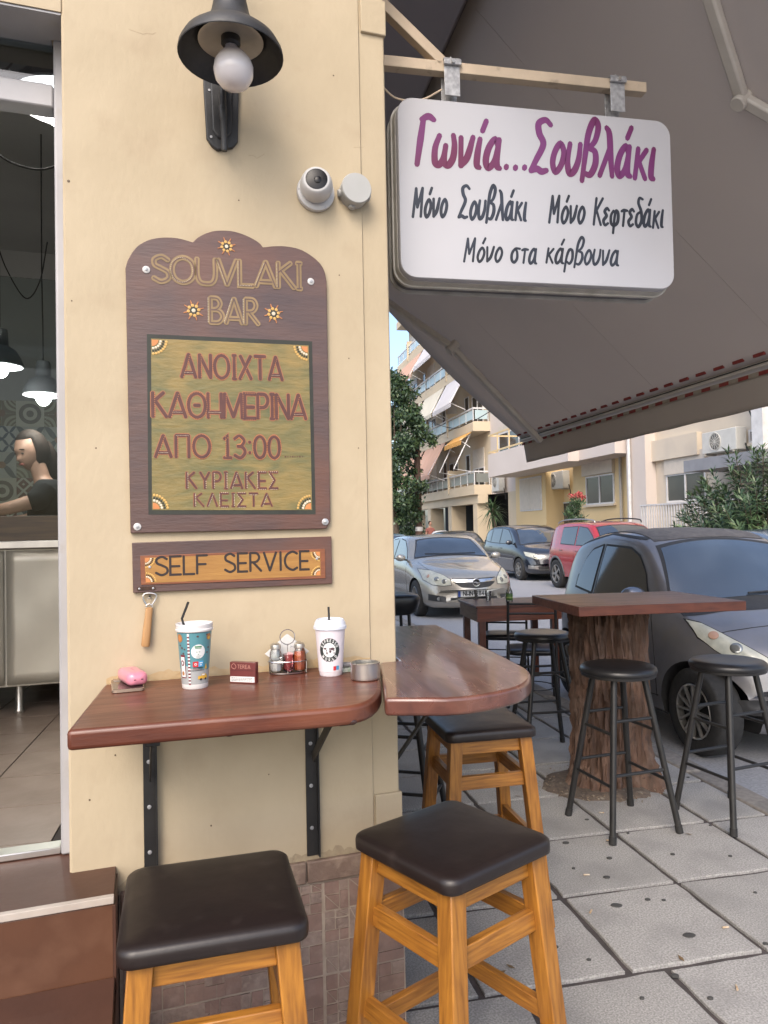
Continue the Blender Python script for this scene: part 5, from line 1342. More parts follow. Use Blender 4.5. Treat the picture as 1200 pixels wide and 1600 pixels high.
# phone with pink case device on it
c0 = tbl(169.5, 1083); 
P4 = [tbl(*p) for p in ((169,1087),(211,1083),(227,1062),(186,1062))]
ctr = sum(P4, Vector())/4; e1 = (P4[1]-P4[0]); e2 = (P4[3]-P4[0])
ang = math.atan2(e1.y, e1.x)
ph = thing('phone', 'smartphone in a gold frame lying face down at the left of the wall table', 'phone', ctr, ang)
L2 = min(e2.length, .145); 
obj('phone_body', MB().loft([[(x, y, z) for x, y in rrect(.074*s_, .145*s_, .011*s_)] for z, s_ in ((0,.97),(.0015,1),(.007,1),(.0085,.97))]), pmat('gold_frame', (.42,.33,.26), (.36,.28,.22), 8, .25, metal=.6), ph, smooth=40)
obj('back_glass', MB().prism(rrect(.069, .140, .009), .0086, .0092), pmat('brown_back_glass', (.05,.035,.03), None, 8, .12, coat=.4), ph)
obj('camera_bump', MB().loft([[(x, y, z) for x, y in rrect(.028*s_, .030*s_, .006*s_, cx=-.018, cy=.05)] for z, s_ in ((.0092,1),(.0112,1),(.0118,.94))]), pmat('gold_bump', (.38,.30,.24), None, 8, .25, metal=.6), ph)
pkc = thing('heated_tobacco_holder', 'glossy pink rounded heated-tobacco charging case lying on the phone', 'charging case', ctr + Vector((.012, .004, .0094)), ang + R(12))
rings = []
for i in range(15):
    t = math.sin(-math.pi/2 + math.pi*i/14); q = max((1-abs(t)**7), 0)**(1/3.0); q = max(q, .05)
    rings.append([(x*q, t*.058, .0165 + y*q) for x, y in rrect(.052, .033, .013, 5)])
obj('pink_shell', MB().loft(rings), pmat('pink_plastic_shell', (.66,.235,.31), (.62,.215,.29), 8, .28, coat=.5), pkc, smooth=180)
obj('slot', MB().box(-.011, .011, -.0575, -.0560, .0150, .0172), G['dark'], pkc)
obj('seam', MB().loft([[(x, y, 0) for x, y in rrect(.002,.04,.0009)], [(x, y, .0006) for x, y in rrect(.002,.04,.0009)]], True), F('pink_seam', (.40,.14,.19)), pkc, loc=(.0, 0, .0328))

# ================================================================ STOOLS
def sq_ring(s, r_, z, n=6, bul=0.0):
    return [(x*(1+bul*(1-(abs(y)*2/s)**2)), y*(1+bul*(1-(abs(x)*2/s)**2)), z) for x, y in rrect(s, s, r_, n)]
def wooden_stool(label, loc, yaw, SH=.725):
    t = thing('wooden_stool', label, 'stool', loc, yaw, 'square wooden stools with brown padded seats')
    S = .352
    prof = [(.965,-.032,.026),(.99,-.030,.032),(1.0,-.022,.036),(1.0,-.010,.036),(.988,-.002,.035),(.955,.003,.033),(.88,.0062,.03),(.6,.0085,.03),(.3,.0095,.02),(.02,.010,.003)]
    mb = MB().loft([sq_ring(S*a, c*a if a > .1 else .002, SH+b-.010) for a, b, c in prof])
    obj('seat_cushion', mb, G['brown_leather'], t, smooth=180)
    zt = SH - .043
    tp, bt_ = .133, .185; lw = .023
    ctr = lambda z: tp + (bt_-tp)*(1-z/zt)
    for sx in (1, -1):
        for sy in (1, -1):
            q = lambda c, z: [(sx*c-lw, sy*c-lw, z), (sx*c+lw, sy*c-lw, z), (sx*c+lw, sy*c+lw, z), (sx*c-lw, sy*c+lw, z)]
            obj('leg', MB().hexa(q(bt_, 0.002), q(tp, zt)), G['honey_wood'], t, bevel=.003)
    def rail(name, z0, z1, th=.011):
        for k in range(4):
            c0, c1 = ctr(z0), ctr(z1); e0, e1 = c0-lw+.001, c1-lw+.001; in_ = .006
            mb = MB(); rot = Matrix.Rotation(k*math.pi/2, 3, 'Z')
            q = lambda e, c, z: [rot @ Vector(p) for p in ((-e, c-th-in_, z), (e, c-th-in_, z), (e, c+th-in_, z), (-e, c+th-in_, z))]
            dz = 0 if name != 'foot_rail' else (.05 if k % 2 else 0)
            mb.hexa(q(e0, ctr(z0+dz), z0+dz), q(e1, ctr(z1+dz), z1+dz))
            o = obj(name, mb, G['honey_wood_x'] if k % 2 == 0 else G['honey_wood_y'], t, bevel=.0025)
    G.setdefault('honey_wood_y', pmat('honey_varnished_wood_cross', (.40,.170,.026), (.205,.078,.012), 9.0, .42, .16, 36, stretch=(14,1,14), detail=12, distort=.3, coat=.15, rvar=.1, bdist=.003, c3=(.18,.06,.014), c3scale=6, c3amt=.5, c3lo=.58, c3hi=.8))
    rail('apron', zt-.052, zt-.001); rail('stretcher', .505, .552); rail('foot_rail', .235, .28)
    for sx in (1,-1):
        for sy in (1,-1): obj('foot_pad', MB().box(sx*bt_-.015, sx*bt_+.015, sy*bt_-.015, sy*bt_+.015, 0, .003), G['rubber'], t)
    return t
wooden_stool('wooden stool with brown seat at the lower left, in front of the wall table', (-.369, 1.53, 0), R(15.5))
wooden_stool('wooden stool with brown seat turned corner-on, lower centre beside the pavement slabs', (.147, 1.795, 0), R(39.5))
wooden_stool('wooden stool tucked under the rounded corner table', (.345, 2.86, 0), R(12))

def round_stool(label, loc, yaw, SH=.775, group='round black bar stools', squash=1.0):
    t = thing('bar_stool', label, 'bar stool', loc, yaw, group); rr = .183
    obj('seat_cushion', MB().lathe([(rr*.93,SH-.040),(rr*.985,SH-.037),(rr,SH-.026),(rr*.985,SH-.014),(rr*.93,SH-.005),(rr*.80,SH),(rr*.5,SH+.003),(.002,SH+.004)], n=48), G['black_leather'], t, smooth=180)
    obj('seat_band', MB().lathe([(rr*.90,SH-.052),(rr*.965,SH-.051),(rr*.975,SH-.038),(rr*.90,SH-.0375)], n=48), G['black_paint'], t)
    zt = SH - .045; a_t, a_b = .118, .262
    at_z = lambda k, z: (lambda r_: Vector((r_*math.cos(k*math.pi/2), r_*math.sin(k*math.pi/2), z)))(a_t + (a_b-a_t)*(1-z/zt))
    for k in range(4):
        obj('leg', MB().tube([at_z(k, .012), at_z(k, zt)], .0150, 14), G['black_paint'], t)
        obj('foot_cap', MB().tube([at_z(k, 0), at_z(k, .035)], .0172, 14), G['rubber'], t)
    for k in range(4):
        for z in ((.24, .47) if k % 2 else (.29, .53)):
            obj('rung', MB().tube([at_z(k, z), at_z(k+1, z)], .0078, 10), G['black_paint'], t)
    return t
round_stool('round black bar stool in front of the tree stump table, left of the pair', (1.130, 3.62, 0), R(63))
round_stool('round black bar stool beside the small grey car, rightmost in the photo', (1.700, 3.69, 0), R(66))
round_stool('round black bar stool behind the corner table, left of the stump', (1.01, 4.78, 0), R(52))
# thick-seated stool at the wall, mostly hidden
t = round_stool('black bar stool against the side wall, its rungs seen under the corner table', (.060, 3.42, 0), R(30), .76)
def cushion_bench():
    p = Pz(612, 932, .82)
    t = thing('padded_bench', 'black thickly padded bench seat just past the cream wall corner', 'bench', (p.x-.15, p.y+.15, 0), SY)
    mb = MB().loft([[(x, y, z) for x, y in rrect(.80*s_, .50*s_, .12*s_)] for z, s_ in ((.64,.80),(.67,.92),(.74,.98),(.80,1.0),(.825,.95),(.835,.7),(.837,.05))])
    obj('seat_cushion', mb, G['black_leather'], t, smooth=180)
    for sx in (1,-1):
        for sy in (1,-1): obj('leg', MB().tube([(sx*.30, sy*.19, 0), (sx*.28, sy*.17, .66)], .016, 10), G['black_paint'], t)
cushion_bench()

# black chairs at the dark table
def chair(label, loc, yaw, bh=1.0):
    t = thing('metal_chair', label, 'chair', loc, yaw, 'black chairs at the small brown table')
    SH = .455; w = .19
    mb = MB().loft([[(x, y, z) for x, y in rrect(.41*s_, .40*s_, .10*s_)] for z, s_ in ((SH-.045,.94),(SH-.03,.99),(SH-.015,1.0),(SH-.004,.96),(SH+.003,.8),(SH+.006,.4),(SH+.007,.03))])
    obj('seat_cushion', mb, G['black_leather'], t, smooth=180)
    for sx in (1,-1):
        obj('leg', MB().tube([(sx*.20, .21, 0), (sx*.185, .185, .43)], .0115, 10), G['black_paint'], t)
        obj('back_leg', MB().tube([(sx*.20, -.24, 0), (sx*.19, -.19, .42), (sx*.19, -.205, .42+.20*bh), (sx*.185, -.25, .42+.44*bh)], .0115, 10), G['black_paint'], t)
        obj('side_rung', MB().tube([(sx*.197, -.21, .20), (sx*.197, .20, .20)], .006, 8), G['black_paint'], t)
    for z, y in ((.42+.415*bh, -.243), (.42+.335*bh, -.228), (.42+.18*bh, -.205)): obj('back_rail', MB().tube([(-.187, y, z), (.187, y, z)], .009, 8), G['black_paint'], t)
    for y in (.19, -.21): obj('cross_rung', MB().tube([(-.19, y, .26), (.19, y, .26)], .006, 8), G['black_paint'], t)
    pts = [(.19*math.cos(a), .19*math.sin(a), .13+.10*abs(math.cos(2*a))**.5*0) for a in [2*math.pi*i/24 for i in range(24)]]
    obj('hoop_brace', MB().tube(pts, .005, 6, closed=True), G['black_paint'], t)
    return t
chair('black metal chair with back rails, in front of the small brown table', (1.20, 6.15, 0), R(-8))
chair('low-backed black chair pushed under the far side of the small brown table', (1.12, 6.98, 0), R(166), .58)

# small brown table at the kerb
TZ2 = .76
C0, C1, C2 = Pz(744, 947.5, TZ2), Pz(715, 937.5, TZ2), Pz(868, 951, TZ2)
ex = (C2-C0).normalized(); yaw_ = R(8); lenx = .80; leny = .66
st_t = thing('wooden_table', 'small square reddish-brown table near the kerb, carrying a bottle and a glass', 'table', (C0.x, C0.y, 0), yaw_)
obj('tabletop', MB().box(0, lenx, 0, leny, TZ2-.022, TZ2), G['red_wood'], st_t, bevel=.003)
G['pale_side'] = pmat('pale_table_side', (.24,.16,.09), (.17,.10,.055), 6, .5, stretch=(4,1,8))  # left apron is coloured paler than the other three
obj('apron', MB().box(.012, lenx-.012, .012, .032, TZ2-.14, TZ2-.023), G['red_wood_side'], st_t); obj('apron', MB().box(.012, lenx-.012, leny-.032, leny-.012, TZ2-.14, TZ2-.023), G['red_wood_side'], st_t)
obj('apron', MB().box(.010, .030, .033, leny-.033, TZ2-.14, TZ2-.023), G['pale_side'], st_t); obj('apron', MB().box(lenx-.032, lenx-.012, .033, leny-.033, TZ2-.14, TZ2-.023), G['red_wood_side'], st_t)
for x in (.033, lenx-.093):
    for y in (.033, leny-.093): obj('leg', MB().box(x, x+.06, y, y+.06, 0, TZ2-.023), pmat('dark_red_leg', (.13,.04,.022), (.085,.026,.015), 6, .35, stretch=(8,8,1), coat=.2) if 'dr' not in G else G['dr'], st_t, bevel=.003)
# bottle, glass and holder on it
bq = Pz(796, 940, TZ2+.0005)
bo_ = thing('glass_bottle', 'clear glass bottle with green label on the small brown table', 'bottle', bq, 0)
kb = (bq-CAMP).dot(fwd)/F_PX
obj('bottle', MB().lathe([(5.0*kb,0),(5.2*kb,.003),(5.3*kb,14*kb),(4.4*kb,17.5*kb),(2.2*kb,22*kb),(1.7*kb,27*kb),(1.9*kb,28*kb),(1.7*kb,29*kb)], n=18), glassmat('clear_bottle_glass', (.80,.86,.82), .12), bo_, smooth=50)
obj('label', MB().lathe([(5.4*kb,2.5*kb),(5.45*kb,2.6*kb),(5.45*kb,12.5*kb),(5.4*kb,12.6*kb)], n=18, caps=False), pmat('green_label', (.07,.16,.04), (.12,.22,.07), 120, .5), bo_)
obj('label_mark', MB().lathe([(5.5*kb,6*kb),(5.5*kb,8*kb)], n=18, caps=False), F('label_lime', (.28,.40,.12)), bo_)
gq = Pz(763, 938, TZ2+.0005)
gg = thing('drinking_glass', 'small clear faceted drinking glass on the small brown table', 'glass', gq, 0)
obj('glass', MB().lathe([(3.6*kb,0),(3.8*kb,.002),(5.2*kb,15*kb),(5.0*kb,15*kb),(3.4*kb,.006),(.001,.006)], n=10), glassmat('tumbler_glass', (.88,.9,.92), .18), gg, smooth=20)
dq = Pz(743.5, 936, TZ2+.0005)
dk = thing('menu_holder', 'small dark upright card holder on the small brown table, left of the glass', 'card holder', dq, R(60))
obj('card', MB().box(-.03, .03, -.002, .002, .004, .088, Matrix.Rotation(R(-10), 3, 'X')), G['black_paint'], dk); obj('base', MB().box(-.03, .03, -.015, .015, 0, .005), G['black_paint'], dk)

# ---- stump table
SZ = 1.06
A_, B_, C_, D_2 = Pz(831,930,SZ), Pz(1050,923.5,SZ), Pz(1166,939,SZ), Pz(904,948.5,SZ)
sct = Vector((1.240, 4.20, 0))
stt = thing('stump_table', 'bar table of a thick reddish slab on a tree stump standing in the pavement', 'table', sct, 0)
pl = [p - sct for p in (D_2, C_, B_, A_)]
obj('tabletop', MB().prism([(p.x, p.y) for p in pl], SZ-.048, SZ), G['red_wood_side'] if False else G['red_wood'], stt, bevel=.003)
def stump_mesh():
    mb = MB(); n = 150; K = 60; rings = []; rr = np.random.default_rng(3)
    ph = rr.random(12)*6.28
    from mathutils import noise
    H_ = SZ-.049
    for i in range(K+1):
        t = i/K; z = -.02 + (H_+.02)*t; ring = []
        flare = .085*math.exp(-z/.10) + .03*math.exp(-z/.35)
        for j in range(n):
            a = 2*math.pi*j/n
            base = .186 + flare*(.50 + .38*math.cos(3*a+1) + .22*math.cos(5*a+2.2)) + .012*math.cos(2*a+.7) + .012*math.cos(4*a+2)
            base += .012*math.sin(2.3*z+a)
            v = noise.noise(Vector((math.cos(a)*7.5, math.sin(a)*7.5+.8*math.sin(z*6), z*2.1)))
            v2 = noise.noise(Vector((math.cos(a)*17, math.sin(a)*17+.6*math.sin(z*11), z*4.5+4)))
            v3 = noise.noise(Vector((math.cos(a)*36, math.sin(a)*36, z*14+9)))
            ridge = (1-abs(v)*2.8)*.026 + (1-abs(v2)*2.6)*.014 + v3*.009
            rad = base + ridge - .02
            ring.append((rad*math.cos(a) + .008*math.sin(z*3), rad*math.sin(a)*.92, z))
        rings.append(ring)
    return mb.loft(rings)
G['bark'] = pmat('reddish_stripped_bark', (.165,.095,.066), (.060,.036,.026), 9, .88, 1.0, 26, stretch=(3.2,3.2,.35), detail=10, c3=(.20,.145,.115), c3scale=9, c3amt=.5, bdist=.012)
obj('stump', stump_mesh(), G['bark'], stt, smooth=50)
# soil pit round the stump
mb = MB(); n = 36; rr = random.Random(5); 
soil = MB(); ring = []
for i in range(n):
    a = 2*math.pi*i/n; r_ = .29 + .04*rr.random() + .05*math.cos(a-3.4)
    ring.append((r_*math.cos(a)-.03, r_*math.sin(a)*.85-.02))
soil.loft([[(x, y, -.01) for x, y in ring], [(x*.97, y*.97, .006) for x, y in ring], [(x*.8, y*.8, .020) for x, y in ring]])
so = obj('soil', soil, pmat('litter_soil', (.15,.115,.09), (.085,.068,.055), 45, .95, .8, 90, c3=(.28,.25,.2), c3scale=30, c3amt=.7, c3lo=.6), None, smooth=60, loc=sct); so['kind'] = 'structure'; so.name = 'tree_pit_soil'
mb = MB()
for k in range(320):
    a = rr.random()*6.28; r_ = .23 + rr.random()*.16; s_ = rr.uniform(.003, .011)
    x, y = r_*math.cos(a)-.03, r_*math.sin(a)*.85-.02; z = .012
    q = [Vector((rr.uniform(-1,1), rr.uniform(-1,1), rr.uniform(-.3,.9)))*s_ for _ in range(4)]
    mb.add([Vector((x,y,z))+v for v in q], [(0,1,2),(0,2,3),(0,3,1),(1,3,2)])
o = obj('leaf_litter', mb, pmat('litter', (.20,.13,.08), (.30,.26,.20), 90, .9), None, smooth=0, loc=sct); tag(o, 'bits of bark and dry litter round the foot of the stump', 'litter', kind='stuff')

# ================================================================ SHOP SIGN ON ITS BRACKET
SGY = R(11.0)
e_s = Vector((math.cos(SGY), math.sin(SGY), 0)); n_s = Vector((math.sin(SGY), -math.cos(SGY), 0))
so_ = Pd(625, 430, 2.33)
def Ps(px, py, off=0.0):
    p = Ppl(px, py, so_ + n_s*off, n_s); d = p - so_; return (d.dot(e_s), p.z - so_.z)
cs_ = [Ps(*p) for p in ((622,157),(1049,183),(1053,452),(624,434))]
x0s, x1s = (cs_[0][0]+cs_[3][0])/2, (cs_[1][0]+cs_[2][0])/2; z0s, z1s = (cs_[3][1]+cs_[2][1])/2, (cs_[0][1]+cs_[1][1])/2
sg = thing('shop_sign', 'white lightbox sign with purple and black Greek brush lettering hanging from the beam', 'sign', so_, SGY)
W_, H_ = x1s-x0s, z1s-z0s; cxs, czs = (x0s+x1s)/2, (z0s+z1s)/2
def srr(w, h, r_, y): return [(x, y, z) for x, z in rrect(w, h, r_, 8, cxs, czs)]
obj('face', MB().loft([srr(W_, H_, .055, .030), srr(W_, H_, .055, .004), srr(W_-.006, H_-.006, .052, 0)]), G['sign_face'], sg, smooth=40)
obj('tray', MB().loft([srr(W_+.004, H_+.004, .057, .0305), srr(W_+.012, H_+.012, .06, .055), srr(W_+.022, H_+.022, .064, .056), srr(W_+.022, H_+.022, .064, .070)]), G['sign_rim'], sg, smooth=40)
obj('housing', MB().loft([srr(W_+.005, H_+.005, .058, .0705), srr(W_+.005, H_+.005, .058, .115)]), G['sign_back'], sg, smooth=40)
obj('tray', MB().loft([srr(W_+.022, H_+.022, .064, .1155), srr(W_+.022, H_+.022, .064, .130), srr(W_+.004, H_+.004, .057, .155)]), G['sign_rim'], sg, smooth=40)
def sline(s, p0_, p1_, hpx, mat, wd, h1=None, **k):
    a, b = Ps(*p0_), Ps(*p1_); a2 = Ps(p0_[0], p0_[1]-hpx); b2 = Ps(p1_[0], p1_[1]-(h1 or hpx)); h = a2[1]-a[1]
    for q, ch in enumerate([s]):
        mb = write(s, LO, a, b, h, b2[1]-b[1], wd, .0006, slant=.16, taper=.28, gap=.11, jit=.05, **k)
        obj('lettering', mb, mat, sg, smooth=0, fix=False)
sline('Γωνία...Σουβλάκι', (649,256), (1022,279), 74, G['ink_purple'], .148, 78)
sline('Μόνο', (645,338), (697,340), 47, G['ink_dark'], .122); sline('Σουβλάκι', (717,341), (822,345), 47, G['ink_dark'], .122)
sline('Μόνο', (858,347), (912,350), 44, G['ink_dark'], .122); sline('Κεφτεδάκι', (927,351), (1036,356), 44, G['ink_dark'], .122)
sline('Μόνο', (725,408), (783,410), 38, G['ink_dark'], .125); sline('στα', (798,410), (838,411), 38, G['ink_dark'], .125); sline('κάρβουνα', (853,411.5), (966,414), 38, G['ink_dark'], .125)
# bracket beams from the wall corner
bpq = lambda px, py, off=-.06: (lambda q: so_ + e_s*q[0] - n_s*0 + n_s*off + Vector((0,0,q[1])))(Ps(px, py, off))
off_b = -.075
sb = thing('sign_bracket', 'cream painted steel beam and diagonal brace that carry the shop sign', 'bracket', corner + Vector((0,0,2.9)), SGY)
Mb = (Matrix.Translation(sb.location) @ Matrix.Rotation(SGY, 4, 'Z')).inverted()
b0, b1 = Mb @ bpq(560, 101, off_b), Mb @ bpq(1006, 135, off_b)
zb_ = (b0.z+b1.z)/2; yb = (b0.y+b1.y)/2
obj('beam', MB().box(-.02, b1.x, yb-.018, yb+.018, zb_-.018, zb_+.018), G['beam_paint'], sb, bevel=.002)
dj = Mb @ bpq(690, 97, off_b); dk0 = Mb @ bpq(585, -6, off_b)
dv = (dk0 - dj).normalized()
obj('diagonal_brace', MB().beam((dj.x, yb, zb_+.017), (dj.x-.55*1.0, yb, zb_+.017+.55*abs(dv.z/dv.x)), .034, .036, up=(0,1,0)), G['beam_paint'], sb, bevel=.002)
for px in (704, 960):
    c = Mb @ bpq(px, 145, off_b); w_ = .027
    obj('hanger', MB().box(c.x-w_, c.x+w_, yb-.023, yb-.019, zb_-.10, zb_+.014), G['galv'], sb, bevel=.001)
    obj('hanger', MB().box(c.x-w_, c.x+w_, yb+.019, yb+.023, zb_-.10, zb_+.014), G['galv'], sb, bevel=.001)
    obj('clamp', MB().box(c.x-w_-.003, c.x+w_+.003, yb-.034, yb-.0235, zb_+.0, zb_+.016), G['galv'], sb, bevel=.001)
    obj('clamp', MB().box(c.x-w_-.003, c.x+w_+.003, yb-.030, yb+.030, zb_+.0185, zb_+.0225), G['galv'], sb, bevel=.001)
    obj('bolt', MB().lathe([(.008,0),(.008,.006),(.004,.007),(.004,.016)], (c.x, yb-.008, zb_+.0225), 6), G['steel'], sb)
    obj('bolt', MB().lathe([(.007,0),(.007,.006),(.003,.008)], (c.x, yb-.041, zb_+.008), 8, axis='y'), G['steel'], sb)
wz = [bpq(x, y, -.03) for x, y in ((592,128),(604,142),(618,153),(640,157),(664,154),(690,140))]
cbl = obj('sign_cable', MB().tube(catmull([tuple(p) for p in wz], 6), .0030, 8), G['beam_paint'], None); tag(cbl, 'thin cream cable drooping between the wall corner and the sign hanger', 'cable')

# ================================================================ AWNING
AW = thing('awning', 'large taupe retractable awning sloping down over the pavement', 'awning', st(.475, 6.95, 0), SY)
Ma = lambda a, b, z: (a-.475, b-6.95, z)
aB, zB_ = 2.91, 2.335; a1w, z1w = 1.165, 3.985; B1, B0_ = 6.95, .9
mb = MB(); rows = []
NA, NB = 28, 30
for i in range(NA+1):
    row = []
    for j in range(NB+1):
        t = i/NA; s_ = j/NB; b = B0_ + (B1-B0_)*s_
        a = a1w + (aB-a1w)*t; z = z1w + (zB_-z1w)*t
        sag = -.045*math.sin(math.pi*t) - .016*math.sin(s_*26+2.5*t)*math.sin(math.pi*t) - .006*math.sin(s_*61+t*4)*math.sin(math.pi*t) - .02*math.sin(t*3+s_*5)*math.sin(math.pi*t)
        row.append(Ma(a, b, z + sag))
    rows.append(row)
mb.grid(rows); o = obj('fabric', mb, G['awning'], AW, smooth=180)
md = o.modifiers.new('thick', 'SOLIDIFY'); md.thickness = .003; md.offset = 0
# seams in the fabric
mb = MB()
for b in (2.1, 3.3, 4.5, 5.7):
    pts = []
    for i in range(25):
        t = .02 + .96*i/24; s_ = (b-B0_)/(B1-B0_)
        sag = -.045*math.sin(math.pi*t) - .016*math.sin(s_*26+2.5*t)*math.sin(math.pi*t) - .006*math.sin(s_*61+t*4)*math.sin(math.pi*t) - .02*math.sin(t*3+s_*5)*math.sin(math.pi*t)
        pts.append(Ma(a1w+(aB-a1w)*t, b, z1w+(zB_-z1w)*t+sag-.002))
    obj('fabric_seam', MB().tube(pts, .0012, 4), G['awning'], AW)
obj('front_bar', MB().prism([Ma(aB+x, 0, zB_+z)[::2] for x, z in ((-.015,-.02),(.05,-.035),(.06,.01),(.045,.04),(-.01,.035))], Ma(0,B0_,0)[1], Ma(0,B1+.03,0)[1], axis='y'), G['arm'], AW, bevel=.004)
obj('bar_groove', MB().box(Ma(aB-.020,0,0)[0], Ma(aB-.0155,0,0)[0], B0_-6.95, B1-6.95, zB_-.004, zB_+.002), G['dark'], AW)
mb = MB(); rows = []
for j in range(61):
    b = B0_ + (B1-B0_)*j/60; row = []
    for i in range(7):
        t = i/6; a = aB + .02 + .03*t + .010*math.sin(j*1.1)*t*t; row.append(Ma(a, b, zB_-.036-.20*t))
    rows.append(row)
mb.grid(rows); o = obj('valance', mb, G['valance'], AW, smooth=180)
md = o.modifiers.new('thick', 'SOLIDIFY'); md.thickness = .003; md.offset = 0
mb = MB(); k = 0; b = B0_
while b < B1-.06:
    t = .012
    obj('edge_stitch', MB().box(aB-.056-.475, aB-.053-.475+.010, b-6.95, b-6.95+.085, zB_+.028, zB_+.045), G['red_dash'], AW)
    b += .17
mb = MB(); b = B0_+.04; mb2 = MB().box(aB+.012-.475, aB+.0135-.475, B0_-6.95, B1-6.95, zB_-.062, zB_-.036)
while b < B1-.06:
    obj('edge_stitch', MB().box(aB+.010-.475, aB+.0115-.475, b-6.95, b-6.95+.085, zB_-.062, zB_-.040), G['red_dash'], AW); b += .17
obj('valance_band', mb2, G['cream_dash'], AW)
def arm_pts(lst, off=.07):
    n_ = (cS*(z1w-zB_) + Vector((0,0,1))*(aB-a1w)).normalized()
    o_ = st(aB, 5, zB_) - n_*off
    return [Ppl(x, y, o_, n_) for x, y in lst]
MA = (Matrix.Translation(AW.location) @ Matrix.Rotation(SY, 4, 'Z')).inverted()
def arm_seg(pts, w, label=None):
    q = [MA @ p for p in pts]; n_ = Vector((z1w-zB_, 0, aB-a1w)).normalized()
    for i in range(len(q)-1):
        obj('folding_arm', MB().beam(q[i], q[i+1], w, w*.7, up=n_), G['arm'], AW, bevel=w*.18)
    for p in q[1:-1]:
        obj('elbow_joint', MB().cyl(p - n_*w*.75, p + n_*w*.75, w*.62, n=20), G['arm'], AW, bevel=.004)
arm_seg(arm_pts([(845,690),(707,543),(560,440)], .08), .075)
obj('dark_gap_box', MB().box(a1w+.004-.475, a1w+.11-.475, B0_-6.95, B1-6.95, z1w-.004, z1w+.16), G['sign_back'], AW, bevel=.01)  # dark box added to close the sky gap, standing for a dark fold
aw1 = arm_pts([(1098,-40),(1160,155),(1260,212)])
arm_seg(aw1, .050)

for o in bpy.data.objects:
    if o.name.split('.')[0] in ('dotted_trim','petal_dots','ray_dots','corner_dots','dots','warning_text','rail_bolt'): o['kind'] = 'stuff'

# cigarette ends and dry leaf scraps caught on the slabs
mb = MB(); rr = random.Random(21)
for k in range(16):
    p = Pz(rr.uniform(700, 1190), rr.uniform(1230, 1590), .0); an = rr.random()*3.14; d = Vector((math.cos(an), math.sin(an), 0))
    if rr.random() < .5: mb.cur = 0; mb.tube([p + Vector((0,0,.006)), p + d*.024 + Vector((0,0,.006))], .0036, 7)
    else:
        mb.cur = 1; n_ = Vector((-d.y, d.x, 0)); z_ = Vector((0,0,.004))
        mb.add([p+z_, p+d*.018+n_*.008+z_*1.6, p+d*.036+z_*2.2, p+d*.018-n_*.008+z_*1.2], [(0,1,2,3)])
o = obj('pavement_litter', mb, [pmat('cigarette_paper', (.48,.42,.34), (.40,.25,.12), 90, .8), pmat('dry_leaf', (.20,.13,.06), (.14,.085,.04), 60, .8)], None, smooth=30); tag(o, 'scattered cigarette ends and dry leaf scraps on the pavement slabs', 'litter', kind='stuff')

# ================================================================ PARKED CARS
RZ = -.13                                             # road level
G['tyre'] = pmat('tyre_rubber', (.018,.018,.018), (.03,.029,.028), 30, .85, .2, 80)
G['rim'] = pmat('silver_rim', (.40,.39,.37), (.30,.29,.28), 20, .35, metal=.7)
G['car_trim'] = pmat('black_car_trim', (.018,.018,.019), (.025,.025,.026), 30, .6)
G['seam'] = pmat('panel_gap', (.01,.01,.01), None, 8, .8)
G['head_glass'] = pmat('cloudy_headlight', (.50,.50,.42), (.36,.37,.32), 14, .14, coat=.6)
G['amber'] = pmat('amber_lens', (.45,.27,.19), None, 8, .2, coat=.4)
G['lamp_dark'] = pmat('headlight_reflector', (.22,.23,.22), (.30,.31,.30), 20, .15, metal=.6)
G['red_lens'] = pmat('red_lens', (.35,.015,.02), None, 8, .15, coat=.5)
G['plate_white'] = pmat('plate_white', (.68,.68,.66), None, 8, .4)
G['plate_blue'] = pmat('plate_blue', (.02,.06,.30), None, 8, .4)
G['windshield'] = pmat('windscreen_glass', (.040,.052,.070), (.025,.034,.046), 2.0, .04, coat=1.0, spec=1.0, c3=(.075,.095,.12), c3scale=1.8, c3amt=.5)  # bluish tint and paler patches paint a sky reflection into the glass
G['side_glass'] = pmat('dark_side_glass', (.018,.022,.024), (.03,.034,.034), 2.0, .05, coat=.8, spec=.8)
def interp(tab, x):
    if x <= tab[0][0]: return tab[0][1]
    for (x0, y0), (x1, y1) in zip(tab, tab[1:]):
        if x <= x1:
            t = (x-x0)/(x1-x0) if x1 > x0 else 0
            return y0 + (y1-y0)*t
    return tab[-1][1]
def smooth_tab(tab, k=8):
    q = catmull(tab, k); q.sort(key=lambda p: p[0]); return q
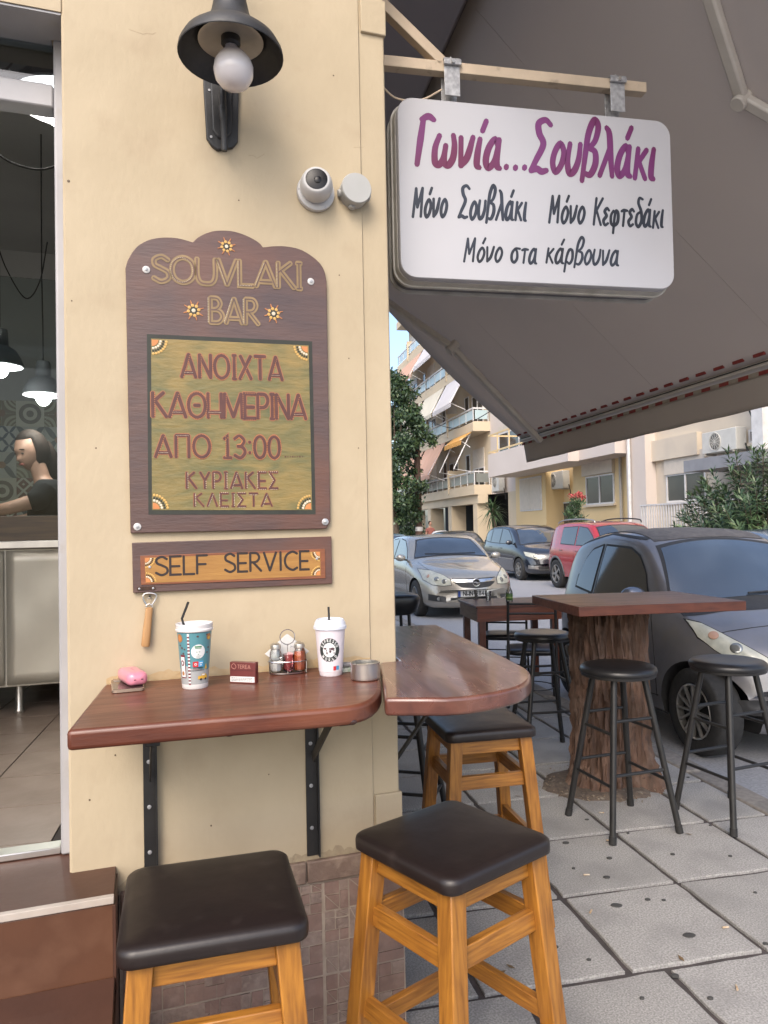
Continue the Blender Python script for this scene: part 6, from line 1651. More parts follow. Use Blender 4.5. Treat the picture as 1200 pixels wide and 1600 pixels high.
def body_mesh(P):
    L, W = P['L'], P['W']; top = smooth_tab(P['top']); belt = smooth_tab(P['belt']); bot = smooth_tab(P['bot']); hw = smooth_tab(P['hw'])
    xs = sorted(set([round(L*(0.5-0.5*math.cos(math.pi*i/70)), 4) for i in range(71)]))
    rings = []
    for x in xs:
        T, Bz, Z0, w = interp(top, x), interp(belt, x), interp(bot, x), interp(hw, x)*W/2
        Bz = min(Bz, T-.035)
        Z0 = min(Z0, Bz-.05)
        H_ = Bz - Z0
        half = [(0, Z0), (w*.5, Z0), (w*.86, Z0+.004), (w*.955, Z0+min(.05, H_*.12)), (w*.985, Z0+H_*.22), (w*1.0, Z0+H_*.45), (w*1.0, Z0+H_*.62), (w*.99, Z0+H_*.80), (w*.972, Z0+H_*.93), (w*.945, Bz)]
        gh = T - Bz; tumble = P.get('tumble', .34); r_ = min(.11, gh*.55)
        ye = w*.945 - tumble*max(gh - r_, 0) - .0
        if gh < .16: ye = w*.90
        for t in (.33, .66, 1.0): half.append((w*.945 + (ye - w*.945)*t*(.93+.07*t), Bz + (gh - r_)*t))
        for a in (22, 45, 66, 80): half.append((ye - (ye*.26)*(1-math.cos(R(a))), Bz + gh - r_ + r_*.82*math.sin(R(a))))
        half.append((ye*.50, T - r_*.10)); half.append((ye*.25, T - r_*.02)); half.append((0, T))
        pts = half + [(-y, z) for y, z in half[1:-1][::-1]]
        nb, rb_ = P.get('nose_bow', .30), P.get('tail_bow', .14)
        cx = P.get('mid', .5)*L
        row = []
        for y, z in pts:
            f = (y/(W/2))**2
            k = nb*max(0, 1-x/cx)**1.2 if x < cx else -rb_*max(0, (x-cx)/(L-cx))**1.5
            row.append((x + k*f, y, z))
        rings.append(row)
    mb = MB(); mb.loft(rings); return mb
def bool_wells(o, P):
    for x in (P['fx'], P['rx']):
        for s in (1, -1):
            mb = MB(); mb.cur = 0
            mb.cyl((x, s*P['W']/2*1.15, P['R']), (x, s*(P['W']/2-.34), P['R']), P['R']+P.get('gap', .045), n=40)
            me = mb.mesh('cut', [G['car_trim']], 0); recalc(me)
            c = bpy.data.objects.new('cut', me); C.objects.link(c)
            md = o.modifiers.new('b', 'BOOLEAN'); md.object = c; md.operation = 'DIFFERENCE'; md.solver = 'EXACT'; md.use_self = True; md.material_mode = 'TRANSFER'
            dg = bpy.context.evaluated_depsgraph_get(); dg.update(); m2 = bpy.data.meshes.new_from_object(o.evaluated_get(dg))
            o.modifiers.clear(); old = o.data; o.data = m2; bpy.data.objects.remove(c)
def car(label, P, a, b, paint, name='parked_car', yaw=SY+math.pi/2, detail=2, group='cars parked along the street'):
    t = thing(name, label, 'car', st(a, b, RZ), yaw, group)
    mb = body_mesh(P); me = mb.mesh('body', [paint], 38); recalc(me)
    o = bpy.data.objects.new('body', me); C.objects.link(o)
    bvh = BVHTree.FromPolygons([v.co.copy() for v in me.vertices], [tuple(p.vertices) for p in me.polygons])
    bool_wells(o, P); o.parent = t; o.data.name = 'body'; o.data.set_sharp_from_angle(angle=R(38))
    L, W, Rr = P['L'], P['W'], P['R']
    def shoot(org, d):
        h = bvh.ray_cast(Vector(org), Vector(d)); return h[0], h[1]
    def patch(nm, fbl, ftl, u0, u1, axis, mat, off=.004, n=14, m_=8, s=1, par=t, rnd=0):
        """surface patch: u runs u0..u1, v between fbl(u) and ftl(u); axis 'side' u=x v=z, 'front' u=y v=z, 'rear', 'top' u=x v=y"""
        rows = []
        for i in range(n+1):
            u = u0 + (u1-u0)*i/n; v0 = fbl(u) if callable(fbl) else fbl; v1 = ftl(u) if callable(ftl) else ftl; row = []
            for j in range(m_+1):
                v = v0 + (v1-v0)*j/m_
                if axis == 'side': h, nn = shoot((u, s*3, v), (0, -s, 0))
                elif axis == 'front': h, nn = shoot((-3, u, v), (1, 0, 0))
                elif axis == 'rear': h, nn = shoot((L+3, u, v), (-1, 0, 0))
                else: h, nn = shoot((u, v, 4), (0, 0, -1))
                if h is None: 
                    row.append(None); continue
                dr = {'side': Vector((0,s,0)), 'front': Vector((-1,0,0)), 'rear': Vector((1,0,0)), 'top': Vector((0,0,1))}[axis]
                if nn.dot(dr) < 0: nn = -nn
                row.append(h + nn*off)
            rows.append(row)
        mb = MB(); idx = {}
        for i, row in enumerate(rows):
            for j, p in enumerate(row):
                if p is not None: idx[(i, j)] = len(mb.v); mb.v.append(tuple(p))
        for i in range(n):
            for j in range(m_):
                ks = [(i,j),(i+1,j),(i+1,j+1),(i,j+1)]
                if all(k in idx for k in ks): mb.f.append(tuple(idx[k] for k in ks)); mb.m.append(0)
        ob = obj(nm, mb, mat, par, smooth=180, fix=True)
        return ob
    def tabf(pts): return lambda u: interp(pts, u)
    def strip(pts, axis, w, mat, nm, off=.0025, s=1):
        """thin line on the surface through points"""
        for k_ in range(1):
            mb = MB(); rows = []
            q = catmull(pts, 6)
            P3 = []
            for (u, v) in q:
                if axis == 'side': h, nn = shoot((u, s*3, v), (0,-s,0))
                elif axis == 'front': h, nn = shoot((-3, u, v), (1,0,0))
                else: h, nn = shoot((u, v, 4), (0,0,-1))
                if h is not None: P3.append(h)
            if len(P3) > 1: obj(nm, MB().tube(P3, w, 5), mat, t)
    for w_ in P.get('side_windows', []):
        for s in (1, -1):
            bt, tp_, x0, x1 = w_
            e = .018
            patch('window_seal', lambda u: interp(bt, min(max(u, x0), x1))-e, lambda u: interp(tp_, min(max(u, x0), x1))+e, x0-e, x1+e, 'side', G['car_trim'], .003, 16, 6, s)
            patch('side_window', tabf(bt), tabf(tp_), x0, x1, 'side', P.get('side_mat', G['side_glass']), .0055, 16, 6, s)
    def wind(nm, q, axis, mat):
        z0, z1, y0, y1, arc = q           # bottom z, top z, half width bottom/top, arc at the bottom/top
        # u = y, param by v in 0..1 handled through skewed columns
        for (ee, mt_, off, nn_) in ((.020, G['car_trim'], .003, 'window_seal'), (0, mat, .0055, nm)):
            rows = []; n, m_ = 26, 14
            mb = MB(); idx = {}
            for i in range(n+1):
                for j in range(m_+1):
                    v = j/m_; hy = (y0 + (y1-y0)*v) + ee; y = -hy + 2*hy*i/n; c_ = (y/hy)**2
                    z = (z0-ee) + (z1-z0+2*ee)*v - arc*c_*(1)
                    h, nrm = shoot((-3, y, z), (1,0,0)) if axis == 'front' else shoot((L+3, y, z), (-1,0,0))
                    if h is None: continue
                    if (nrm.x > 0) == (axis == 'front'): nrm = -nrm
                    idx[(i,j)] = len(mb.v); mb.v.append(tuple(h + nrm*off))
            for i in range(n):
                for j in range(m_):
                    ks = [(i,j),(i+1,j),(i+1,j+1),(i,j+1)]
                    if all(k in idx for k in ks): mb.f.append(tuple(idx[k] for k in ks)); mb.m.append(0)
            obj(nn_, mb, mt_, t, smooth=180)
    if 'ws' in P: wind('windscreen', P['ws'], 'front', P.get('ws_mat', G['windshield']))
    if 'rw' in P: wind('rear_window', P['rw'], 'rear', G['side_glass'])
    # wheels
    ns = P.get('spokes', 10)
    for x in (P['fx'], P['rx']):
        for s in (1, -1):
            yo = s*(W/2 - P.get('inset', .03)); wd = .19
            c = Vector((x, yo, Rr))
            prof = [(Rr*.66, -wd), (Rr*.93, -wd), (Rr, -wd+.02), (Rr, -.02), (Rr*.965, -.004), (Rr*.80, .004), (Rr*.66, -.004), (Rr*.64, -.03)]
            mb = MB(); mb.lathe([(a_, s*h_) for a_, h_ in prof], (x, yo, Rr), 40, caps=False, axis='y')
            w_ = obj('wheel', mb, G['tyre'], t, smooth=50)
            mb = MB(); q = Rr*.64
            mb.lathe([(q, s*-.004), (q*.98, s*.0), (q*.93, s*-.006), (q*.92, s*-.05)], (x, yo, Rr), 40, caps=False, axis='y')
            for k in range(ns):
                an = 2*math.pi*k/ns; d_ = Vector((math.cos(an), 0, math.sin(an))); y_ = Vector((0, s*-.014, 0))
                mb.beam(c + d_*q*.14 + y_, c + d_*q*.95 + Vector((0, s*-.006, 0)), P.get('spw', .020), .022, up=(0,1,0))
            mb.lathe([(q*.20, s*-.03), (q*.20, s*-.004), (q*.14, s*.001), (.001, s*.002)], (x, yo, Rr), 20, axis='y')
            obj('rim', mb, G['rim'], w_, smooth=30)
            mb = MB(); mb.lathe([(q*.95, s*-.06), (.002, s*-.07)], (x, yo, Rr), 24, caps=False, axis='y'); obj('brake_disc', mb, G['car_trim'], w_)
    for ln in P.get('seams', []):
        for s in (1, -1): strip(ln, 'side', .0035, G['seam'], 'panel_seam', s=s)
    for ln in P.get('top_seams', []): strip(ln, 'top', .0035, G['seam'], 'panel_seam')
    for s in (1, -1):
        hlp = P['head']                       # headlight: corners in (y, z) front projection
        y0, y1, b_, tp_ = hlp
        patch('headlight_seal', lambda u: interp(b_, abs(u))-.010, lambda u: interp(tp_, abs(u))+.010, s*(y0-.01), s*(y1+.006), 'front', G['car_trim'], .002, 16, 6)
        hl = patch('headlight', lambda u: interp(b_, abs(u)), lambda u: interp(tp_, abs(u)), s*y0, s*y1, 'front', G['head_glass'], .006, 16, 6)
        for (yy, zz, rr, mt_) in P.get('lamps', []):
            h, nn = shoot((-3, s*yy, zz), (1,0,0))
            if h is None: continue
            if nn.x > 0: nn = -nn
            obj('lamp_reflector', disk_at(MB(), h+nn*.0065, nn, [(rr,0),(rr*.96,.003),(rr*.5,.0045),(.001,.005)], 20), G[mt_], hl, smooth=60)
        mx_, mz, ms = P['mirror']
        h, nn = shoot((mx_, s*3, mz-.04), (0,-s,0))
        if h is not None:
            y_ = h.y
            obj('mirror', MB().sphere((mx_-.02, y_+s*.13, mz), .060*ms, .105*ms, .070*ms, 18, 12), P.get('mirror_mat', paint), t, smooth=180)
            obj('mirror_arm', MB().beam((mx_, y_-s*.02, mz-.05), (mx_-.01, y_+s*.09, mz-.03), .05, .03), G['car_trim'], t, bevel=.008)
        if 'handle' in P:
            for hx, hz_ in P['handle']:
                h, nn = shoot((hx, s*3, hz_), (0,-s,0))
                if h is not None: obj('door_handle', MB().box(hx-.085, hx+.085, h.y+s*.004-.012, h.y+s*.004+.012, hz_-.012, hz_+.012), paint, t, bevel=.006)
        if 'tail' in P:
            x0, x1, z0, z1 = P['tail']; patch('tail_light', z0, z1, x0, x1, 'side', G['red_lens'], .006, 6, 6, s)
    for (nm, y0, y1, b_, tp_, mt_, off) in P.get('front_parts', []):
        patch(nm, tabf(b_), tabf(tp_), y0, y1, 'front', G[mt_] if isinstance(mt_, str) else mt_, off, 22, 6)
    for (nm, x0, x1, b_, tp_, mt_, off) in P.get('side_parts', []):
        for s in (1, -1): patch(nm, tabf(b_), tabf(tp_), x0, x1, 'side', G[mt_] if isinstance(mt_, str) else mt_, off, 26, 4, s)
    if 'arch' in P:
        for x in (P['fx'], P['rx']):
            for s in (1, -1):
                rows = []; mb = MB(); ok = True
                for i in range(25):
                    an = R(-8 + 196*i/24); row = []
                    for q in (Rr+.047, Rr+.075, Rr+.105):
                        h, nn = shoot((x + q*math.cos(an), s*3, max(Rr + q*math.sin(an), P['bot'][2][1]+.01)), (0,-s,0))
                        row.append(h + Vector((0, s*.012, 0)) if h is not None else None)
                    if all(p is not None for p in row): rows.append(row)
                if len(rows) > 2: mb.grid(rows); ob = obj('arch_trim', mb, G[P['arch']], t, smooth=180); md = ob.modifiers.new('t', 'SOLIDIFY'); md.thickness = .01
    for (p0, p1) in P.get('wipers', []):
        pts = []
        for i in range(9):
            y = p0[0]+(p1[0]-p0[0])*i/8; z = p0[1]+(p1[1]-p0[1])*i/8; h, nn = shoot((-3, y, z), (1,0,0))
            if h is not None: pts.append(h + Vector((-.012, 0, .012)))
        if len(pts) > 2: obj('wiper', MB().tube(pts, .007, 6), G['car_trim'], t)
    if 'plate' in P:
        yc_, zc_, txt = P['plate']; h, nn = shoot((-3, yc_, zc_), (1,0,0)); x = h.x - .012
        pb = obj('number_plate', MB().box(x-.004, x+.004, yc_-.26, yc_+.26, zc_-.056, zc_+.056), G['plate_white'], t, bevel=.003)
        # local +y is on the viewer's left when facing the nose
        obj('plate_band', MB().box(x-.0055, x-.004, yc_+.215, yc_+.258, zc_-.053, zc_+.053), G['plate_blue'], pb)
        obj('plate_frame', MB().box(x-.002, x+.006, yc_-.268, yc_+.268, zc_-.064, zc_+.064), G['car_trim'], pb)
        mb = write(txt, UP, (-.195, 0), (.235, 0), .075, wd=.17, off=0, gap=.22, step=2e-5)
        mb.v = [(x - .0062, -(a_), zc_-.037 + z_) for a_, b_, z_ in mb.v]
        obj('plate_text', mb, G['dark'], pb, smooth=0, fix=False)
    return t, shoot, patch
smart = dict(L=2.69, W=1.56, R=.295, fx=.47, rx=2.31, top=[(0,.50),(.04,.66),(.12,.76),(.30,.875),(.48,.945),(.66,1.03),(.90,1.23),(1.14,1.415),(1.34,1.505),(1.62,1.545),(1.95,1.535),(2.25,1.48),(2.42,1.40),(2.55,1.17),(2.64,.92),(2.69,.55)],
    belt=[(0,.44),(.12,.60),(.4,.80),(.8,.93),(1.2,.965),(1.9,1.0),(2.4,1.0),(2.6,.85),(2.69,.5)], bot=[(0,.36),(.06,.24),(.2,.18),(1.3,.18),(2.4,.20),(2.6,.30),(2.69,.42)],
    hw=[(0,.70),(.05,.80),(.15,.89),(.35,.955),(.7,.985),(1.3,1.0),(2.0,1.0),(2.4,.98),(2.58,.93),(2.69,.80)], tumble=.33, nose_bow=.34, tail_bow=.12, mid=.5, inset=.045, spokes=12, spw=.014,
    side_windows=[([(1.02,1.00),(1.30,.985),(1.80,1.0)],[(1.02,1.03),(1.12,1.20),(1.26,1.325),(1.42,1.385),(1.80,1.40)],1.02,1.80),([(1.86,1.005),(2.16,1.04)],[(1.86,1.40),(2.02,1.36),(2.10,1.28),(2.16,1.12)],1.86,2.16)],
    ws=(1.045,1.445,.665,.505,.055), rw=(1.05,1.36,.52,.42,.03),
    head=(.36,.665,[(.36,.635),(.44,.625),(.54,.655),(.62,.715),(.665,.80)],[(.36,.665),(.42,.715),(.52,.80),(.61,.885),(.665,.90)]),
    lamps=[(.60,.815,.034,'amber'),(.53,.745,.040,'lamp_dark'),(.44,.675,.028,'head_glass')], mirror=(1.02,1.045,1.0), mirror_mat=pmat('grey_mirror_shell', (.22,.235,.27), (.18,.19,.22), 8, .25, metal=.6, coat=.5), handle=[(1.78,.86)],
    seams=[[(1.86,.32),(1.90,.60),(1.90,1.0),(1.85,1.38)],[(.86,.32),(.86,.6),(.92,.88),(1.0,1.0)],[(.84,.33),(1.3,.31),(1.84,.33)]], top_seams=[[(.40,-.60),(.34,-.3),(.32,0),(.34,.3),(.40,.60)]],
    front_parts=[('cowl_panel',-.66,.66,[(-.66,.92),(-.4,.955),(0,.965),(.4,.955),(.66,.92)],[(-.66,.985),(-.4,1.015),(0,1.03),(.4,1.015),(.66,.985)],'car_trim',.003),
        ('grille',-.26,.26,[(-.26,.47),(0,.45),(.26,.47)],[(-.26,.56),(0,.575),(.26,.56)],'car_trim',.004), ('grille_surround',-.31,.31,[(-.31,.575),(0,.592),(.31,.575)],[(-.31,.60),(0,.622),(.31,.60)],'rim',.007),
        ('fog_grille',.36,.60,[(.36,.33),(.5,.325),(.60,.36)],[(.36,.42),(.5,.43),(.60,.42)],'car_trim',.004), ('fog_grille',-.60,-.36,[(-.60,.36),(-.5,.325),(-.36,.33)],[(-.60,.42),(-.5,.43),(-.36,.42)],'car_trim',.004),
        ('lower_intake',-.30,.30,[(-.30,.29),(.30,.29)],[(-.30,.40),(.30,.40)],'car_trim',.004)],
    side_parts=[('roof_panel',1.30,2.40,[(1.30,1.455),(1.8,1.50),(2.40,1.38)],[(1.30,1.475),(1.8,1.515),(2.40,1.40)],'car_trim',.003)],
    wipers=[((.10,1.055),(-.44,1.075)),((-.12,1.05),(-.60,1.09))], tail=(2.44,2.60,.70,.86))
G['smart_paint'] = pmat('dusty_grey_metallic', (.20,.198,.215), (.165,.165,.178), 5, .30, metal=.45, coat=.6, c3=(.20,.187,.172), c3scale=9, c3amt=.5)
t_smart, shoot, patch = car('small grey two-seater hatchback with cloudy headlight parked at the kerb behind the bar stools', smart, 3.83, 4.06, G['smart_paint'])
# dusty dark roof skin
G['dusty_roof'] = pmat('dusty_dark_roof', (.055,.052,.055), (.09,.085,.085), 30, .75, c3=(.13,.125,.12), c3scale=12, c3amt=.5)
patch('roof_skin', lambda u: -.50+.0*u, lambda u: .50, 1.24, 2.36, 'top', G['dusty_roof'], .005, 20, 14)
# seats, wheel and belts are not built; the glass tint carries painted sky blue
opel = dict(L=4.6, W=1.80, R=.325, fx=.92, rx=3.62, top=[(0,.52),(.04,.66),(.14,.76),(.40,.85),(.80,.93),(1.15,.985),(1.40,1.06),(1.75,1.27),(2.05,1.40),(2.4,1.455),(3.0,1.45),(3.5,1.39),(3.95,1.20),(4.2,1.08),(4.5,1.04),(4.57,.80),(4.6,.5)],
    belt=[(0,.46),(.14,.66),(.6,.80),(1.3,.92),(2.5,.95),(3.6,.98),(4.3,.98),(4.55,.80),(4.6,.45)], bot=[(0,.30),(.08,.22),(.3,.19),(2.2,.19),(4.2,.22),(4.5,.30),(4.6,.40)],
    hw=[(0,.74),(.06,.83),(.2,.90),(.5,.955),(1.0,.985),(2,1.0),(3.4,1.0),(4.1,.96),(4.45,.90),(4.6,.78)], tumble=.36, nose_bow=.42, tail_bow=.25,
    side_windows=[([(1.62,.985),(2.60,.99)],[(1.62,1.01),(1.85,1.19),(2.15,1.335),(2.60,1.375)],1.62,2.60),([(2.66,.99),(3.50,1.02)],[(2.66,1.375),(3.10,1.345),(3.50,1.20)],2.66,3.50)],
    ws=(1.075,1.38,.71,.54,.045), head=(.42,.80,[(.42,.60),(.55,.585),(.70,.60),(.80,.68)],[(.42,.69),(.52,.765),(.66,.83),(.80,.845)]),
    lamps=[(.52,.66,.045,'lamp_dark'),(.63,.70,.045,'lamp_dark'),(.73,.74,.035,'amber')], mirror=(1.62,1.03,.95), handle=[(2.45,.84),(3.4,.86)],
    seams=[[(1.42,.3),(1.44,.6),(1.56,.97)],[(2.63,.3),(2.63,.97)],[(3.25,.5),(3.5,.80),(3.55,1.0)]], top_seams=[[(.30,-.62),(.8,-.70),(1.2,-.72)],[(.30,.62),(.8,.70),(1.2,.72)]],
    front_parts=[('grille',-.36,.36,[(-.36,.625),(-.25,.555),(0,.535),(.25,.555),(.36,.625)],[(-.36,.64),(0,.632),(.36,.64)],'car_trim',.004), ('chrome_bar',-.38,.38,[(-.38,.645),(0,.637),(.38,.645)],[(-.38,.695),(0,.685),(.38,.695)],'chrome',.010),
        ('grille_gap',-.39,.39,[(-.39,.70),(0,.692),(.39,.70)],[(-.39,.712),(0,.704),(.39,.712)],'seam',.004),
        ('lower_intake',-.42,.42,[(-.42,.33),(.42,.33)],[(-.42,.375),(.42,.375)],'car_trim',.004), ('fog_recess',.50,.76,[(.50,.30),(.76,.33)],[(.50,.40),(.76,.44)],'car_trim',.004), ('fog_recess',-.76,-.50,[(-.76,.33),(-.50,.30)],[(-.76,.44),(-.50,.40)],'car_trim',.004)],
    wipers=[((.5,1.09),(-.05,1.085)),((.05,1.085),(-.5,1.09))], plate=(.03,.44,'NHN-2848'), spokes=9)
G['opel_paint'] = pmat('beige_silver_metallic', (.40,.375,.33), (.37,.345,.30), 5, .24, metal=.5, coat=.8)
t_o, sh_o, pt_o = car('beige-silver family car with number plate facing the camera behind the small brown table', opel, 4.16, 12.05, G['opel_paint'])
h, nn = sh_o((-3, 0, .655), (1,0,0))
mb = MB(); rr = .062
mb.tube([(h.x-.022, rr*math.cos(2*math.pi*i/24), .635+rr*math.sin(2*math.pi*i/24)) for i in range(24)], .0085, 8, closed=True)
mb.prism([(.075, .640), (.0, .655), (.0, .640), (-.075, .628), (.0, .615), (.0, .630)], -.006, .006, axis='y'); n_ = 12
mb.v[-n_:] = [(h.x-.024+y*.8, x, z) for x, y, z in mb.v[-n_:]]
obj('emblem', mb, G['chrome'], t_o)
obj('emblem_ground', disk_at(MB(), (h.x-.012, 0, .635), (-1,0,0), [(.060,0),(.058,.003)], 24), G['dark'], t_o)
for s in (1, -1):
    h, nn = sh_o((-3, s*.62, .36), (1,0,0))
    obj('fog_light', disk_at(MB(), h+Vector((-.006,0,0)), (-1,0,0), [(.035,0),(.033,.004),(.001,.005)], 18), G['lamp_dark'], t_o)
mini = dict(L=4.26, W=1.81, R=.325, fx=.86, rx=3.54, top=[(0,.50),(.05,.70),(.16,.84),(.45,.96),(.80,1.06),(1.15,1.27),(1.55,1.48),(2.0,1.60),(2.6,1.63),(3.3,1.60),(3.8,1.48),(4.05,1.15),(4.2,.9),(4.26,.5)],
    belt=[(0,.44),(.16,.70),(.6,.90),(1.3,1.0),(3.4,1.06),(4.0,1.0),(4.2,.75),(4.26,.45)], bot=[(0,.32),(.08,.24),(.3,.2),(2.2,.2),(3.9,.22),(4.15,.30),(4.26,.42)],
    hw=[(0,.74),(.06,.84),(.2,.91),(.5,.96),(1.0,.99),(2,1.0),(3.4,1.0),(3.9,.97),(4.15,.90),(4.26,.80)], tumble=.28, nose_bow=.36, tail_bow=.15,
    side_windows=[([(1.35,1.06),(2.35,1.07)],[(1.35,1.08),(1.6,1.30),(1.9,1.47),(2.35,1.52)],1.35,2.35),([(2.42,1.07),(3.15,1.09)],[(2.42,1.52),(3.15,1.50)],2.42,3.15),([(3.22,1.09),(3.72,1.14)],[(3.22,1.50),(3.55,1.45),(3.72,1.32)],3.22,3.72)],
    ws=(1.10,1.52,.74,.60,.06), head=(.46,.80,[(.46,.62),(.6,.63),(.80,.72)],[(.46,.70),(.62,.79),(.80,.84)]), lamps=[(.62,.71,.045,'lamp_dark')], mirror=(1.35,1.10,1.0), handle=[(2.2,.92),(3.1,.94)],
    seams=[[(1.25,.35),(1.3,1.0)],[(2.38,.35),(2.38,1.05)]], front_parts=[('lower_intake',-.55,.55,[(-.55,.30),(.55,.30)],[(-.55,.42),(.55,.42)],'car_trim',.004),('emblem',-.13,.13,[(-.13,.60),(0,.57),(.13,.60)],[(-.13,.605),(0,.635),(.13,.605)],'chrome',.01),
    ('fog_recess',.55,.78,[(.55,.34),(.78,.36)],[(.55,.42),(.78,.46)],'rim',.005)],
    side_parts=[('door_strip',1.2,3.2,[(1.2,.60),(3.2,.62)],[(1.2,.625),(3.2,.645)],'rim',.006)], spokes=7, spw=.03)
G['black_car'] = pmat('black_blue_car_paint', (.014,.017,.026), (.012,.014,.02), 5, .20, coat=1.0, spec=.7)
car('black people carrier parked across the road, left of the red car', mini, 9.20, 19.5, G['black_car'])
suv = dict(L=4.3, W=1.80, R=.36, fx=.86, rx=3.46, gap=.05, top=[(0,.60),(.05,.80),(.16,.93),(.5,1.02),(1.0,1.08),(1.25,1.15),(1.65,1.45),(2.0,1.62),(2.6,1.67),(3.4,1.66),(3.9,1.58),(4.1,1.25),(4.22,1.0),(4.3,.55)],
    belt=[(0,.5),(.16,.80),(.6,.95),(1.3,1.04),(3.4,1.10),(4.0,1.05),(4.2,.85),(4.3,.5)], bot=[(0,.38),(.08,.30),(.3,.26),(2.2,.26),(3.9,.28),(4.2,.36),(4.3,.5)],
    hw=[(0,.78),(.06,.87),(.2,.93),(.5,.97),(1.0,.99),(2,1.0),(3.4,1.0),(3.9,.97),(4.15,.91),(4.3,.82)], tumble=.27, nose_bow=.28, tail_bow=.15, arch='arch_grey',
    side_windows=[([(1.50,1.10),(2.42,1.11)],[(1.50,1.12),(1.7,1.32),(2.0,1.50),(2.42,1.54)],1.50,2.42),([(2.50,1.11),(3.25,1.13)],[(2.50,1.54),(3.25,1.52)],2.50,3.25)],
    ws=(1.17,1.56,.74,.60,.05), head=(.46,.80,[(.46,.72),(.80,.78)],[(.46,.82),(.80,.92)]), mirror=(1.5,1.12,1.05), handle=[(2.3,.96),(3.15,.97)], seams=[[(1.4,.4),(1.44,1.05)],[(2.46,.4),(2.46,1.08)]], spokes=5, spw=.05, tail=(3.86,4.08,.95,1.22), inset=.0)
G['arch_grey'] = pmat('grey_plastic_cladding', (.14,.14,.14), (.11,.11,.11), 12, .6)
G['red_car'] = pmat('red_car_paint', (.36,.022,.025), (.32,.018,.022), 5, .22, coat=1.0)
t_r, s2, _ = car('red off-roader with silver roof rails parked across the road behind the small grey car', suv, 9.05, 14.0, G['red_car'])
for s in (1, -1):
    pts = [(1.9, s*.60, 1.625), (2.0, s*.605, 1.69), (2.6, s*.61, 1.725), (3.4, s*.61, 1.715), (3.8, s*.60, 1.66), (3.85, s*.60, 1.62)]
    obj('roof_rail', MB().tube(catmull(pts, 5), .017, 8), G['rim'] if s == 1 else G['car_trim'], t_r)
hatch = dict(opel); hatch.update(front_parts=[], lamps=[], wipers=[], seams=[], top_seams=[]); hatch.pop('plate')
G['dark_car'] = pmat('dark_green_grey_paint', (.03,.036,.036), None, 5, .22, coat=1.0)
car('dark hatchback parked across the road, only its roof showing behind the beige-silver car', hatch, 8.9, 25.6, G['dark_car'])
G['blue_car'] = pmat('pale_blue_car_paint', (.20,.32,.42), None, 5, .25, coat=1.0, metal=.3)
car('pale blue car at the left edge of the street view, behind the beige-silver car', hatch, 4.3, 18.2, G['blue_car'])
G['grey_blue_car'] = pmat('steel_blue_car_paint', (.16,.21,.28), None, 5, .25, coat=1.0, metal=.4)
car('steel blue car at the right edge beneath the oleander bush', hatch, 9.2, 8.4, G['grey_blue_car'])
p_ = Pd(690, 835, 31)
tx = thing('white_scooter_box', 'white rounded scooter top box just visible above the beige-silver car roof', 'top box', (p_.x, p_.y, p_.z-.25), SY)
obj('box_shell', MB().loft([[(x, y, z) for x, y in rrect(.85*s_, .5*s_, .15*s_)] for z, s_ in ((0,.85),(.1,1),(.28,.97),(.38,.75),(.41,.3))]), G['white_plastic'], tx, smooth=60)
obj('box_base', MB().box(-.3,.3,-.2,.2,-.03,-.001), G['car_trim'], tx)
G_ = G
obj('scooter_body', MB().loft([[(x, y, z) for x, y in rrect(.45*s_, 1.5*s_, .15*s_)] for z, s_ in ((-p_.z+.25+.25+RZ,.6),(-.55,1),(-.3,.9),(-.031,.5))]), G['car_trim'], tx, smooth=60)
for y in (-.6, .6): obj('wheel', MB().lathe([(.20,-.05),(.27,-.05),(.28,0),(.27,.05),(.20,.05)], (0, y, -p_.z+.25+.28+RZ), 24, axis='x'), G['tyre'], tx)

# ================================================================ BUILDINGS ACROSS THE STREET
B = {}
B['cream'] = pmat('cream_render', (.60,.50,.36), (.54,.45,.32), .6, .85, .1, 8, c3=(.42,.36,.27), c3scale=.5, c3amt=.4)
B['yellow'] = pmat('yellow_render', (.68,.52,.29), (.63,.48,.26), .5, .85, .1, 8)
B['white'] = pmat('offwhite_render', (.62,.54,.43), (.57,.49,.385), .5, .85, .1, 8, c3=(.38,.34,.30), c3scale=.8, c3amt=.4)
B['pinkish'] = pmat('pinkish_white_render', (.60,.53,.48), (.56,.49,.44), .6, .8)
B['shade'] = pmat('garage_shade', (.018,.018,.019), (.013,.013,.014), 2, .9)  # near-black colour stands in for the shade inside the open ground floor
B['shutter'] = pmat('cream_roller_shutter', (.58,.52,.44), (.52,.47,.40), 6, .6)
B['frame'] = pmat('white_window_frame', (.66,.65,.64), None, 6, .45)
B['glass'] = pmat('dark_window_glass', (.05,.052,.052), (.08,.078,.07), .8, .08, spec=.8)
B['balglass'] = pmat('frosted_balcony_glass', (.42,.52,.54), (.36,.46,.48), 1.5, .25)
B['smoke'] = pmat('smoked_balcony_glass', (.20,.21,.19), (.17,.18,.165), 1.5, .25)
B['salmon'] = pmat('salmon_awning', (.58,.36,.26), (.52,.31,.22), 2, .9, c3=(.60,.45,.36), c3scale=1)
B['pale_awn'] = pmat('pale_grey_awning', (.56,.54,.55), (.52,.50,.51), 2, .9)
B['cream_awn'] = pmat('cream_awning', (.60,.56,.46), (.55,.51,.42), 2, .9)
B['orange'] = pmat('orange_awning', (.66,.36,.10), (.60,.31,.08), 2, .9)
B['pipe'] = pmat('grey_pipe', (.42,.39,.35), None, 6, .6)
B['ac'] = pmat('ac_white', (.55,.54,.50), (.50,.49,.45), 6, .5)
def sthing(name, label, cat, a, b, z=0, group=None):
    t = thing(name, label, cat, st(a, b, z), SY, group); t['_s'] = (a, b, z); return t
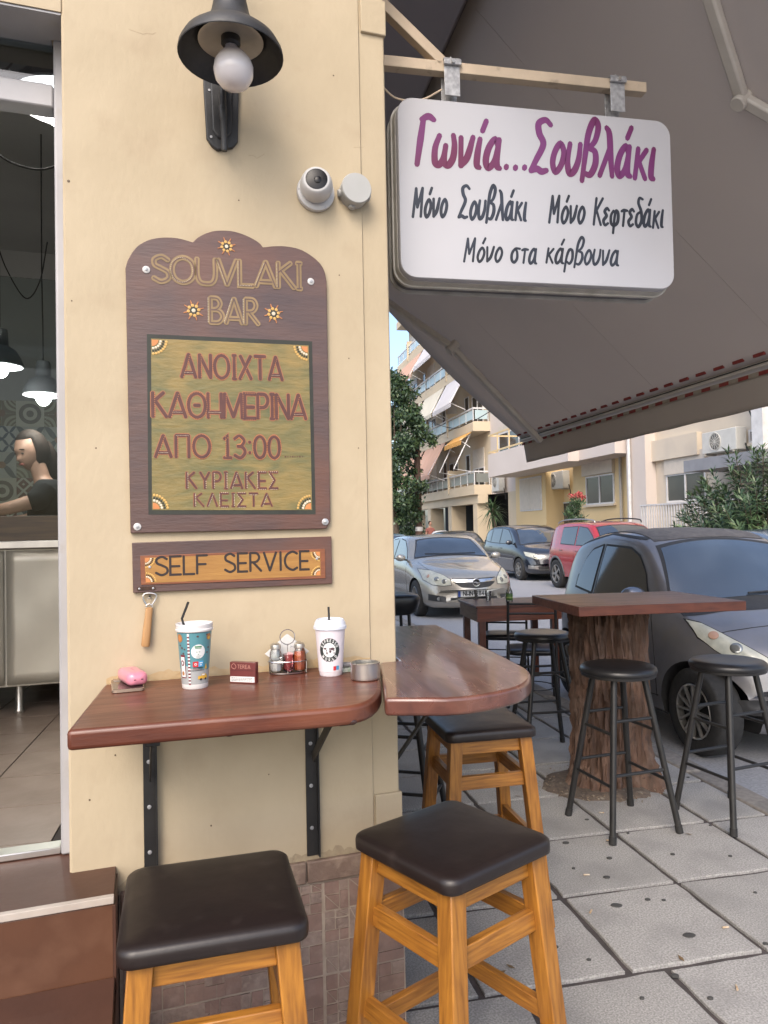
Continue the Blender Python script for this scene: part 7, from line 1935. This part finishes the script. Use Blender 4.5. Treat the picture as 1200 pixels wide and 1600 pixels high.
def sobj(name, mb, mats, t, **k):
    q = t['_s'] if '_s' in t.keys() else k.pop('org')
    k.pop('org', None)
    mb.v = [(x-q[0], y-q[1], z-q[2]) for x, y, z in mb.v]; return obj(name, mb, mats, t, **k)
def sub(name, mb, mats, par, q, **k):
    mb.v = [(x-q[0], y-q[1], z-q[2]) for x, y, z in mb.v]; return obj(name, mb, mats, par, **k)
def window(t, a, b0, b1, z0, z1, panes=2, shut=.0, sill=True, blind=False):
    q = tuple(t['_s'])
    b0, b1 = min(b0, b1), max(b0, b1); z0, z1 = min(z0, z1), max(z0, z1)
    zs = z1 - (z1-z0)*shut
    fr = MB(); fw = .055
    fr.box(a-.05, a+.02, b0, b1, z0, z0+fw); fr.box(a-.05, a+.02, b0, b1, zs-fw, zs); 
    for k in range(panes+1):
        bb = b0 + (b1-b0-fw)*k/panes; fr.box(a-.049, a+.02, bb, bb+fw, z0+fw, zs-fw)
    w = sobj('window', fr, B['frame'], t)
    for k in range(panes):
        p0 = b0 + (b1-b0-fw)*k/panes + fw; p1 = b0 + (b1-b0-fw)*(k+1)/panes
        sub('pane', MB().box(a-.02, a-.012, p0, p1, z0+fw, zs-fw), B['glass'], w, q)
    if shut > 0: sub('shutter', MB().box(a-.04, a+.01, b0, b1, zs+.002, z1), B['shutter'], w, q)
    if sill: sub('sill', MB().box(a-.12, a+.01, b0-.08, b1+.08, z0-.07, z0-.002), B['white'], w, q)
    return w
def closed_shutter(t, a, b0, b1, z0, z1, leaves=2):
    q = tuple(t['_s']); b0, b1 = min(b0,b1), max(b0,b1); z0, z1 = min(z0,z1), max(z0,z1)
    w = sobj('shutter_frame', MB().box(a-.035, a+.01, b0-.06, b1+.06, z0-.06, z1+.06), B['frame'], t)
    for k in range(leaves):
        p0 = b0+(b1-b0)*k/leaves+.012; p1 = b0+(b1-b0)*(k+1)/leaves-.012
        mb = MB(); nsl = 18
        for i in range(nsl): 
            zz = z0+(z1-z0)*i/nsl; mb.hexa([(a-.060,p0,zz),(a-.036,p0,zz),(a-.036,p1,zz),(a-.060,p1,zz)], [(a-.045,p0,zz+(z1-z0)/nsl),(a-.036,p0,zz+(z1-z0)/nsl),(a-.036,p1,zz+(z1-z0)/nsl),(a-.045,p1,zz+(z1-z0)/nsl)])
        sub('shutter_leaf', mb, B['shutter'], w, q, smooth=0)
def ac_unit(label, a, b0, b1, z0, z1):
    b0, b1 = min(b0,b1), max(b0,b1); z0, z1 = min(z0,z1), max(z0,z1)
    t = sthing('air_conditioner', label, 'air conditioner', a, b0, z0, 'air conditioner units on the house fronts')
    sobj('casing', MB().box(a-.34, a-.04, b0, b1, z0, z1), B['ac'], t, bevel=.015)
    cb_ = b0+(b1-b0)*.60; r_ = min((z1-z0)*.42, (b1-b0)*.32)
    mb = MB().lathe([(r_,-.345),(r_*.97,-.362),(r_*.9,-.350)], (a, cb_, (z0+z1)/2), 28, axis='x', caps=False); sobj('fan_ring', mb, B['ac'], t)
    mb = MB().lathe([(r_*.92,-.342),(.001,-.343)], (a, cb_, (z0+z1)/2), 24, axis='x', caps=False); sobj('fan', mb, B['shade'], t)
    mb = MB()
    for k in range(1, 6): 
        rr = r_*k/6; mb.tube([(a-.358, cb_+rr*math.cos(R(15*i)), (z0+z1)/2+rr*math.sin(R(15*i))) for i in range(24)], .005, 4, closed=True)
    for k in range(6): 
        an = R(30*k); mb.tube([(a-.356, cb_+r_*math.cos(an), (z0+z1)/2+r_*math.sin(an)), (a-.356, cb_-r_*math.cos(an), (z0+z1)/2-r_*math.sin(an))], .005, 4)
    sobj('fan_guard', mb, B['ac'], t)
    # second fan face towards the camera end is plain; feet brackets
    for bb in (b0+.08, b1-.12): sobj('wall_bracket', MB().box(a-.36, a-.0, bb, bb+.04, z0-.05, z0-.002), B['pipe'], t)
    sobj('hose', MB().tube([(a-.10, b0-.02, z0+.15), (a-.08, b0-.08, z0-.05), (a-.03, b0-.09, z0-.45)], .018, 6), G['car_trim'], t)
    return t

# --- F1: apartment block with wrap balconies
A1, AF = 12.8, 11.9
f1 = sthing('apartment_building', 'tall cream apartment block with long balconies and open ground floor down the street', 'building', A1, 34.5)
E1 = 50.5
FL = [3.06, 6.2, 9.3, 12.4]
sobj('wall', MB().box(A1, 24, 34.5, E1, 3.06, 15.5), B['cream'], f1)
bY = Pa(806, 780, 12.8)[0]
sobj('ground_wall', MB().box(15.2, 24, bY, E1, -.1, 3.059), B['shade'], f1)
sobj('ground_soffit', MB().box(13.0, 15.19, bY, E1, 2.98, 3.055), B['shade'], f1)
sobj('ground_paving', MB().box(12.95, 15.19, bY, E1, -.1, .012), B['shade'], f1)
sobj('pier_wall', MB().box(12.8, 24, bY, 34.499, 3.06, 12.5), B['pinkish'], f1)
sobj('pillar', MB().box(12.8, 14.2, bY+.001, Pa(794, 780, 12.8)[0], -.1, 3.059), B['cream'], f1)
sobj('ground_ceiling_beam', MB().box(12.1, 12.6, 34.5, E1, 2.62, 3.058), B['cream'], f1)
for k in range(4):
    bb = 34.75 + 4.3*k; sobj('pillar', MB().box(12.12, 12.95, bb, bb+.62, -.1, 2.619), B['cream'], f1)
for k in range(0):
    if k in (1, 3): 
        bb = 34.75+4.3*k; sobj('garage_wall', MB().box(13.2, 15.2, bb+.1, bb+.3, -.1, 3.058), B['cream'], f1)
sobj('penthouse', MB().box(14.4, 24, 36.5, E1, 15.5, 18.4), B['cream'], f1)
sobj('roof_canopy', MB().box(11.6, 24, 41, 54, 18.4, 18.8), B['cream'], f1)
for i, z in enumerate(FL + [15.5]):
    g_ = B['smoke'] if i == 0 else B['balglass']
    sobj('balcony_slab', MB().box(AF, A1-.001, 34.5, E1, z, z+.20), B['cream'], f1)
    sobj('parapet', MB().box(AF, AF+.10, 34.5, E1, z+.201, z+.48), B['cream'], f1); sobj('parapet', MB().box(AF+.101, A1-.001, 34.5, 34.6, z+.201, z+.48), B['cream'], f1)
    rl = sobj('railing', MB().box(AF+.02, AF+.08, 34.5, E1, z+1.10, z+1.17), B['frame'], f1)
    sobj('railing', MB().box(AF+.081, A1-.002, 34.52, 34.58, z+1.10, z+1.17), B['frame'], f1)
    mb = MB(); bb = 34.54
    while bb < 50: mb.box(AF+.03, AF+.07, bb, bb+.04, z+.481, z+1.099); bb += 1.1
    mb.box(12.7, 12.74, 34.53, 34.57, z+.481, z+1.099)
    sobj('railing_posts', mb, B['frame'], f1)
    for k in range(4):
        b0 = 34.62 + 4.3*k
        sobj('glass_panel', MB().box(AF+.045, AF+.055, b0, min(b0+4.1, E1), z+.60, z+1.05), g_, f1)
    sobj('glass_panel', MB().box(AF+.14, 12.68, 34.545, 34.555, z+.60, z+1.05), g_, f1)
    for k in (1, 3):
        bb = 34.4 + 4.3*k; sobj('divider', MB().box(AF-.05, A1-.001, bb, bb+.14, z+.201, z+1.5 if i < 4 else z+1.2), B['cream'], f1)
    if i < 4:
        for k in range(4):
            b0 = 35.4 + 4.3*k; window(f1, A1, b0, b0+1.7, z+.25, z+2.45, 2, .15 if (k+i) % 2 else .45, sill=False)
            window(f1, A1, b0+2.2, b0+2.9, z+1.1, z+2.3, 1, 0, sill=False)
    if i == 4:
        for k in range(3): window(f1, 14.4, 37.5+4.3*k, 39.5+4.3*k, 15.8, 17.8, 2, .1, sill=False)
def fabric_awning(t, b0, b1, zt, zb, out, mat, frame=True):
    sobj('sun_awning', MB().hexa([(AF-out, b0, zb), (AF-out+.02, b0, zb), (AF-out+.02, b1, zb), (AF-out, b1, zb)], [(AF-.02, b0, zt), (AF-.001, b0, zt), (AF-.001, b1, zt), (AF-.02, b1, zt)]), B[mat], t)
    mb = MB(); n = int((b1-b0)/.35)
    for k in range(n):
        c0 = b0+(b1-b0)*k/n; c1 = b0+(b1-b0)*(k+1)/n
        mb.hexa([(AF-out-.012, c0+.05, zb-.24), (AF-out, c0+.05, zb-.24), (AF-out, c1-.05, zb-.24), (AF-out-.012, c1-.05, zb-.24)], [(AF-out-.012, c0, zb-.01), (AF-out, c0, zb-.01), (AF-out, c1, zb-.01), (AF-out-.012, c1, zb-.01)])
    sobj('scalloped_edge', mb, B[mat], t)
    for bb in (b0+.15, b1-.2): sobj('awning_arm', MB().tube([(AF+.0, bb, zt-.1), (AF-out-.03, bb, zb), (AF-.05, bb, zb-.35)], .028, 6), B['frame'], t)
fabric_awning(f1, 39.2, 43.4, FL[1]-.02, FL[0]+1.35, .95, 'salmon'); fabric_awning(f1, 43.9, 49.0, FL[1]-.02, FL[0]+1.15, .95, 'salmon')
fabric_awning(f1, 34.7, 37.6, FL[1]-.02, FL[1]-.42, .55, 'orange')
for bb in (34.9, 37.4): sobj('awning_pole', MB().tube([(AF-.02, bb, FL[1]-.1), (AF-.9, bb, FL[0]+1.3), (AF, bb, FL[0]+1.15)], .035, 6), B['frame'], f1)
fabric_awning(f1, 35.3, 38.7, FL[2]-.02, FL[1]+1.55, .85, 'pale_awn'); fabric_awning(f1, 39.1, 43.3, FL[2]-.02, FL[1]+1.60, .8, 'cream_awn'); fabric_awning(f1, 44, 48.6, FL[2]-.02, FL[1]+1.3, .8, 'cream_awn')
fabric_awning(f1, 39.4, 43.3, FL[3]-.02, FL[2]+1.9, .7, 'pale_awn'); fabric_awning(f1, 43.8, 49, FL[3]-.02, FL[2]+1.7, .7, 'salmon')
fabric_awning(f1, 35, 38.7, FL[3]-.02, FL[2]+1.8, .7, 'salmon')

# --- F2: yellow house with white balcony
bR = Pa(986, 780, 12.8)[0]
f2 = sthing('yellow_house', 'yellow rendered house with white overhanging balcony and closed shutters across the road', 'building', 12.8, bR)
bc0, bc1 = Pa(853, 780, 12.8)[0], Pa(896, 780, 12.8)[0]
sobj('wall', MB().box(12.8, 22, bc0, bY-.001, -.1, 7.4), B['yellow'], f2); sobj('wall', MB().box(13.6, 22, bc1+.001, bc0-.001, -.1, 7.4), B['yellow'], f2); sobj('wall', MB().box(12.8, 22, bR, bc1, -.1, 7.4), B['yellow'], f2)
AB = 11.4
q0, q1 = Pa(763, 742, AB), Pa(888, 726, AB)
zb0 = (q0[1]+q1[1])/2; zt0_ = Pa(763, 711, AB)[1]; zr = Pa(763, 682, AB)[1]
sobj('balcony_slab', MB().box(AB, 12.799, q1[0], q0[0], zb0, zb0+.16), B['pinkish'], f2)
sobj('balcony_front', MB().box(AB, AB+.1, q1[0], q0[0], zb0+.161, zt0_), B['pinkish'], f2); sobj('balcony_front', MB().box(AB+.101, 12.799, q0[0]-.1, q0[0], zb0+.161, zt0_), B['pinkish'], f2); sobj('balcony_front', MB().box(AB+.101, 12.799, q1[0], q1[0]+.1, zb0+.161, zt0_), B['pinkish'], f2)
mb = MB()
for zz in (zt0_+.08, zr): mb.box(AB+.02, AB+.07, q1[0], q0[0], zz, zz+.06); mb.box(AB+.071, 12.79, q0[0]-.07, q0[0]-.02, zz, zz+.06)
bb = q1[0]
while bb < q0[0]: mb.box(AB+.025, AB+.065, bb, bb+.05, zt0_+.001, zr-.001 if False else zr+.0); bb += 1.35
sobj('balcony_rail', mb, B['yellow'], f2)
closed_shutter(f2, 12.8, *[Pa(x, 775, 12.8)[0] for x in (814, 846)], *[Pa(830, y, 12.8)[1] for y in (796, 748)])
def prect(a, x0, y0, x1, y1):
    xm, ym = (x0+x1)/2, (y0+y1)/2; return (Pa(x0, ym, a)[0], Pa(x1, ym, a)[0], Pa(xm, y1, a)[1], Pa(xm, y0, a)[1])
r_ = prect(12.8, 917, 742, 961, 788); window(f2, 12.8, *r_, 2, 0)
r2_ = prect(12.8, 913, 720, 961, 742); sobj('shutter_box', MB().box(12.68, 12.799, r2_[1], r2_[0], r2_[2]+.02, r2_[3]), B['shutter'], f2)
r_ = prect(12.8-1.0, 893, 700, 961, 722); sobj('balcony_slab', MB().box(11.8, 12.799, min(r_[0],r_[1]), max(r_[0],r_[1]), r_[2]+.15, r_[3]+.5), B['pinkish'], f2)
r_ = prect(12.8, 780, 655, 845, 715); window(f2, 12.8, r_[0], r_[1]+1, r_[2], r_[3], 3, .2)
r_ = prect(13.6, 881, 784, 897, 832); w = window(f2, 13.6, r_[0], r_[1], 0, r_[3], 1, 0, sill=False)
r_ = prect(12.8, 866, 806, 871, 818); sobj('intercom', MB().box(13.5, 13.599, r_[1], r_[0], r_[2], r_[3]), G['car_trim'], f2)
sobj('drain_pipe', MB().cyl((12.7, Pa(970, 760, 12.7)[0], 0), (12.7, Pa(970, 760, 12.7)[0], 7.4), .05, n=10), B['pipe'], f2)
sobj('plinth_band', MB().box(12.77, 12.799, bR, bc1-.01, -.1, .9), B['yellow'], f2)
r_ = prect(12.8, 782, 736, 803, 767); ac_unit('small air conditioner on the pinkish pier between the apartment block and the yellow house', 12.7, r_[0], r_[0]-.9, r_[2], r_[3])
r_ = prect(13.6, 873, 737, 899, 764); ac_unit('air conditioner in the recess of the yellow house, right of the closed shutters', 13.4, r_[0], r_[1], r_[2], r_[3])
# --- F3: whitish house with railings
A3 = 12.3
f3 = sthing('white_house', 'off-white house with half-lowered shutter, flat beam and pale railings at the right', 'building', A3, 8)
b3a = Pa(984, 780, A3)[0]
sobj('wall', MB().box(A3+.25, 22, 4, b3a, -.1, 8), B['white'], f3)
p0, p1 = Pa(984, 760, A3)[0], Pa(1014, 760, A3)[0]; sobj('pilaster', MB().box(A3-.10, A3+.249, p1, p0, -.1, 8), B['pinkish'], f3)
sobj('drain_pipe', MB().cyl((A3-.18, Pa(992, 760, A3)[0], 0), (A3-.18, Pa(992, 760, A3)[0], 8), .05, n=10), B['frame'], f3)
r_ = prect(A3, 1031, 738, 1092, 784); window(f3, A3+.25, r_[0], r_[1], r_[2], r_[3]+.0, 2, 0)
r_ = prect(A3, 1029, 706, 1092, 741); sobj('shutter', MB().box(A3+.17, A3+.249, min(r_[0],r_[1]), max(r_[0],r_[1]), r_[2]+.04, r_[3]), B['shutter'], f3)
r_ = prect(A3+.1, 1014, 685, 1089, 716); sobj('beam', MB().box(A3+.10, A3+.249, min(r_[0],r_[1]), max(r_[0],r_[1]), r_[2], r_[3]+.05), B['white'], f3)
r_ = prect(A3, 1104, 672, 1158, 706); ac_unit('large old air conditioner on the off-white house above the oleander', A3+.2, r_[0], r_[1], r_[2], r_[3])
r_ = prect(A3, 1158, 668, 1194, 690); window(f3, A3+.25, r_[0], r_[1], r_[2], r_[3], 1, 0)
r_ = prect(A3-1, 1068, 711, 1190, 737); sobj('flat_canopy', MB().box(A3-1, A3+.248, r_[1], r_[0], r_[2]+.1, r_[3]), pmat('grey_canopy', (.27,.28,.30), None, 3, .6), f3)
sobj('cable', MB().tube(catmull([(A3+.1, Pa(x, y, A3+.1)[0], Pa(x, y, A3+.1)[1]) for x, y in ((1170,640),(1181,668),(1180,690),(1184,702))], 5), .02, 6), G['car_trim'], f3)
sobj('drain_pipe', MB().box(A3-.3, A3+.2, Pa(1200, 680, A3)[0]-.2, Pa(1192, 680, A3)[0], 0, 8), B['frame'], f3)
AFN = 10.95
fb0, fb1 = Pa(1001, 810, AFN)[0], Pa(1120, 810, AFN)[0]; ztf, zbf = Pa(1030, 787, AFN)[1], 0.35
fn = sthing('railing_fence', 'pale metal railing with thin vertical bars in front of the off-white house', 'fence', AFN, fb1, 0)
sobj('base_wall', MB().box(AFN-.08, AFN+.08, fb1-6, fb0, 0, zbf), B['white'], fn); sobj('top_rail', MB().box(AFN-.02, AFN+.02, fb1-6, fb0, ztf-.04, ztf), B['frame'], fn)
me_ = MB().box(-.012, .012, -.018, .018, zbf, ztf-.041).mesh('baluster', B['frame'], 0)
bb = fb0-.05
while bb > fb1-1.2:
    o = bpy.data.objects.new('baluster', me_); C.objects.link(o); o.parent = fn; o.location = (0, bb-fb1, 0); bb -= .115
# overhead cable
cb_ = obj('street_cable', MB().tube(catmull([tuple(Pd(x, y, d)) for x, y, d in ((604,598,45),(640,640,42),(700,668,38),(735,660,36),(790,628,32))], 6), .02, 5), G['car_trim'], None); tag(cb_, 'black overhead cable slung across the front of the apartment block', 'cable')
# pole
pp_ = Pd(655, 834, 38.0)
pol = thing('utility_pole', 'brown wooden utility pole in front of the apartment block', 'pole', (pp_.x, pp_.y, -.0), 0)
obj('pole_shaft', MB().tube([(0,0,0),(-.02,0,4),(-.04,0,7.9)], [.19,.165,.14], 14), pmat('pole_wood', (.13,.08,.06), (.09,.055,.042), 4, .9, .4, 20, stretch=(6,6,1)), pol)
obj('pole_band', MB().lathe([(.195,1.3),(.2,1.32),(.2,1.5),(.195,1.52)], n=14), B['frame'], pol)

# ================================================================ VEGETATION
def leaf_cloud(n, sampler, length, width, seed, outward=0.3, droop=0.0):
    r_ = np.random.default_rng(seed); P = sampler(r_, n); N = len(P)
    d = r_.normal(size=(N,3)); d[:,2] -= droop; d /= np.linalg.norm(d, axis=1)[:,None]
    a = r_.normal(size=(N,3)); a -= (a*d).sum(1)[:,None]*d; a /= np.linalg.norm(a, axis=1)[:,None]
    L_ = length*(.6+.8*r_.random(N))[:,None]; w = width*(.7+.6*r_.random(N))[:,None]
    up_ = np.cross(d, a)
    v = np.stack([P, P+d*L_*.45+a*w*.5+up_*w*.12, P+d*L_, P+d*L_*.45-a*w*.5+up_*w*.12], 1).reshape(-1,3)
    f = np.arange(N*4).reshape(-1,4)
    return v, f
def np_mesh(name, v, f, mat, parent, midx=None):
    me = bpy.data.meshes.new(name); me.vertices.add(len(v)); me.vertices.foreach_set('co', v.astype(np.float32).ravel())
    k = f.shape[1]; me.loops.add(f.size); me.loops.foreach_set('vertex_index', f.astype(np.int32).ravel()); me.polygons.add(len(f))
    me.polygons.foreach_set('loop_start', np.arange(0, f.size, k, dtype=np.int32)); me.polygons.foreach_set('loop_total', np.full(len(f), k, dtype=np.int32))
    ms = mat if isinstance(mat, list) else [mat]
    for m_ in ms: me.materials.append(m_)
    if len(ms) > 1: me.polygons.foreach_set('material_index', (midx if midx is not None else np.random.default_rng(1).integers(0, len(ms), len(f))).astype(np.int32))
    me.update(); me.validate()
    o = bpy.data.objects.new(name, me); C.objects.link(o); o.parent = parent; return o
lf1 = pmat('leaf_green', (.06,.11,.045), (.042,.08,.035), 3, .45, spec=.6); lf2 = pmat('leaf_dark_green', (.035,.068,.035), (.026,.052,.028), 3, .5); lf3 = pmat('leaf_pale_green', (.085,.125,.045), (.06,.10,.035), 3, .45)
ol1 = pmat('oleander_green', (.085,.145,.062), (.06,.11,.05), 3, .42, spec=.6); ol2 = pmat('oleander_dark', (.042,.08,.04), None, 3, .45); ol3 = pmat('oleander_light', (.12,.17,.075), None, 3, .4)
bark2 = pmat('grey_bark', (.12,.095,.07), (.08,.06,.045), 8, .9, .5, 30, stretch=(3,3,.5))
def clumps(centers, rads):
    centers = np.array(centers); rads = np.array(rads)
    def s(r_, n):
        i = r_.choice(len(centers), n, p=(rads**2/np.sum(rads**2)))
        d = r_.normal(size=(n,3)); d /= np.linalg.norm(d, axis=1)[:,None]
        rr = rads[i]*(r_.random(n)**.45)*(.8+.4*r_.random(n)); return centers[i] + d*rr[:,None]*np.array([1,1,.85])
    return s
tp0 = Pd(622, 830, 37.5)
tree = thing('street_tree', 'dense dark green street tree seen just right of the cream wall corner', 'tree', (tp0.x-.1, tp0.y, 0), 0)
r5 = np.random.default_rng(11); cs, rs = [], []
for k in range(60):
    z = 1.7 + 7.4*r5.random(); lim = 1.25*math.sin(math.pi*min(max((z-.6)/9.6, .12), .96))**.6 + .2
    an = r5.random()*6.28; q = lim*math.sqrt(r5.random()); cs.append((q*math.cos(an), q*math.sin(an), z)); rs.append(.28+.42*r5.random())
for (x, y, r_) in ((655,672,.50),(668,682,.38),(676,690,.30),(645,655,.5),(650,690,.45),(632,600,.42),(615,590,.5),(627,620,.6),(648,640,.4)):
    p = Pd(x, y, 37.2) - tree.location; cs.append(tuple(p)); rs.append(r_)
v, f = leaf_cloud(17000, clumps(cs, rs), .21, .11, 3, droop=.3)
np_mesh('crown', v, f, [lf1, lf2, lf2, lf3], tree)
obj('trunk', MB().tube([(0,0,-.05),(.03,0,1.2),(-.05,.05,2.6),(0,0,4.5)], [.20,.15,.12,.05], 12), bark2, tree)
mb = MB()
for k in range(12): 
    c = cs[k*4]; mb.tube([(0,0,1.8+.2*k), (c[0]*.5, c[1]*.5, (1.8+.2*k+c[2])/2), c], [.06,.04,.015], 6)
obj('limb', mb, bark2, tree)
# low shrubs under the tree
# oleander
op = st(10.35, 12.75, 0)
ole = thing('oleander_bush', 'large oleander bush with long green leaves and small white flowers at the right edge', 'bush', op, SY)
r6 = np.random.default_rng(5)
# stems fan out; leaves sit in whorls near the stem tips
tips = []; smb = MB()
for k in range(330):
    an = r6.random()*6.28; el = .25+.75*r6.random()**.8; rr = 1.65*math.sqrt(r6.random())
    tip = np.array([rr*math.cos(an), rr*math.sin(an)*1.05, .5+2.65*(1-(rr/1.9)**2)*(.35+.65*r6.random()**.6)]); tips.append(tip)
    if k % 3 == 0: smb.tube([(rr*.15*math.cos(an), rr*.15*math.sin(an), 0), (tip[0]*.6, tip[1]*.6, tip[2]*.6), tuple(tip)], [.018,.012,.006], 5)
obj('stems', smb, bark2, ole)
vs, fs, mi = [], [], []; cnt = 0
for tip in tips:
    base = np.array([tip[0]*.45, tip[1]*.45, tip[2]*.35]); ax = tip-base; ln = np.linalg.norm(ax); ax /= ln
    for w_ in range(9):
        p = tip - ax*(.075*w_) 
        for q in range(6):
            d = r6.normal(size=3); d -= d.dot(ax)*ax; d /= np.linalg.norm(d); d = d*(.75+.1*w_) + ax*(.95-.12*w_); d /= np.linalg.norm(d)
            d[2] -= .03*w_; L_ = .16+.07*r6.random(); a = np.cross(d, ax); a /= np.linalg.norm(a)+1e-9; w = .024+.008*r6.random()
            mid = p + d*L_*.5; end = p + d*L_ + np.array([0,0,-.02])
            vs += [p, mid+a*w*.5, end, mid-a*w*.5]; fs.append([cnt,cnt+1,cnt+2,cnt+3]); cnt += 4; mi.append(0 if r6.random() < .5 else (1 if r6.random() < .6 else 2))
np_mesh('leaves', np.array(vs), np.array(fs), [ol1, ol2, ol3], ole, np.array(mi))
fmb = MB()
for k in range(60):
    t_ = tips[int(r6.integers(len(tips)))]; 
    for q in range(5):
        an = q*1.257; c = t_ + np.array([.0,.0,.03]) + r6.normal(size=3)*.01
        fmb.add([tuple(c), (c[0]+.035*math.cos(an-.4), c[1]+.035*math.sin(an-.4), c[2]+.012), (c[0]+.05*math.cos(an), c[1]+.05*math.sin(an), c[2]+.006), (c[0]+.035*math.cos(an+.4), c[1]+.035*math.sin(an+.4), c[2]+.012)], [(0,1,2,3)])
o = obj('flowers', fmb, pmat('white_petal', (.75,.72,.66), None, 5, .6), ole, smooth=0); o['kind'] = 'stuff'
# flowering shrub in front of the yellow house
sp_ = st(11.55, Pa(900, 800, 11.55)[0], 0); zt_ = Pa(900, 776, 11.55)[1]
fs_ = thing('potted_oleander', 'slim oleander with pink-red flowers standing by the yellow house door', 'plant', sp_, 0)
obj('pot', MB().lathe([(.14,0),(.2,.02),(.24,.38),(.26,.40),(.22,.41),(.20,.38),(.001,.37)], n=20), pmat('terracotta', (.28,.11,.06), None, 6, .8), fs_)
v, f = leaf_cloud(900, clumps([(0,0,zt_*.45),(.1,0,zt_*.65),(-.12,.05,zt_*.75),(0,0,zt_*.88),(.05,0,.7)], [.26,.26,.24,.25,.2]), .20, .04, 8, droop=-.5); np_mesh('leaves', v, f, [ol1, ol2], fs_)
v, f = leaf_cloud(160, clumps([(-.12,0,zt_+.02),(.12,.02,zt_+.05),(.26,0,zt_-.02)], [.13,.14,.10]), .07, .06, 9); np_mesh('flowers', v, f, pmat('pink_red_petal', (.55,.10,.10), None, 5, .6), fs_)
obj('stems', MB().tube([(0,0,.37),(.03,0,zt_*.5),(0,0,zt_)], [.03,.02,.01], 6), bark2, fs_)
dp = st(11.3, Pa(772, 820, 11.3)[0], 0); zt_ = Pa(768, 792, 11.3)[1]
dr = thing('small_palm', 'small drooping yucca-like plant on a thin stem before the open garage', 'plant', dp, 0)
obj('trunk', MB().tube([(0.12,0,0),(.10,0,zt_*.5),(-.05,0,zt_-.05)], [.07,.05,.04], 8), bark2, dr)
mb = MB(); rr = random.Random(4)
for k in range(110):
    an = rr.random()*6.28; el = rr.uniform(-.9, 1.3); L_ = rr.uniform(.55, .95); d = Vector((math.cos(an)*math.cos(el), math.sin(an)*math.cos(el), math.sin(el)))
    s_ = d.cross(Vector((0,0,1))).normalized()*.028; p = Vector((-.05,0,zt_-.1+rr.uniform(-.35,.1))); m_ = p + d*L_*.55; e = p + d*L_ + Vector((0,0,-.28*L_))
    mb.add([p-s_*.5, p+s_*.5, m_+s_, m_-s_], [(0,1,2,3)]); mb.add([m_-s_, m_+s_, e], [(0,1,2)])
obj('fronds', mb, lf1, dr, smooth=0)
# low hedge clumps below the tree
hp0 = st(10.6, 40, 0)
hg = thing('garden_shrub', 'low leafy shrub under the street tree in front of the open ground floor', 'shrub', hp0, 0)
v, f = leaf_cloud(5000, clumps([(0,0,.6),(-.7,.5,.9),(.5,-.4,.7),(-1.3,1,1.1),(-.3,.2,1.3)], [.6,.7,.5,.7,.5]), .16, .09, 18); np_mesh('leaves', v, f, [lf1, lf2, lf3], hg)
obj('stems', MB().tube([(0,0,0),(-.3,.3,.8)], [.05,.02], 6), bark2, hg)

# distant pedestrian
pp_ = st(10.3, Pa(672, 820, 10.3)[0], 0)
pd_ = thing('person', 'distant pedestrian in a dull red top standing before the open ground floor', 'person', pp_, R(30))
skin_body('body', [(0,0,.95),(0,0,1.15),(0,0,1.38),(0,0,1.50),(0,0,1.60),(.19,0,1.38),(.26,.02,1.12),(.20,-.14,.95),(-.19,0,1.38),(-.26,0,1.12),(-.22,-.12,.92),(.10,0,.88),(.11,-.03,.48),(.11,0,.05),(.11,-.14,.03),(-.10,0,.88),(-.12,.02,.48),(-.14,.04,.05),(-.14,-.10,.03)],
    [(0,1),(1,2),(2,3),(3,4),(2,5),(5,6),(6,7),(2,8),(8,9),(9,10),(0,11),(11,12),(12,13),(13,14),(0,15),(15,16),(16,17),(17,18)],
    [(.15,.11),(.14,.10),(.16,.11),.06,.055,.07,.05,.035,.07,.05,.035,.10,.07,.05,.04,.10,.07,.05,.04], G['skin'], pd_)
obj('head', MB().sphere((0,-.01,1.68), .080, .095, .115, 14, 10), G['skin'], pd_, smooth=180)
obj('hair', MB().sphere((0,.015,1.705), .088, .098, .112, 14, 10), G['hair'], pd_, smooth=180)
skin_body('top', [(0,0,.95),(0,0,1.15),(0,0,1.38),(0,0,1.46),(.19,0,1.38),(.24,.01,1.22),(-.19,0,1.38),(-.24,0,1.22)], [(0,1),(1,2),(2,3),(2,4),(4,5),(2,6),(6,7)], [(.17,.13),(.155,.115),(.175,.125),.08,.085,.07,.085,.07], pmat('dull_red_top', (.32,.12,.10), None, 6, .9), pd_)
skin_body('trousers', [(0,0,.96),(.10,0,.88),(.11,-.03,.48),(.11,0,.12),(-.10,0,.88),(-.12,.02,.48),(-.14,.04,.12)], [(0,1),(1,2),(2,3),(0,4),(4,5),(5,6)], [(.16,.12),.115,.085,.065,.115,.085,.065], G['shirt'], pd_)
for o in list(bpy.data.objects):
    for k in ('_o', '_s'):
        if k in o.keys(): del o[k]
